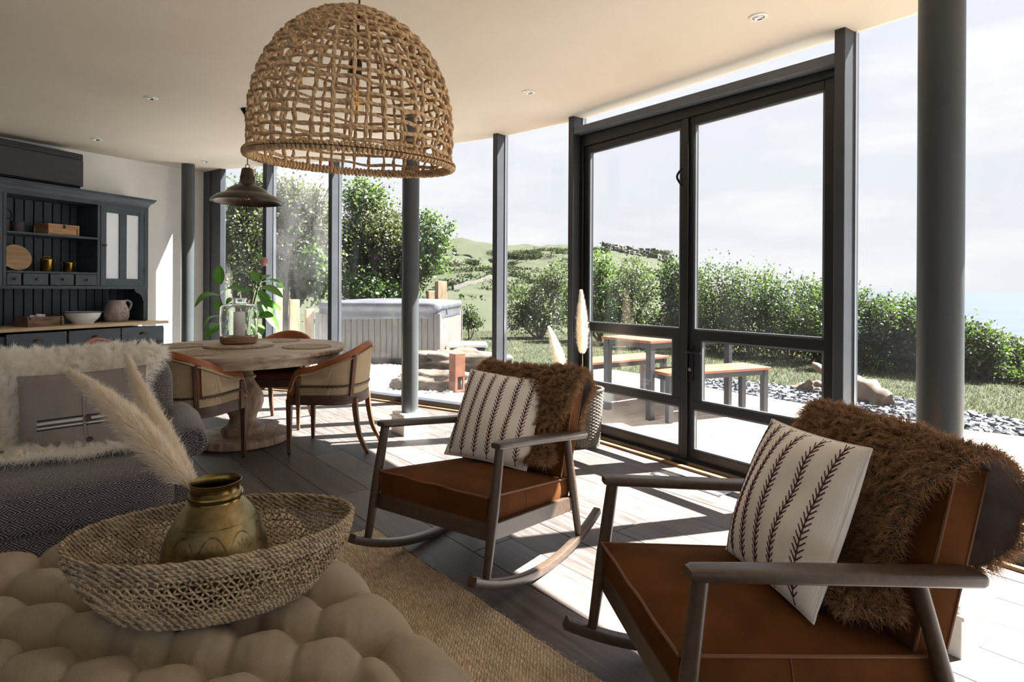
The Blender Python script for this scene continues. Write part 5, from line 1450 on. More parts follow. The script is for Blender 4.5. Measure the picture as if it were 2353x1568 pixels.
# ================================================================== tweed armchair
TH = 0.55
AO = np.array((-1.676, 2.162)); ax_, ay_ = np.array((cos(TH), sin(TH))), np.array((-sin(TH), cos(TH)))
ac_ = thing('armchair', 'grey diamond tweed armchair with rolled arms at the left', 'armchair', (AO[0], AO[1], 0), TH)
TW = MAT['tweed']
def soft_box(c, d, r, n=6, bulge=(0, 0, 0), fn=None):
    """rounded box as a dense grid (superellipsoid), with optional bulge and displacement"""
    U, Vn = 40, 24; G = np.zeros((U, Vn, 3))
    for i in range(U):
        a = 2 * pi * i / U
        for j in range(Vn):
            b = -pi / 2 + pi * j / (Vn - 1)
            e1, e2 = r, r
            ca, sa, cb, sb = cos(a), sin(a), cos(b), sin(b)
            s = lambda q, e: np.sign(q) * abs(q) ** e
            p = np.array((s(cb, e2) * s(ca, e1), s(cb, e2) * s(sa, e1), s(sb, e2)))
            q = p * np.array(d) / 2
            q += np.array(bulge) * (1 - p[0] ** 2) * (1 - p[1] ** 2) * p[2]
            q = q + np.array(c)
            if fn is not None: q = fn(q, p)
            G[i, j] = q
    m = MB(); m.grid(G, cu=True); return m
m = MB(); m.box((0, 0.34, 0.19), (0.86, 0.64, 0.22)); m.build('base', TW, ac_, bev=0.02, seg=3)
def fold(q, p):
    q = q.copy(); q[2] += 0.008 * sin(14 * q[0] + 3) * (p[1] < -0.2) + 0.010 * sin(8 * q[0] - 6 * q[1]) * (p[2] > 0.2) - 0.02 * exp(-((q[0] - 0.02) ** 2 + (q[1] - 0.36) ** 2) * 20) * (p[2] > 0)
    return q
soft_box((0, 0.25, 0.385), (0.74, 0.60, 0.18), 0.28, bulge=(0, 0, 0.03), fn=fold).build('seat_cushion', TW, ac_, angle=180)
m = soft_box((0, 0.02, 0.255), (0.80, 0.10, 0.10), 0.3); m.build('front_roll', TW, ac_, angle=180)
m = MB(); m.box((0, 0.0, 0.14), (0.80, 0.03, 0.20)); m.build('front_apron', TW, ac_, bev=0.012, seg=3)
def bfn(q, p):
    q = q.copy(); q[1] += 0.22 * max(0, q[2] - 0.45); q[2] += 0.012 * sin(5 * q[0] + 1); return q
soft_box((0.0, 0.66, 0.565), (0.74, 0.20, 0.56), 0.3, fn=bfn).build('backrest', TW, ac_, angle=180)
for sx in (-1, 1):
    m = MB(); prof_ = []
    # arm: upright panel under a scroll that rolls outward, seen from the front as a spiral
    out = [(0.33, 0.10), (0.33, 0.50), (0.345, 0.575), (0.375, 0.615), (0.42, 0.628), (0.462, 0.612), (0.485, 0.575), (0.482, 0.535), (0.455, 0.508), (0.425, 0.505), (0.42, 0.47), (0.42, 0.10)]
    o2 = [tuple(p) for p in spline([(a, b, 0) for a, b in out], 60)[:, :2]]
    k = len(o2); ys = [0.03, 0.045, 0.30, 0.55, 0.72]
    R_ = np.array([[(sx * ((x - 0.40) * (0.94 if y == 0.03 else 1) + 0.40 - 0.02 * (y > 0.6)), y, (z - 0.4) * (0.97 if y == 0.03 else 1.0) + 0.4 - 0.02 * (y - 0.05)) for x, z in o2] for y in ys])
    m.grid(R_, cv=True, flip=(sx > 0)); m.F.append(tuple(range(k)) if sx < 0 else tuple(range(k))[::-1]); m.I.append(0)
    m.F.append(tuple((len(ys) - 1) * k + j for j in range(k))); m.I.append(0)
    am = m.build('rolled_arm', TW, ac_, angle=50)
    q = [(sx * (0.415 + 0.052 * (1 - a / 14) * cos(a)), 0.026, 0.567 + 0.052 * (1 - a / 14) * sin(a)) for a in np.linspace(-1.2, 8.0, 44)]
    m = MB(); m.tube(q, 0.007, 8); m.build('scroll_piping', TW, am)
    for y in (0.06, 0.62):
        m = MB(); m.lathe([(0.016, 0.0), (0.024, 0.10)], 14, c=(sx * 0.37, y, 0)); m.build('foot', MAT['chair_wood'], ac_)
# cream fleece over the back and down to the seat
def W_(p): return np.array((AO[0], AO[1], 0)) + np.array((ax_[0] * p[0] + ay_[0] * p[1], ax_[1] * p[0] + ay_[1] * p[1], p[2]))
def fl_wid(v):
    q = 0.02 * sin(10 * v + 1) + 0.015 * sin(23 * v)
    if v < 0.20: return (-0.20 - q, 0.27 + q)
    if v < 0.35: return (-0.36 - q, 0.16 + q + (0.20 - v) * -0.2)
    return (-0.40 - q, 0.275 + q + 0.02 * (v > .6))
pathF = [(0.26, 0.498), (0.36, 0.488), (0.48, 0.505), (0.55, 0.57), (0.575, 0.68), (0.60, 0.76), (0.63, 0.835), (0.70, 0.873), (0.79, 0.865), (0.835, 0.80), (0.84, 0.70)]
fz = throw(None, 'fluffy cream sheepskin draped over the back of the tweed armchair', 21, 0, 0, pathF, fl_wid, 44000, MAT['cream_wool'], MAT['hide_cream'], nm='sheepskin_fleece', length=0.055, width=0.0015, tuft=0.03)
fz.matrix_world = ac_.matrix_world.copy() if False else Matrix.Translation((AO[0], AO[1], 0)) @ Matrix.Rotation(TH, 4, 'Z')
# linen cushion with a buttoned placket and a striped band
Mg = Matrix.Translation((-1.882, 2.545, 0.635)) @ Matrix.Rotation(0.22, 4, 'Z') @ Matrix.Rotation(-0.16, 4, 'X') @ Matrix.Rotation(-0.08, 4, 'Y')
pg, fg = pillow('linen_cushion', 'grey brown linen cushion with striped band and buttons on the tweed armchair', 0.50, 0.40, 0.07, MAT['linen_grey'], MAT['linen_grey'], Mg)
def strip(parent, nm, mat, ua, va, ub, vb, wd, lift=0.0015, n=24):
    V_, Q_ = [], []
    for i in range(n + 1):
        t_ = i / n; u, v = ua + (ub - ua) * t_, va + (vb - va) * t_
        d = np.array((ub - ua, vb - va)); d = d / np.linalg.norm(d); s = np.array((-d[1], d[0])) * wd
        for sg in (-1, 1): V_.append(fg(u + s[0] * sg, v + s[1] * sg, -1) + np.array((0, -lift, 0)))
    Q_ = [(2 * i, 2 * i + 1, 2 * i + 3, 2 * i + 2) for i in range(n)]
    return link(nm, big_mesh(nm, np.array(V_), np.array(Q_), mat, True), parent)
for v, mt, wd in ((0.02, 'navy_thread', 0.016), (-0.045, 'white_thread', 0.022), (-0.10, 'navy_thread', 0.010), (-0.145, 'white_thread', 0.014), (-0.185, 'navy_thread', 0.012)):
    strip(pg, 'woven_stripe', MAT[mt], -0.62, v - 0.02, 0.9, v + 0.03, wd)
strip(pg, 'placket', MAT['linen_grey'], 0.18, -0.96, 0.10, 0.95, 0.022, 0.004)
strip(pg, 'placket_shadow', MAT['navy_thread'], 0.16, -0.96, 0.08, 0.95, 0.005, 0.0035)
for (u, v) in ((0.19, -0.05), (0.21, -0.52)):
    c = fg(u, v, -1); m = MB(); m.M = Matrix.Translation(c + np.array((0, -0.004, 0))) @ Matrix.Rotation(pi / 2, 4, 'X')
    m.lathe([(0, 0), (0.0125, 0), (0.0135, 0.002), (0.0125, 0.005), (0.0095, 0.004), (0, 0.0035)], 24, cap=False); m.build('button', MAT['button_horn'], pg)
# ================================================================== ottoman, tray basket, vase
E1, E2 = np.array((0.63, -0.777)), np.array((-0.777, -0.63))
FC = np.array((-0.915, 2.272)); OL, OW = 1.34, 1.00; OZ = 0.425
ot = thing('ottoman', 'large taupe linen ottoman with deep buttoned tufting in the foreground', 'ottoman', (FC[0], FC[1], 0), atan2(E1[1], E1[0]))
# local: x along E1 (towards the camera), y = -E2 side -> use y negative towards the left of the picture
BX, BY = 0.231, 0.198
def w2o(p): d = np.array(p) - FC; return (d @ E1, -(d @ E2))
bs = [w2o(p) for p in ((-.456, 1.665), (-.4726, 1.52), (-.3176, 1.485), (-.4875, 1.381), (-.321, 1.34))]
bx0, by0 = bs[2]
btn = []
for i in range(-8, 9):
    for j in range(-8, 9):
        if (i + j) % 2: continue
        x, y = bx0 + BX / 2 * i, by0 + BY / 2 * j
        if 0.10 < x < OL - 0.10 and -OW + 0.10 < y < -0.085: btn.append((x, y))
B2 = np.array(btn)
segs = []
for i in range(len(B2)):
    for j in range(i + 1, len(B2)):
        d = abs(B2[i] - B2[j])
        if d[0] < BX * 0.6 and d[1] < BY * 0.6 and d[0] > 0.05 and d[1] > 0.05: segs.append((B2[i], B2[j]))
for p in B2:          # pleats that run out to the edges
    if p[1] > -0.085 - BY * 0.62: segs.append((p, np.array((p[0] , 0.0))))
    if p[0] > OL - 0.10 - BX * 0.62: segs.append((p, np.array((OL, p[1]))))
    if p[0] < 0.10 + BX * 0.62: segs.append((p, np.array((0.0, p[1]))))
    if p[1] < -OW + 0.10 + BY * 0.62: segs.append((p, np.array((p[0], -OW))))
NXo, NYo = 230, 170
xs = np.linspace(0, OL, NXo); ys = np.linspace(-OW, 0, NYo)
XX, YY = np.meshgrid(xs, ys, indexing='ij'); PT = np.stack([XX.ravel(), YY.ravel()], 1)
dl = np.full(len(PT), 9.0); dl2 = np.full(len(PT), 9.0)       # folded pleats one way, thin creases the other
for a_, b_ in segs:
    ab = b_ - a_; tt = np.clip(((PT - a_) @ ab) / (ab @ ab), 0, 1)
    bow = np.array((-ab[1], ab[0])) / np.linalg.norm(ab) * 0.012          # pleats bow a little
    dd = np.linalg.norm(PT - a_ - tt[:, None] * ab - (np.sin(pi * tt))[:, None] * bow * (ab[0] * ab[1] > 1e-6), axis=1)
    if ab[0] * ab[1] < -1e-6: dl2 = np.minimum(dl2, dd)
    else: dl = np.minimum(dl, dd)
db = np.full(len(PT), 9.0)
for p in B2: db = np.minimum(db, np.linalg.norm(PT - p, axis=1))
edge = np.minimum.reduce([PT[:, 0], OL - PT[:, 0], -PT[:, 1], PT[:, 1] + OW])
rim = 0.075 * (1 - np.sqrt(np.clip(1 - (1 - np.clip(edge / 0.13, 0, 1)) ** 2.2, 0, 1)))
hh = 0.036 * (1 - np.exp(-(dl / 0.034) ** 1.25)) - 0.014 * np.exp(-(dl2 / 0.013) ** 1.2) - 0.058 * np.exp(-(db / 0.044) ** 1.35) - 0.007 * np.exp(-(dl / 0.006) ** 2) * np.clip(edge / 0.05, 0, 1)
wr = 0.0012 * np.sin(140 * (PT[:, 0] * 0.6 + PT[:, 1])) * np.exp(-(db / 0.09) ** 2)
Z = OZ - 0.032 + hh - rim + wr
G = np.stack([XX, YY, Z.reshape(XX.shape)], 2)
bul = lambda z: 0.022 * sin(pi * np.clip((z - 0.22) / 0.16, 0, 1)) if z > 0.22 else 0.0
m = MB(); m.grid(G)
ring = [(i, 0) for i in range(NXo)] + [(NXo - 1, j) for j in range(1, NYo)] + [(i, NYo - 1) for i in range(NXo - 2, -1, -1)] + [(0, j) for j in range(NYo - 2, 0, -1)]
R0 = np.array([G[a] for a in ring]); cen = np.array((OL / 2, -OW / 2))
nrm_ = np.array([((1 if a[0] == NXo - 1 else -1 if a[0] == 0 else 0), (1 if a[1] == NYo - 1 else -1 if a[1] == 0 else 0)) for a in ring], float)
nrm_ /= np.linalg.norm(nrm_, axis=1)[:, None]
rows = [R0]
for z, o in ((0.315, 0.016), (0.29, 0.022), (0.26, 0.020), (0.235, 0.008), (0.228, -0.004), (0.222, 0.004), (0.19, 0.012), (0.12, 0.012), (0.06, 0.008), (0.055, 0.0)):
    q = R0.copy(); q[:, :2] += nrm_ * o; q[:, 2] = np.minimum(z, R0[:, 2] - 0.004 * (0.33 - z)); rows.append(q)
m.grid(np.array(rows).transpose(1, 0, 2), cu=True, flip=True)
m.build('tufted_cover', MAT['linen_taupe'], ot, angle=180)
m0 = None
for p in btn:
    if m0 is None:
        m = MB(); m.lathe([(0.0, 0.004), (0.006, 0.0035), (0.0105, 0.001), (0.012, -0.003)], 14, cap=False); m0 = m.build('tuft_button', MAT['linen_taupe'], ot); o = m0
    else:
        o = m0.copy(); COL.objects.link(o)
    o.location = (p[0], p[1], OZ - 0.032 - 0.074)
for x in (0.08, OL - 0.08):
    for y in (-0.08, -OW + 0.08):
        m = MB(); m.lathe([(0.02, 0.0), (0.03, 0.03), (0.03, 0.075)], 16, c=(x, y, 0)); m.build('foot', MAT['chair_wood_dark'], ot)
# oval seagrass tray basket
BC = np.array((-0.738, 1.462)); BA, BB, BH = 0.325, 0.205, 0.168; BR = radians(19); BZ = 0.428
tk = thing('tray_basket', 'large oval openwork seagrass basket standing on the tufted ottoman', 'basket', (BC[0], BC[1], BZ), BR)
def bprof(f):   # f 0 bottom .. 1 rim -> scale of the oval, height
    return 0.70 + 0.30 * sin(pi / 2 * min(1, f * 1.02)) ** 0.9, 0.008 + BH * f
def bp(a, f, o=0.0):
    s, z = bprof(f); return np.array(((BA * s + o) * cos(a), (BB * s + o) * sin(a), z + 0.004 * f * cos(a) ** 2))
NA = 92
def ringtube(mm, f, r, wob=0.0014, o=0.0, ph=0.0):
    an = np.linspace(0, 2 * pi, NA * 2, endpoint=False)
    mm.tube([bp(a, f, o + wob * sin(NA / 2 * a + ph)) + np.array((0, 0, wob * 0.8 * cos(NA / 2 * a + ph))) for a in an], r, 6, closed=True)
m = MB()
for k, f in enumerate(np.linspace(0.80, 0.985, 5)): ringtube(m, f, 0.0052, 0.0018, 0, pi * k)
ringtube(m, 1.0, 0.0065, 0.002)
for k, f in enumerate(np.linspace(0.03, 0.17, 4)): ringtube(m, f, 0.0052, 0.0018, 0, pi * k)
stuff(m.build('rim_bands', MAT['seagrass'], tk))
m = MB()
for k, f in enumerate(np.linspace(0.27, 0.71, 5)): ringtube(m, f, 0.0027, 0.0022, 0, pi * k)
for k in range(NA):           # crossing strands of the openwork
    a0 = 2 * pi * k / NA
    for sg in (-1, 1):
        m.tube([bp(a0 + sg * 2 * pi / NA * 1.5 * (f - 0.17) / 0.63 * 2.0, f, 0.0025 * sin(25 * f + sg)) for f in np.linspace(0.15, 0.82, 12)], 0.0024, 5, cap=False)
stuff(m.build('openwork_weave', MAT['seagrass'], tk))
m = MB()
for q in range(16):
    s = (q + 0.5) / 16 * 0.705
    m.tube([(BA * s * cos(a), BB * s * sin(a), 0.006 + 0.0012 * sin(30 * a + q * pi)) for a in np.linspace(0, 2 * pi, 90, endpoint=False)], 0.0058, 5, closed=True)
stuff(m.build('coiled_base', MAT['seagrass'], tk))
# brass vase in the basket
vs = thing('brass_vase', 'round engraved brass vase standing inside the oval basket', 'vase', (-0.752, 1.475, 0.438), 0.4)
vs.scale = (0.91, 0.91, 0.97)
m = MB(); m.lathe([(0, 0), (0.085, 0.0), (0.112, 0.018), (0.131, 0.055), (0.137, 0.09), (0.133, 0.125), (0.118, 0.165), (0.098, 0.20), (0.078, 0.226), (0.066, 0.236)], 72, cap=False); m.build('body', MAT['vase'], vs)
m = MB(); m.lathe([(0.066, 0.236), (0.0655, 0.24), (0.069, 0.243), (0.0705, 0.25), (0.069, 0.257), (0.0635, 0.262), (0.0625, 0.27), (0.064, 0.278), (0.067, 0.283), (0.0675, 0.286), (0.065, 0.287), (0.061, 0.28), (0.059, 0.262), (0.062, 0.24), (0.09, 0.19), (0.12, 0.1), (0.0, 0.02)], 64, cap=False); m.build('neck', MAT['brass_neck'], vs)
def plume(name, label, base, tip, L_frac, r, n, seed, group=None, bend=0.0, stem_r=0.0028):
    """one pampas stem with its feathery head"""
    t = thing(name, label, 'dried grass', tuple(base), 0, group)
    b = np.zeros(3); d = np.array(tip) - np.array(base); L = np.linalg.norm(d); d /= L
    side = np.cross(d, (0, 0, 1)); side /= np.linalg.norm(side) + 1e-9; up = np.cross(side, d)
    P = np.array([d * L * s - up * bend * 4 * s * (1 - s) * -1 for s in np.linspace(0, 1, 30)])
    m = MB(); m.tube(P, np.linspace(stem_r, 0.0007, 30), 7); m.build('stem', MAT['dry_stem'], t)
    rg = np.random.default_rng(seed)
    s = 1 - L_frac + L_frac * rg.random(n) ** 0.85
    i = s * 29; i0 = np.clip(i.astype(int), 0, 28); f = (i - i0)[:, None]
    root = P[i0] * (1 - f) + P[i0 + 1] * f
    q = (s - (1 - L_frac)) / L_frac
    env = r * np.clip(np.sin(pi * (q * 0.86 + 0.13)), 0.05, 1) ** 0.75 * (1.05 - 0.6 * q)
    rd = rg.normal(size=(n, 3)); rd -= d * (rd @ d)[:, None]; rd /= np.linalg.norm(rd, axis=1)[:, None]
    # little branchlets: fibres share a few directions
    D = d * rg.uniform(0.75, 1.3, n)[:, None] + rd * rg.uniform(0.15, 0.75, n)[:, None]; D /= np.linalg.norm(D, axis=1)[:, None]
    root = root + rd * (env * rg.random(n) ** 0.6 * 0.75)[:, None]
    Vv, Q = strands(root, D, (0.3 * r + env * 1.0) * rg.uniform(0.6, 1.2, n), 0.00075 * (r / 0.03) ** 0.5, 3, 0.006, 0.18, rg)
    stuff(link('feathery_head', big_mesh('feathery_head', Vv, Q, MAT['plume']), t))
    return t
pm('dry_stem', (206, 184, 142), (170, 146, 106), scale=20, rough=0.7)
plume('pampas_stem', 'long cream pampas plume leaning left from the brass vase', (-0.765, 1.475, 0.62), (-1.235, 1.62, 0.968), 0.80, 0.042, 13000, 3, bend=0.03)
plume('pampas_stem', 'shorter upright cream pampas plume behind the leaning one in the vase', (-0.762, 1.485, 0.62), (-1.17, 1.76, 1.0), 0.80, 0.036, 10000, 4, bend=-0.03)
# jute rug
rg_ = thing('jute_rug', 'braided natural jute rug under the ottoman', 'rug', (-0.691, 2.907, 0.0), atan2(-0.7577, 0.6527))
RLx, RLy = 2.6, 2.3
nx, ny = 420, 150; xs = np.linspace(0, RLx * 0.85, nx); ys = np.linspace(-0.85, 0, ny)
XX, YY = np.meshgrid(xs, ys, indexing='ij')
row = 0.024; r_ = YY / row; k_ = np.floor(r_); fr_ = r_ - k_
h = 0.004 + 0.006 * np.sqrt(np.clip(1 - (2 * fr_ - 1) ** 2, 0, 1)) + 0.0022 * np.sin(XX / 0.0105 * pi + (2 * fr_ - 1) * 2.4 * np.where(k_ % 2 == 0, 1, -1))
h += 0.0015 * RNG.random(h.shape)
ex = np.clip(np.minimum(XX, -YY) / 0.01, 0, 1); h *= ex
G = np.stack([XX + 0.002 * np.sin(YY * 60), YY + 0.003 * np.sin(XX * 9) + 0.0022 * np.sin(XX * 31), h], 2)
i_, j_ = np.meshgrid(np.arange(nx - 1), np.arange(ny - 1), indexing='ij'); a_ = (i_ * ny + j_).ravel()
o = link('braided_rows', big_mesh('braided_rows', G.reshape(-1, 3), np.stack([a_, a_ + ny, a_ + ny + 1, a_ + 1], 1), MAT['jute'], True), rg_); stuff(o)
one(lambda m: m.box((RLx / 2, -0.85 - (RLy - 0.85) / 2, 0.004), (RLx, RLy - 0.85, 0.008)), 'rug_base', MAT['jute'], rg_)
pf = np.stack([RNG.random(6000) * RLx * 0.85, -RNG.random(6000) ** 2 * 0.85, np.full(6000, 0.009)], 1)
df = RNG.normal(size=(6000, 3)) * np.array((1, 1, 0.3)) + np.array((0, 0, 0.25)); df /= np.linalg.norm(df, axis=1)[:, None]
Vv, Q = strands(pf, df, 0.014 * RNG.uniform(0.4, 1.3, 6000), 0.0004, 3, 0.002, 0.5)
stuff(link('loose_fibres', big_mesh('loose_fibres', Vv, Q, MAT['plume']), rg_))
# ================================================================== woven lampshade
LC = np.array((-0.535, 1.94)); LZ = 1.632; LR = 0.327; LH = 0.488
ls = thing('woven_lampshade', 'large woven rope dome lampshade hanging over the seating', 'lamp', (LC[0], LC[1], LZ), 0)
ls.rotation_euler = (radians(4.5), radians(2.6), 0)
def dome(a, f):   # f: 0 rim .. 1 crown
    t_ = f
    r = LR * (1.0 - 0.02 * (1 - t_) ** 2) * max(0.0, 1 - max(0.0, (t_ - 0.12) / 0.88) ** 2.25) ** 0.52
    z = LH * (t_ if t_ < 0.12 else 0.12 + 0.88 * (t_ - 0.12) / 0.88)
    return np.array((r * cos(a), r * sin(a), z))
lr = random.Random(4)
# distribute by arc length so that the crown is covered too
ff = np.linspace(0, 1, 400); dd_ = np.array([dome(0, q) for q in ff]); sl = np.r_[0, np.cumsum(np.linalg.norm(np.diff(dd_, axis=0), axis=1))]; sl /= sl[-1]
f_of = lambda s: float(np.interp(s, sl, ff))
HR = MAT['hyacinth_rope']
NW_, NR_ = 42, 19
for k in range(NW_):
    a0 = 2 * pi * k / NW_ + lr.uniform(-0.03, 0.03); w1, w2, w3 = lr.uniform(0, 6), lr.uniform(0, 6), lr.uniform(0.006, 0.018)
    top = 0.985 if k % 2 == 0 else lr.uniform(0.70, 0.86)
    q = []
    for i in range(64):
        s = i / 63 * top; n_ = s * (NR_ + 3)
        p = dome(a0 + w3 * sin(7 * s + w1) / (0.25 + (1 - s)), f_of(s)); c = p / (np.linalg.norm(p[:2]) + 0.02)
        amp = 0.0055 * (1 if k % 2 else -1) * sin(pi * n_)
        q.append(p + np.array((c[0], c[1], 0.2)) * amp)
    m = MB(); m.tube(q, [0.0056 + 0.0013 * sin(i * 0.9 + w2) for i in range(64)], 7); m.build('warp_rope', HR, ls)
for k in range(NR_):
    s0 = 0.045 + 0.92 * k / (NR_ - 1) * 0.96; w1, w2 = lr.uniform(0, 6), lr.uniform(0, 6); am = lr.uniform(0.003, 0.009)
    rr = np.linalg.norm(dome(0, f_of(s0))[:2]); n_ = max(28, int(170 * rr / LR))
    q = []
    for i in range(n_):
        a = 2 * pi * i / n_
        p = dome(a, f_of(min(0.99, s0 + am * (sin(3 * a + w1) + 0.7 * sin(7 * a + w2) + 0.4 * sin(13 * a + w1))))); c = p / (np.linalg.norm(p[:2]) + 0.02)
        q.append(p + np.array((c[0], c[1], 0.2)) * 0.005 * sin(NW_ / 2 * a + (pi if k % 2 else 0)))
    m = MB(); m.tube(q, [0.0052 + 0.0011 * sin(i * 0.37 + w2) for i in range(n_)], 7, closed=True); m.build('weft_rope', HR, ls)
m = MB()
for k in range(150):   # bound rim: short wraps round a core
    a = 2 * pi * k / 150; c = np.array((LR * cos(a), LR * sin(a), 0.0)); e_ = np.array((cos(a), sin(a), 0)); tt = np.array((-sin(a), cos(a), 0))
    q = [c + e_ * 0.0098 * cos(b) + np.array((0, 0, 1)) * 0.0098 * sin(b) + tt * (0.006 * (b / 6.28 - 0.5)) for b in np.linspace(0, 2 * pi, 9)]
    m.tube(q, 0.0066 + 0.001 * sin(k * 2.1), 6, cap=False)
stuff(m.build('bound_rim', HR, ls))
Mi = Matrix.Rotation(radians(4.5), 4, 'X')
m = MB(); m.tube([(0.006, 0, LH - 0.005), (0.0, 0, LH - 0.155)], 0.0045, 8); m.build('flex', MAT['copper_old'], ls)
m = MB(); m.tube([(0.006, 0, LH - 0.008), (0.022, -0.062, LH + 0.43)], 0.0036, 8); m.build('ceiling_cable', MAT['copper_old'], ls)
m = MB(); m.lathe([(0.0, 0.0), (0.018, 0.0), (0.02, 0.01), (0.02, 0.05), (0.012, 0.065), (0.0, 0.068)], 24, c=(0, 0, LH - 0.215), cap=False); m.build('lamp_holder', MAT['lamp_bulb_cap'], ls)
m = MB(); m.lathe([(0.013, 0.0), (0.016, -0.02), (0.028, -0.05), (0.0325, -0.08), (0.028, -0.108), (0.012, -0.125), (0.0, -0.128)], 28, c=(0, 0, LH - 0.215), cap=False); m.build('bulb', MAT['bulb'], ls)
m = MB()
for k in range(6):
    a = 2 * pi * k / 6; m.tube([(0.010 * cos(a), 0.010 * sin(a), LH - 0.255), (0.013 * cos(a + 0.5), 0.013 * sin(a + 0.5), LH - 0.305)], 0.0011, 5)
stuff(m.build('filament', MAT['filament'], ls))
# ================================================================== wicker basket with pampas by the doors
wb = thing('wicker_basket', 'tall round grey wicker basket by the left door jamb behind the rocking chair', 'basket', (0.555, 4.50, 0), 0)
m = MB()
for k in range(34):
    z = 0.008 + k * 0.0125; r = 0.125 + 0.028 * (k / 33)
    m.tube([((r + 0.004 * sin(16 * a + pi * k)) * cos(a), (r + 0.004 * sin(16 * a + pi * k)) * sin(a), z) for a in np.linspace(0, 2 * pi, 96, endpoint=False)], 0.0056, 5, closed=True)
stuff(m.build('woven_side', MAT['grey_wicker'], wb))
m = MB()
for k in range(32):
    a = 2 * pi * k / 32; m.tube([(0.125 * cos(a), 0.125 * sin(a), 0.0), (0.153 * cos(a), 0.153 * sin(a), 0.43)], 0.005, 6)
stuff(m.build('stakes', MAT['grey_wicker'], wb))
m = MB()
for o_ in (0, pi): m.tube([((0.155 + 0.005 * sin(20 * a + o_)) * cos(a), (0.155 + 0.005 * sin(20 * a + o_)) * sin(a), 0.435 + 0.006 * cos(20 * a + o_)) for a in np.linspace(0, 2 * pi, 120, endpoint=False)], 0.008, 6, closed=True)
m.build('plaited_rim', MAT['grey_wicker'], wb)
one(lambda m: m.lathe([(0, 0.004), (0.122, 0.004)], 32, cap=False), 'basket_floor', MAT['grey_wicker'], wb)
plume('pampas_stem', 'slim upright pampas plume against the dark door jamb', (0.555, 4.52, 0.02), (0.545, 4.56, 1.195), 0.42, 0.05, 7000, 12, None, 0.02, 0.004)
plume('pampas_stem', 'pampas plume tilting left out of the wicker basket', (0.53, 4.50, 0.02), (0.30, 4.66, 0.90), 0.45, 0.048, 7000, 13, None, 0.02, 0.004)
# ================================================================== terrace
def facade_pts(off):
    ks = 'DBAFMGHI'; out = []
    for i, k in enumerate(ks):
        a = V[ks[max(0, i - 1)]]; b = V[ks[min(len(ks) - 1, i + 1)]]; d = (b - a) / np.linalg.norm(b - a)
        out.append(V[k] + np.array((d[1], -d[0])) * off)
    return out
fo = facade_pts(0.115)
PATIO = [tuple(p) for p in (np.array((6.50, -4.7)), np.array((10.5, -4.2)), np.array((8.6, -1.2)), np.array((6.3, 1.9)), np.array((5.05, 3.7)), np.array((4.30, 4.83)), np.array((3.95, 5.10)), np.array((2.99, 6.39)), np.array((2.50, 7.05)), np.array((1.97, 8.15)), np.array((1.30, 9.0)), np.array((0.05, 5.75)))] + [tuple(p) for p in (fo[2], fo[1], fo[0], V['E'] + np.array((0.12, 0.05)))]  # stretch behind the camera is added, to bounce sunlight indoors
m = MB(); m.prism(PATIO, -0.2, -0.02); terr = struct(m.build('patio', MAT['paving_joint'], smooth=False))
TE, TN = np.array((0.588, -0.809)), np.array((0.809, 0.588))
pr = random.Random(3); to = fo[2]
y = -0.3
while y < 7.0:
    d = pr.choice((0.44, 0.58, 0.72)); x = -5.5 + pr.random() * 0.6
    while x < 12.5:
        l = pr.choice((0.44, 0.58, 0.72, 0.88))
        q = [to + TE * s + TN * t for s, t in ((x + 0.005, y + 0.005), (x + l - 0.005, y + 0.005), (x + l - 0.005, y + d - 0.005), (x + 0.005, y + d - 0.005))]
        x += l
        c = clip_poly(PATIO, [tuple(v) for v in q])
        if c and poly_area(c) > 0.02 and max(p[1] for p in c) > -0.8:
            link('paving_slab', plank_mesh('paving_slab', c, -0.03, -0.004 + pr.uniform(-0.002, 0.002), to, TE, TN, MAT['paving'], 0.004), terr)
    y += d
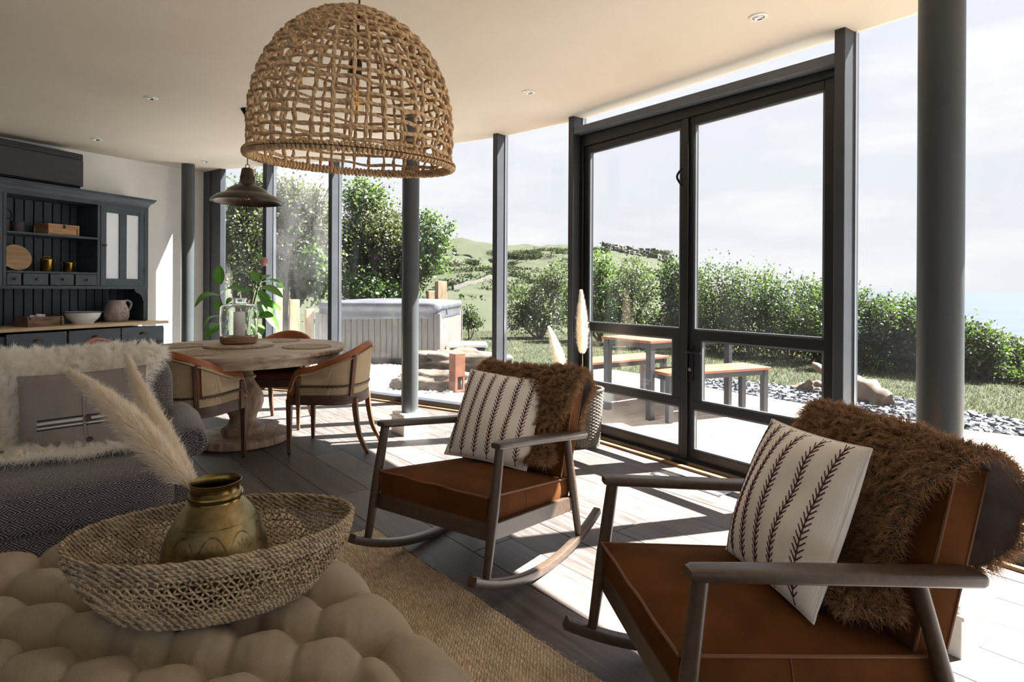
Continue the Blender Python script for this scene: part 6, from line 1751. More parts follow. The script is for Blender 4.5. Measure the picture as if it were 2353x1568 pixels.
# beds of slate chips -------------------------------------------------------------
def chips_bed(name, poly, z, mat, n_big, n_small, seed, near):
    m = MB(); m.prism(poly, z - 0.15, z); bed = struct(m.build(name, MAT['soil'], smooth=False))
    r = random.Random(seed)
    xs = [p[0] for p in poly]; ys = [p[1] for p in poly]
    def chip(rr, s):
        k = rr.choice((4, 5, 6)); a0 = rr.random() * 6
        pts = [(s * rr.uniform(0.6, 1.1) * cos(a0 + 2 * pi * i / k), s * rr.uniform(0.35, 0.7) * sin(a0 + 2 * pi * i / k)) for i in range(k)]
        h = s * rr.uniform(0.18, 0.4)
        V_ = [(x, y, -h) for x, y in pts] + [(x * 0.9, y * 0.9, h) for x, y in pts]
        F_ = [tuple(range(k))[::-1], tuple(range(k, 2 * k))] + [(i, (i + 1) % k, (i + 1) % k + k, i + k) for i in range(k)]
        return V_, F_
    shapes = []
    for i in range(8):
        V_, F_ = chip(r, 1.0); shapes.append(raw_mesh('slate_chip', V_, F_, mat, smooth=False))
    def spot_():
        while True:
            p = (r.uniform(min(xs), max(xs)), r.uniform(min(ys), max(ys)))
            if inside(p, poly): return p
    cand = sorted((spot_() for _ in range(n_big * 3)), key=lambda p: (p[0] - near[0]) ** 2 + (p[1] - near[1]) ** 2)[:n_big]
    for p in cand:
        o = link('slate_chip', r.choice(shapes), bed); s = r.uniform(0.028, 0.055)
        o.location = (p[0], p[1], z + 0.022 + r.uniform(0, 0.015)); o.scale = (s, s, s); o.rotation_euler = (r.uniform(-0.5, 0.5), r.uniform(-0.5, 0.5), r.random() * 6)
    V_, F_ = [], []
    m = MB()
    for i in range(n_small):
        p = spot_(); a, f = chip(r, r.uniform(0.025, 0.055))
        R = Matrix.Translation((p[0], p[1], z + 0.008 + r.uniform(0, 0.02))) @ Matrix.Rotation(r.random() * 6, 4, 'Z') @ Matrix.Rotation(r.uniform(-0.6, 0.6), 4, 'X')
        b = len(m.V); m.V += [tuple(R @ Vector(v)) for v in a]; m.F += [tuple(j + b for j in q) for q in f]; m.I += [0] * len(f)
    stuff(m.build('loose_chips', mat, bed, smooth=False))
SLATE = [(2.50, 7.02), (2.99, 6.40), (3.96, 5.11), (4.31, 4.85), (5.07, 3.70), (6.32, 1.9), (6.9, 2.1), (5.75, 3.9), (4.85, 5.15), (4.42, 6.55), (3.1, 7.72), (2.1, 8.6), (2.02, 8.2)]
chips_bed('slate_bed', SLATE, -0.03, MAT['slate_chip'], 150, 4200, 5, (3.6, 5.0))
GR = [tuple(p) for p in (fo[7] + np.array((-0.6, 0.1)), fo[6], fo[5], fo[4], fo[3], fo[2])][::1]
GR = [tuple(p) for p in GR] + [(0.04, 5.8), (0.6, 7.4), (0.0, 8.4), (-0.9, 9.0), (-3.2, 9.4), (-5.2, 8.2)]
GR = GR[::1] if poly_area(GR) > 0 else GR[::-1]
chips_bed('gravel_bed', GR, -0.03, MAT['white_chip'], 140, 7500, 6, (-0.9, 6.3))
# ================================================================== land, lawn and sea
def px_az(px): return (px - 1176.5) / 1330.0
CR_X = [-400, 200, 500, 800, 1030, 1160, 1300, 1390, 1440, 1500, 1545, 1580, 1640, 1720, 1800, 2000, 2400, 3200]
CR_Y = [520, 530, 540, 545, 547, 551, 551, 557, 561, 572, 592, 612, 660, 720, 760, 800, 860, 1000]
naz, nr_ = 240, 110
azs = np.linspace(px_az(-400), px_az(3200), naz); rs = np.concatenate([np.linspace(4.2, 16, 26), np.geomspace(17, 420, nr_ - 26)])
rgn = np.random.default_rng(8)
def vnoise(x, y, seed=0):
    xi, yi = np.floor(x).astype(int), np.floor(y).astype(int); xf, yf = x - xi, y - yi
    hsh = lambda a, b: np.modf(np.sin(a * 127.1 + b * 311.7 + seed * 74.7) * 43758.5453)[0]
    u, v = xf * xf * (3 - 2 * xf), yf * yf * (3 - 2 * yf)
    return (hsh(xi, yi) * (1 - u) + hsh(xi + 1, yi) * u) * (1 - v) + (hsh(xi, yi + 1) * (1 - u) + hsh(xi + 1, yi + 1) * u) * v
AZ, RS = np.meshgrid(azs, rs, indexing='ij')
crest_px = np.interp(AZ * 1330 + 1176.5, CR_X, CR_Y)
e_crest = (664 + 0.0055 * AZ * 1330 - crest_px) / 1330.0
tt = np.clip(np.log(RS / 15.0) / np.log(260 / 15.0), 0, 1)
e0 = (-0.03 - 1.208) / 15.0
el_ = e0 + (e_crest - e0) * (tt * 0.55 + 0.45 * tt * tt * (3 - 2 * tt))
Zl = np.where(RS < 15, -0.035 - 0.0 * RS, 1.208 + el_ * RS)
Zl = np.where(RS > 260, 1.208 + (e_crest) * 260 - (RS - 260) * 0.10, Zl)
XL, YL = AZ * RS, RS
nz = (vnoise(XL / 22, YL / 22) - 0.5) * 2.0 + (vnoise(XL / 7, YL / 7, 2) - 0.5) * 1.0 + (vnoise(XL / 2.6, YL / 2.6, 5) - 0.5) * 0.4
Zl += nz * np.clip((RS - 22) / 130, 0, 1) * 1.2
G = np.stack([XL, YL, Zl], 2)
i_, j_ = np.meshgrid(np.arange(naz - 1), np.arange(nr_ - 1), indexing='ij'); a_ = (i_ * nr_ + j_).ravel()
struct(link('hillside', big_mesh('hillside', G.reshape(-1, 3), np.stack([a_, a_ + nr_, a_ + nr_ + 1, a_ + 1], 1), MAT['land'], True)))
def land_z(x, y):
    a = x / y; i = np.clip(np.interp(a, azs, np.arange(naz)), 0, naz - 1.001); j = np.clip(np.interp(y, rs, np.arange(nr_)), 0, nr_ - 1.001)
    i0, j0 = int(i), int(j); f, g = i - i0, j - j0
    return (Zl[i0, j0] * (1 - f) + Zl[i0 + 1, j0] * f) * (1 - g) + (Zl[i0, j0 + 1] * (1 - f) + Zl[i0 + 1, j0 + 1] * f) * g
m = MB(); m.lathe([(0.0, 0.0), (60, 0.0), (400, 0), (4000, 0), (40000, -30.0)], 96, cap=False); sea = struct(m.build('sea', MAT['sea'])); sea.location = (0, 0, -42)
# lawn: short grass
ng = 88000; yy = 4.6 + 14.0 * RNG.random(ng) ** 1.1; xx = (px_az(1020) + (px_az(2400) - px_az(1020)) * RNG.random(ng)) * yy
keep = [(not inside((x, y), PATIO)) and (not inside((x, y), SLATE)) and (not inside((x, y), GR)) for x, y in zip(xx, yy)]
xx, yy = xx[keep], yy[keep]; P = np.stack([xx, yy, np.full(len(xx), -0.035)], 1)
far = yy > 15
P[far, 2] = [land_z(x, y) for x, y in zip(xx[far], yy[far])]
D = RNG.normal(size=(len(P), 3)) * 0.35 + np.array((0, 0, 1.0)); D /= np.linalg.norm(D, axis=1)[:, None]
Vv, Q = strands(P, D, RNG.uniform(0.03, 0.075, len(P)), 0.004, 2, 0.0, 0.2)
lw = stuff(link('lawn_grass', big_mesh('lawn_grass', Vv, Q, MAT['grass_blade']))); tag(lw, 'mown green lawn between the slate bed and the hedge', 'grass')
# ================================================================== shrubs and trees
def foliage(blobs, n, size, seed, shell=0.55, jag=0.25, wild=0.0):
    """leaves scattered through a crown of ellipsoids (x, y, z, rx, ry, rz), each a small bent blade"""
    rg = np.random.default_rng(seed); B = np.array(blobs, float)
    vol = np.prod(B[:, 3:], axis=1) ** 0.67; k = rg.choice(len(B), n, p=vol / vol.sum())
    d = rg.normal(size=(n, 3)); d /= np.linalg.norm(d, axis=1)[:, None]
    lump = 1 + jag * (np.sin(d[:, 0] * 7 + k * 1.7) * np.sin(d[:, 1] * 6 + k) + 0.7 * np.sin(d[:, 2] * 11 + 2 * k + d[:, 0] * 9) * np.sin(d[:, 1] * 13 + k))
    r = (shell + (1 - shell) * rg.random(n) ** 0.5) * lump * (1 + 0.12 * rg.normal(size=n) * (rg.random(n) < 0.25))
    if wild:      # ragged outline: sprays that stick out and gaps between them
        spray = np.sin(d[:, 0] * 17 + k * 2.1) * np.sin(d[:, 1] * 15 + k) * np.sin(d[:, 2] * 19 + 3 * k)
        r = r * (1 + wild * spray) * (1 + wild * 0.5 * np.abs(rg.normal(size=n)) * (rg.random(n) < 0.2))
    p = B[k, :3] + d * B[k, 3:] * r[:, None]
    # gather leaves in sprays
    p += rg.normal(size=(n, 3)) * size * 0.6
    ax = d * 0.5 + rg.normal(size=(n, 3)) * 0.8; ax /= np.linalg.norm(ax, axis=1)[:, None]
    up = d + rg.normal(size=(n, 3)) * 0.6 + np.array((0, 0, 0.6)); sd = np.cross(up, ax); sd /= np.linalg.norm(sd, axis=1)[:, None] + 1e-9
    nn = np.cross(ax, sd)
    L = size * rg.uniform(0.7, 1.4, n)[:, None]; W = L * 0.34
    V_ = np.stack([p, p + ax * L * 0.5 + sd * W + nn * L * 0.08, p + ax * L, p + ax * L * 0.5 - sd * W + nn * L * 0.08], 1)
    Q_ = np.arange(4 * n).reshape(n, 4)
    return V_.reshape(-1, 3), Q_
def limbs(m, base, blobs, r0, seed, twigs=3):
    rg = random.Random(seed); b = np.array(base, float)
    for q in blobs:
        c = np.array(q[:3]); mid_p = b * 0.5 + c * 0.5 + np.array((rg.uniform(-.2, .2) * q[3], rg.uniform(-.2, .2) * q[3], 0.1 * q[5]))
        P = spline([b, b * 0.75 + mid_p * 0.25 + np.array((0, 0, 0.05)), mid_p, c], 10); m.tube(P, np.linspace(r0, r0 * 0.35, 10), 6)
        for t_ in range(twigs):
            a = rg.random() * 6.28; e_ = c + np.array((cos(a) * q[3], sin(a) * q[4], rg.uniform(-0.2, 1.0) * q[5])) * rg.uniform(0.85, 1.35)
            m.tube(spline([P[rg.randrange(5, 9)], (c + e_) / 2 + np.array((0, 0, -0.08 * q[5])), e_], 7), np.linspace(r0 * 0.35, r0 * 0.08, 7), 4)
def tree(name, label, cat, base, blobs, n, size, mat, seed, r0=0.05, group=None, twigs=3, extra=()):
    """blobs given relative to base"""
    t = thing(name, label, cat, base, 0, group)
    m = MB(); limbs(m, (0, 0, -0.15), blobs, r0, seed, twigs); m.build('branches', MAT['bark'], t)
    Vv, Q = foliage(blobs, n, size, seed, 0.45 if cat == 'tree' else 0.55, 0.3 if cat == 'tree' else 0.25, 0.75 if cat == 'tree' else 0.35); stuff(link('foliage', big_mesh('foliage', Vv, Q, mat), t))
    for (bl, nn, sz, mt) in extra:
        Vv, Q = foliage(bl, nn, sz, seed + 50, 0.45, 0.3, 0.75); stuff(link('foliage_spray', big_mesh('foliage_spray', Vv, Q, mt), t))
    return t
def blob_px(px, py, Y, rx, ry, base, dy=0.0, ryd=None):
    """crown lobe centred where the photo shows it, at distance Y; radii in photo pixels"""
    c = fromcam(px, py, Y + dy) - np.array(base)
    return (c[0], c[1], c[2], rx * Y / 1330, (ryd or rx) * Y / 1330, ry * Y / 1330)
# hedge of salt-hardy shrubs, each plant its own
hedge_spec = [  # px centre, base Y, top py, half width px, base py
    (1640, 11.6, 598, 62, 815), (1725, 11.0, 606, 66, 820), (1812, 10.4, 622, 66, 828), (1900, 9.7, 640, 62, 840), (1985, 9.2, 660, 62, 852),
    (2070, 8.8, 672, 60, 860), (2150, 8.4, 708, 60, 868), (2235, 8.1, 736, 62, 876), (2325, 7.9, 775, 62, 886), (2420, 7.6, 815, 62, 896), (2530, 7.3, 850, 70, 905)]
words_ = ['behind the left leaf edge of the right door', 'left of centre in the right door pane', 'right of centre in the right door pane', 'half hidden by the thick mullion right of the doors', 'just right of the thick mullion', 'left of the near round column', 'hidden mostly by the near round column', 'just right of the near round column, against the sea', 'low against the sea at the right edge', 'past the right edge of the picture', 'farthest right and out of sight']
for k, (px, Y, tp, hw, bp_) in enumerate(hedge_spec[:10]):
    b = fromcam(px, bp_, Y); b[2] = -0.04
    hp = (bp_ - tp); bl = []
    rgk = random.Random(90 + k)
    for f, s in ((0.22, 1.0), (0.48, 1.02), (0.72, 0.85)):
        for q in (-1, 0, 1):
            bl.append(blob_px(px + q * hw * 0.55 + rgk.uniform(-8, 8), bp_ - hp * (f + rgk.uniform(-0.05, 0.05)) + abs(q) * 8 * (f > 0.6), Y, hw * 0.55 * s, hp * 0.24, b, rgk.uniform(-0.15, 0.5)))
    tree('hedge_shrub', 'glossy green hedge shrub ' + words_[k], 'shrub', tuple(b), bl, 8500, 0.046, MAT['leaf_hedge'], 100 + k, 0.018, None, 2)
# shrubs behind the left door leaf and the pane beside it
def shrub(name, label, px, Y, bpy_, lobes, n, size, mat, seed, r0=0.03, twigs=3, extra=()):
    b = fromcam(px, bpy_, Y)
    b[2] = land_z(b[0], b[1]) if Y > 15 else -0.04
    return tree(name, label, 'shrub' if 'shrub' in name else 'tree', tuple(b), [blob_px(x, y, Y, rx, ry, b, dy) for (x, y, rx, ry, dy) in lobes], n, size, mat, seed, r0, None, twigs,
                [([blob_px(x, y, Y, rx, ry, b, dy) for (x, y, rx, ry, dy) in l2], n2, s2, m2) for (l2, n2, s2, m2) in extra])
shrub('dark_shrub', 'dark glossy shrub seen through the right edge of the left door leaf', 1560, 12.4, 800, [(1545, 640, 30, 42, 0), (1560, 690, 38, 40, 0), (1590, 720, 36, 45, 0), (1550, 740, 40, 30, 0), (1590, 650, 28, 40, 0.2)], 7000, 0.065, MAT['leaf_hedge'], 200, 0.03)
shrub('olive_shrub', 'loose olive green twiggy shrub in the middle of the left door pane', 1455, 13.2, 785, [(1455, 630, 34, 36, 0), (1430, 670, 36, 34, 0), (1485, 665, 34, 40, 0), (1455, 715, 52, 34, 0), (1410, 735, 30, 25, 0), (1500, 735, 34, 26, 0)], 6500, 0.05, MAT['leaf_olive'], 201, 0.05, 6)
shrub('bright_shrub', 'bright green leafy shrub at the left side of the left door pane', 1380, 13.8, 785, [(1375, 610, 30, 34, 0), (1395, 655, 34, 36, 0), (1360, 670, 34, 40, 0), (1385, 715, 40, 34, 0), (1350, 740, 36, 28, 0), (1325, 700, 30, 46, 0)], 7000, 0.06, MAT['leaf_bright'], 202, 0.04, 4)
shrub('olive_shrub', 'soft grey green willow shrub seen left of the door mullion', 1240, 14.6, 775, [(1260, 650, 24, 26, 0), (1285, 640, 26, 40, 0), (1205, 690, 34, 34, 0), (1250, 705, 40, 34, 0), (1290, 715, 30, 40, 0), (1185, 730, 26, 30, 0), (1235, 740, 46, 24, 0)], 8500, 0.055, MAT['leaf_olive'], 203, 0.04, 5)
shrub('small_shrub', 'small dark leafy shrub on the grass beside the hot tub', 1078, 14.2, 755, [(1078, 722, 16, 18, 0), (1070, 740, 22, 14, 0), (1092, 742, 18, 12, 0)], 1300, 0.06, MAT['leaf_dark'], 204, 0.02, 3)
shrub('wild_tree', 'large tangled tree with bare twigs rising behind the hot tub', 880, 13.0, 760, [(838, 470, 44, 44, 0), (820, 540, 48, 60, 0), (880, 530, 54, 54, 0), (925, 575, 46, 56, 0), (850, 610, 60, 56, 0), (915, 640, 56, 42, 0), (812, 650, 40, 46, 0), (870, 670, 60, 30, 0), (790, 560, 30, 60, 0), (960, 620, 34, 36, 0)], 15000, 0.068, MAT['leaf_dark'], 205, 0.09, 16,
      [([(845, 455, 40, 26, -0.2), (830, 430, 22, 18, -0.1)], 1300, 0.08, MAT['leaf_bright']), ([(870, 520, 62, 44, -0.35), (905, 560, 44, 40, -0.3)], 3500, 0.06, MAT['leaf_brown']), ([(985, 520, 22, 24, -0.2), (995, 565, 34, 26, -0.2), (1010, 545, 20, 22, -0.2), (985, 600, 36, 26, -0.2), (1030, 520, 10, 10, -0.2), (978, 490, 8, 12, -0.2), (1000, 505, 10, 10, -0.2)], 3200, 0.07, MAT['leaf_bright']), ([(830, 655, 46, 34, -0.5), (880, 665, 44, 24, -0.5)], 2600, 0.07, MAT['leaf_bright'])])
shrub('wild_tree', 'sunlit brownish tree seen through the far left panes', 650, 11.4, 760, [(690, 470, 46, 44, 0), (650, 520, 50, 56, 0), (700, 560, 52, 60, 0), (720, 480, 40, 50, 0), (640, 600, 46, 50, 0), (700, 640, 48, 44, 0), (745, 560, 36, 70, 0), (660, 450, 30, 34, 0)], 11000, 0.065, MAT['leaf_brown'], 206, 0.08, 16,
      [([(735, 640, 22, 40, -0.5), (720, 600, 20, 30, -0.5)], 1500, 0.09, MAT['leaf_bright'])])
shrub('wild_tree', 'tangled olive tree seen through the farthest left pane beside the corner post', 560, 12.2, 760, [(560, 480, 44, 50, 0), (580, 540, 50, 56, 0), (540, 570, 46, 60, 0), (570, 620, 50, 44, 0), (600, 430, 34, 36, 0), (510, 520, 40, 70, 0)], 9000, 0.065, MAT['leaf_olive'], 207, 0.08, 16)
# ================================================================== hot tub and its steps
hb = np.array((-1.16, 9.30)); he = np.array((-0.996, 0.087)); he /= np.linalg.norm(he)    # front face runs to the left from its right corner
tubo = thing('hot_tub', 'square hot tub clad in grey boards under a padded grey cover', 'hot tub', (hb[0], hb[1], -0.03), atan2(-he[1], -he[0]))
TS = 2.05                       # local: x to the right, corner at origin, body spans x -TS..0, y 0..TS
m = MB(); m.box((-TS / 2, TS / 2, 0.10), (TS - 0.06, TS - 0.06, 0.2)); m.build('base', MAT['tub_base'], tubo, bev=0.01)
m = MB(); m.box((-TS / 2, TS / 2, 0.45), (TS - 0.05, TS - 0.05, 0.76)); m.build('shell', MAT['tub_base'], tubo)
sl0 = None
ns = 21
for k in range(ns):
    for side in (0, 1):
        if sl0 is None:
            m = MB(); m.box((0, 0, 0.46), (TS / ns - 0.006, 0.018, 0.72)); sl0 = m.build('cladding_slat', MAT['tub_slat'], tubo, bev=0.002, seg=1); o = sl0
        else:
            o = sl0.copy(); COL.objects.link(o)
        q = (k + 0.5) * TS / ns
        o.location = (-q, 0.012, 0) if side == 0 else (-0.012, q, 0); o.rotation_euler = (0, 0, 0 if side == 0 else pi / 2)
for x, y in ((-0.01, 0.01), (-TS + 0.01, 0.01), (-0.01, TS - 0.01)):
    m = MB(); m.box((x, y, 0.46), (0.05, 0.05, 0.74)); m.build('corner_post', MAT['tub_slat'], tubo, bev=0.006)
m = MB(); U_ = 40; rows = []
prof_ = [(1.0, 0.745), (1.012, 0.80), (1.006, 0.86), (1.02, 0.895), (1.03, 0.905), (1.03, 0.985), (1.015, 1.005), (0.7, 1.035), (0.3, 1.05), (0.0, 1.055)]
rows = []
per = [( -TS / 2 + (TS / 2) * sgn(c) * abs(c) ** 0.18, TS / 2 + (TS / 2) * sgn(s) * abs(s) ** 0.18) for c, s, sgn in ((cos(2 * pi * i / 96), sin(2 * pi * i / 96), lambda q: (q > 0) - (q < 0)) for i in range(96))]
for (f, z) in prof_:
    rows.append([(-TS / 2 + (x + TS / 2) * f * 1.005, TS / 2 + (y - TS / 2) * f * 1.005, z + (0.022 * sin(i * 1.3) * sin(i * 0.37) if z < 0.8 else 0.0)) for i, (x, y) in enumerate(per)])
m.grid(np.array(rows).transpose(1, 0, 2), cu=True); m.build('padded_cover', MAT['tub_cover'], tubo, angle=50)
m = MB(); m.tube([(-0.03, TS * 0.2, 0.93), (-0.02 + 0.05, TS * 0.2, 0.9), (0.04, TS * 0.2, 0.8)], 0.012, 6); m.build('cover_strap', MAT['tub_base'], tubo)
m = MB(); m.box((0.0, 0.42, 0.62), (0.012, 0.12, 0.05)); m.build('label_plate', MAT['step_tread'], tubo)
m = MB(); m.box((0.003, 0.42, 0.62), (0.012, 0.035, 0.035)); m.build('blue_label', MAT['enamel_rim'], tubo)
sp = thing('tub_steps', 'small black moulded step unit with grey tread beside the hot tub', 'step', tuple(fromcam(1075, 812, 9.6) * np.array((1, 1, 0)) + np.array((0, 0, -0.03))), 0.1)
m = MB()
m.hexa([(-0.36, -0.3, 0), (0.36, -0.3, 0), (0.36, 0.3, 0), (-0.36, 0.3, 0)], [(-0.28, -0.26, 0.28), (0.28, -0.26, 0.28), (0.28, 0.3, 0.28), (-0.28, 0.3, 0.28)]); m.build('moulded_body', MAT['black_steel'], sp, bev=0.03, seg=3)
one(lambda m: m.box((0, 0.02, 0.31), (0.62, 0.56, 0.055)), 'tread', MAT['step_tread'], sp, bev=0.012)
one(lambda m: m.box((0.52, -0.1, 0.10), (0.42, 0.36, 0.05)), 'lower_tread', MAT['step_tread'], sp, bev=0.01)
one(lambda m: m.box((0.52, -0.1, 0.035), (0.38, 0.3, 0.08)), 'lower_step', MAT['black_steel'], sp, bev=0.01)
# rusted steel bollard lights ------------------------------------------------------
def bollard(x, y, h, s, rz, label, lens=True):
    t = thing('bollard_light', label, 'garden light', (x, y, -0.03), rz, None)
    m = MB()
    m.box((0, 0, h * 0.73), (s, s, h * 0.54)); m.box((0, 0, h * 0.07), (s, s, h * 0.14))
    for a, b_ in ((-1, -1), (1, 1), (-1, 1)): m.box((a * (s / 2 - s * 0.12), b_ * (s / 2 - s * 0.12), h * 0.3), (s * 0.24, s * 0.24, h * 0.34))
    m.box((-s * 0.0, s * 0.44, h * 0.3), (s * 0.9, s * 0.1, h * 0.34)); m.box((-s * 0.44, 0, h * 0.3), (s * 0.1, s * 0.9, h * 0.34)); m.box((s * 0.38, -s * 0.38, h * 0.3), (s * 0.2, s * 0.2, h * 0.34))
    m.build('steel_body', MAT['corten'], t, bev=0.003)
    m = MB(); m.box((0, 0, h + 0.003), (s * 1.02, s * 1.02, 0.008)); m.build('cap', MAT['corten'], t, bev=0.002)
    m = MB(); m.box((0.0, 0.0, h * 0.3), (s * 0.5, s * 0.5, h * 0.33)); m.build('dark_opening', MAT['plastic_dark'], t)
b = fromcam(1050, 900, 6.73); bollard(b[0], b[1], 0.475, 0.135, radians(38), 'rust coloured square bollard light among the pale chippings')
b = fromcam(1081, 850, 7.9); bollard(b[0], b[1], 0.44, 0.135, radians(20), 'second rusty bollard light mostly hidden behind the weathered boulder')
# boulders and driftwood -------------------------------------------------------------
def rock(name, label, cat, loc, d, seed, mat, rz=0.0, rough=0.12, strata=7.0, ex=0.75):
    U, W = 56, 36; G = np.zeros((U, W, 3)); r = np.random.default_rng(seed); ph = r.random(8) * 6
    for i in range(U):
        a = 2 * pi * i / U
        for j in range(W):
            b_ = -pi / 2 + pi * j / (W - 1)
            s = lambda q: np.sign(q) * abs(q) ** ex
            p = np.array((s(cos(b_)) * s(cos(a)), s(cos(b_)) * s(sin(a)), s(sin(b_))))
            k = 1 + rough * (sin(3 * p[0] * 2 + ph[0]) * sin(4 * p[1] + ph[1]) + 0.6 * sin(7 * p[0] + ph[2] + 5 * p[2]) * sin(6 * p[1] + ph[3]) + 0.5 * sin(strata * p[2] + 2 * p[0] + ph[4]) + 0.3 * sin(15 * p[0] + 9 * p[2] + ph[5]) * sin(13 * p[1] + ph[6]))
            G[i, j] = p * k * np.array(d) / 2
    m = MB(); m.grid(G, cu=True); o = m.build(name, mat, None, angle=180); o.location = loc; o.rotation_euler = (0, 0, rz); tag(o, label, cat)
    return o
c = fromcam(1050, 835, 7.3); rock('boulder', 'long layered weathered boulder lying on top behind the bollard light', 'rock', (c[0], c[1], 0.27), (1.10, 0.5, 0.33), 3, MAT['rock'], 0.1, 0.13, 12)
c = fromcam(1000, 868, 7.1); rock('boulder', 'lower pale boulder half buried in the chippings under the long one', 'rock', (c[0] + 0.02, c[1], 0.08), (0.85, 0.6, 0.30), 5, MAT['rock'], 0.05, 0.12, 9)
c = fromcam(905, 880, 7.0); rock('boulder', 'small rounded stone left of the boulders behind the middle column', 'rock', (c[0] + 0.15, c[1], 0.05), (0.35, 0.3, 0.2), 8, MAT['rock'], 0.5)
c = fromcam(975, 850, 7.1); rock('boulder', 'small stone wedged under the left end of the long boulder', 'rock', (c[0], c[1], 0.16), (0.2, 0.2, 0.13), 9, MAT['rock'], 0.5)
def log(name, label, pts, rad, seed):
    P = spline(pts, 26); r = np.random.default_rng(seed)
    R = np.interp(np.linspace(0, 1, 26), np.linspace(0, 1, len(rad)), rad) * (1 + 0.12 * np.sin(np.arange(26) * 1.1))
    m = MB(); sec = [((1 + 0.22 * sin(3 * a + seed) + 0.1 * sin(7 * a)) * cos(a), (0.8 + 0.15 * sin(5 * a)) * sin(a)) for a in np.linspace(0, 2 * pi, 22, endpoint=False)]
    m.tube(P, R, 22, sect=sec, twist=0.07); o = m.build(name, MAT['driftwood'], None, angle=60); tag(o, label, 'driftwood'); return o
log('driftwood_log', 'pale driftwood log rising to a point beside the thick mullion', [tuple(fromcam(2040, 930, 6.1)), tuple(fromcam(1985, 898, 6.4)), tuple(fromcam(1920, 868, 6.8)), tuple(fromcam(1870, 838, 7.1))], [0.10, 0.13, 0.10, 0.04], 2)
log('driftwood_log', 'short driftwood log lying flat on the slate in the right door', [tuple(fromcam(1905, 892, 7.0)), tuple(fromcam(1860, 892, 7.05)), tuple(fromcam(1818, 893, 7.1))], [0.07, 0.085, 0.04], 4)
# timber posts beyond the tub ----------------------------------------------------------
for px, y0, y1, Y, wpx, lb in ((1013, 700, 648, 12.2, 27, 'tall square timber post standing behind the hot tub'), (990, 700, 670, 12.5, 22, 'short square timber post beside the tall one behind the hot tub'), (676, 760, 690, 9.9, 26, 'cut timber post in the middle of the left garden group'), (711, 770, 712, 9.7, 22, 'right hand timber post of the left garden group'), (640, 780, 664, 9.6, 20, 'tallest timber post of the left garden group by the mullion')):
    c = fromcam(px, y1, Y); w_ = wpx * Y / 1330 * 0.8
    t = thing('timber_post', lb, 'post', (c[0], c[1], -0.05), 0.5)
    one(lambda m: m.box((0, 0, (c[2] + 0.05) / 2), (w_, w_, c[2] + 0.05)), 'shaft', MAT['timber_post'], t, bev=0.006)
    one(lambda m: m.box((0, 0, c[2] + 0.056), (w_ * 0.98, w_ * 0.98, 0.012)), 'end_grain', MAT['board_wood'], t, bev=0.004)
# terrace table and benches ---------------------------------------------------------------
def slat_set(name, label, cat, corner, ang, L, W, H, nsl, leg=0.055):
    t = thing(name, label, cat, (corner[0], corner[1], 0.0), ang)
    s0 = None
    for k in range(nsl):
        if s0 is None:
            m = MB(); m.box((0, 0, H - 0.013), (L + 0.04, (W + 0.04) / nsl - 0.003, 0.026)); s0 = m.build('top_slat', MAT['teak_top'], t, bev=0.003, seg=1); o = s0
        else:
            o = s0.copy(); COL.objects.link(o)
        o.location = (L / 2, -0.02 + (k + 0.5) * (W + 0.04) / nsl, 0)
    for x in (leg / 2, L - leg / 2):
        for y in (leg / 2, W - leg / 2):
            one(lambda m: m.box((x, y, (H - 0.026) / 2), (leg, leg, H - 0.026)), 'leg', MAT['black_steel'], t, bev=0.003)
    for y in (leg / 2, W - leg / 2): one(lambda m: m.box((L / 2, y, H - 0.052), (L - 2 * leg, leg * 0.7, 0.05)), 'frame_rail', MAT['black_steel'], t, bev=0.002)
    for x in (leg / 2, L - leg / 2): one(lambda m: m.box((x, W / 2, H - 0.052), (leg * 0.7, W - 2 * leg, 0.05)), 'frame_rail', MAT['black_steel'], t, bev=0.002)
    return t
slat_set('garden_table', 'black framed garden table with teak slat top on the terrace', 'table', (1.28, 5.33), radians(34.6), 1.24, 0.62, 0.735, 6, 0.06)
slat_set('garden_bench', 'teak slat bench on the near right side of the garden table', 'bench', (1.42, 5.22), radians(23), 1.20, 0.34, 0.455, 3)
slat_set('garden_bench', 'teak slat bench on the far left side of the garden table', 'bench', (0.80, 5.93), radians(34.6), 1.18, 0.36, 0.455, 3)
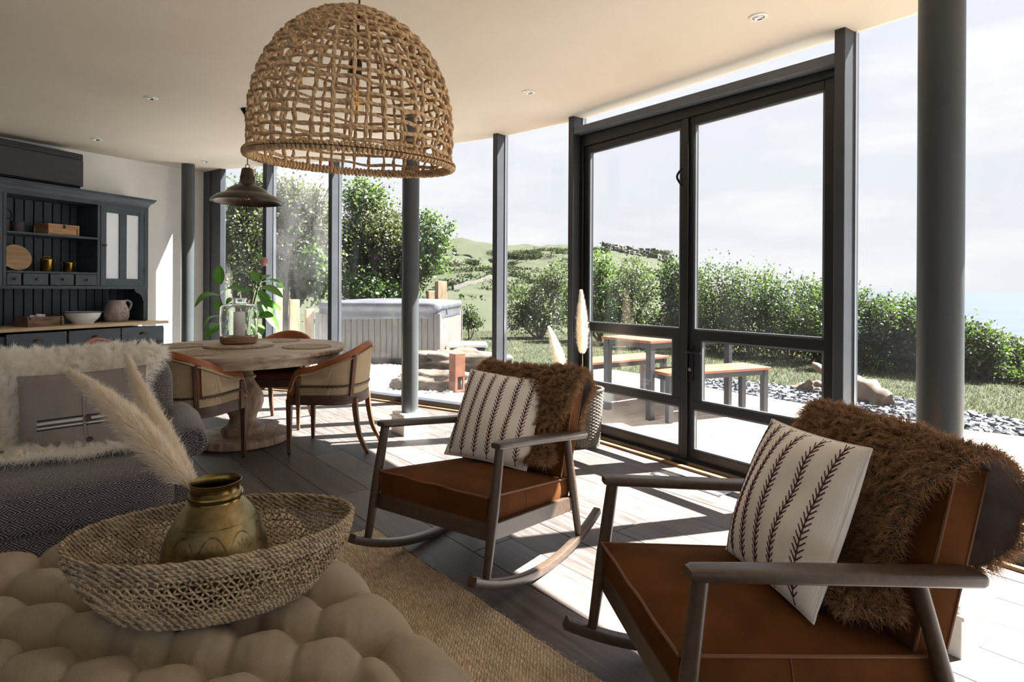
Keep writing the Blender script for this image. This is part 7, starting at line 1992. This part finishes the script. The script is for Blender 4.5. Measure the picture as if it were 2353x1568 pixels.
# field walls, a crag and far bushes on the hill ---------------------------------------------
def field_wall(label, pts, seed):
    r = random.Random(seed); t = thing('stone_dyke', label, 'boundary')
    P = spline([(p[0], p[1], 0) for p in pts], 60)
    for i in range(59):
        x, y = P[i][:2]; x2, y2 = P[i + 1][:2]; z = land_z((x + x2) / 2, (y + y2) / 2)
        one(lambda m: m.box(((x + x2) / 2, (y + y2) / 2, z + 0.3), (sqrt((x2 - x) ** 2 + (y2 - y) ** 2) * 1.02, 0.3, r.uniform(0.5, 0.65)), rz=atan2(y2 - y, x2 - x)), 'stone_run', MAT['field_wall'], t)
def on_hill(px, py):      # where the sight line of a photo pixel meets the land
    a = px_az(px); best = None
    for y in np.linspace(20, 258, 500):
        z = land_z(a * y, y); v = 664 - (z - 1.208) * 1330 / y + a * 1330 * .0055
        if v <= py: return (a * y, y)
    return (a * 258, 258)
field_wall('dry stone dyke curving up the upper hillside', [on_hill(1025, 562), on_hill(1045, 582), on_hill(1080, 592), on_hill(1130, 603), on_hill(1180, 610)], 1)
field_wall('dry stone dyke crossing the lower hillside', [on_hill(1040, 668), on_hill(1075, 655), on_hill(1120, 642), on_hill(1180, 628)], 2)
r_ = random.Random(31)
t = thing('rocky_crag', 'broken grey rock crag along the crest of the hill', 'rock')
for k in range(110):
    px = 1388 + (1545 - 1388) * k / 109; py = np.interp(px, CR_X, CR_Y) + r_.uniform(0, 20)
    x, y = on_hill(px, py + 3); z = land_z(x, y); s = r_.uniform(0.9, 2.4)
    m = MB(); q = [(s * r_.uniform(0.6, 1) * cos(a), s * 0.7 * r_.uniform(0.6, 1) * sin(a)) for a in np.linspace(0, 2 * pi, 6, endpoint=False)]
    m.add([(a, b, -2) for a, b in q] + [(a * 0.75, b * 0.75, s * r_.uniform(0.25, 0.75)) for a, b in q], [tuple(range(6))[::-1], tuple(range(6, 12))] + [(i, (i + 1) % 6, (i + 1) % 6 + 6, i + 6) for i in range(6)])
    o = m.build('rock', MAT['crag_rock'], t, smooth=False); o.location = (x, y, z)
bl = []
for k in range(75):
    px, py = r_.uniform(1000, 1500), r_.uniform(575, 690); x, y = on_hill(px, py); z = land_z(x, y); s = r_.uniform(0.35, 1.0) * y / 150 + 0.1
    for q in range(r_.choice((2, 3, 5))): bl.append((x + r_.uniform(-3, 3) * s, y + r_.uniform(-2, 2) * s, z + s * 0.1, s * r_.uniform(1.5, 3), s, s * r_.uniform(0.3, 0.5)))
Vv, Q = foliage(bl, 22000, 0.42, 77); o = stuff(link('gorse_scrub', big_mesh('gorse_scrub', Vv, Q, MAT['leaf_gorse']))); tag(o, 'dark gorse scrub dotted over the hillside', 'scrub')
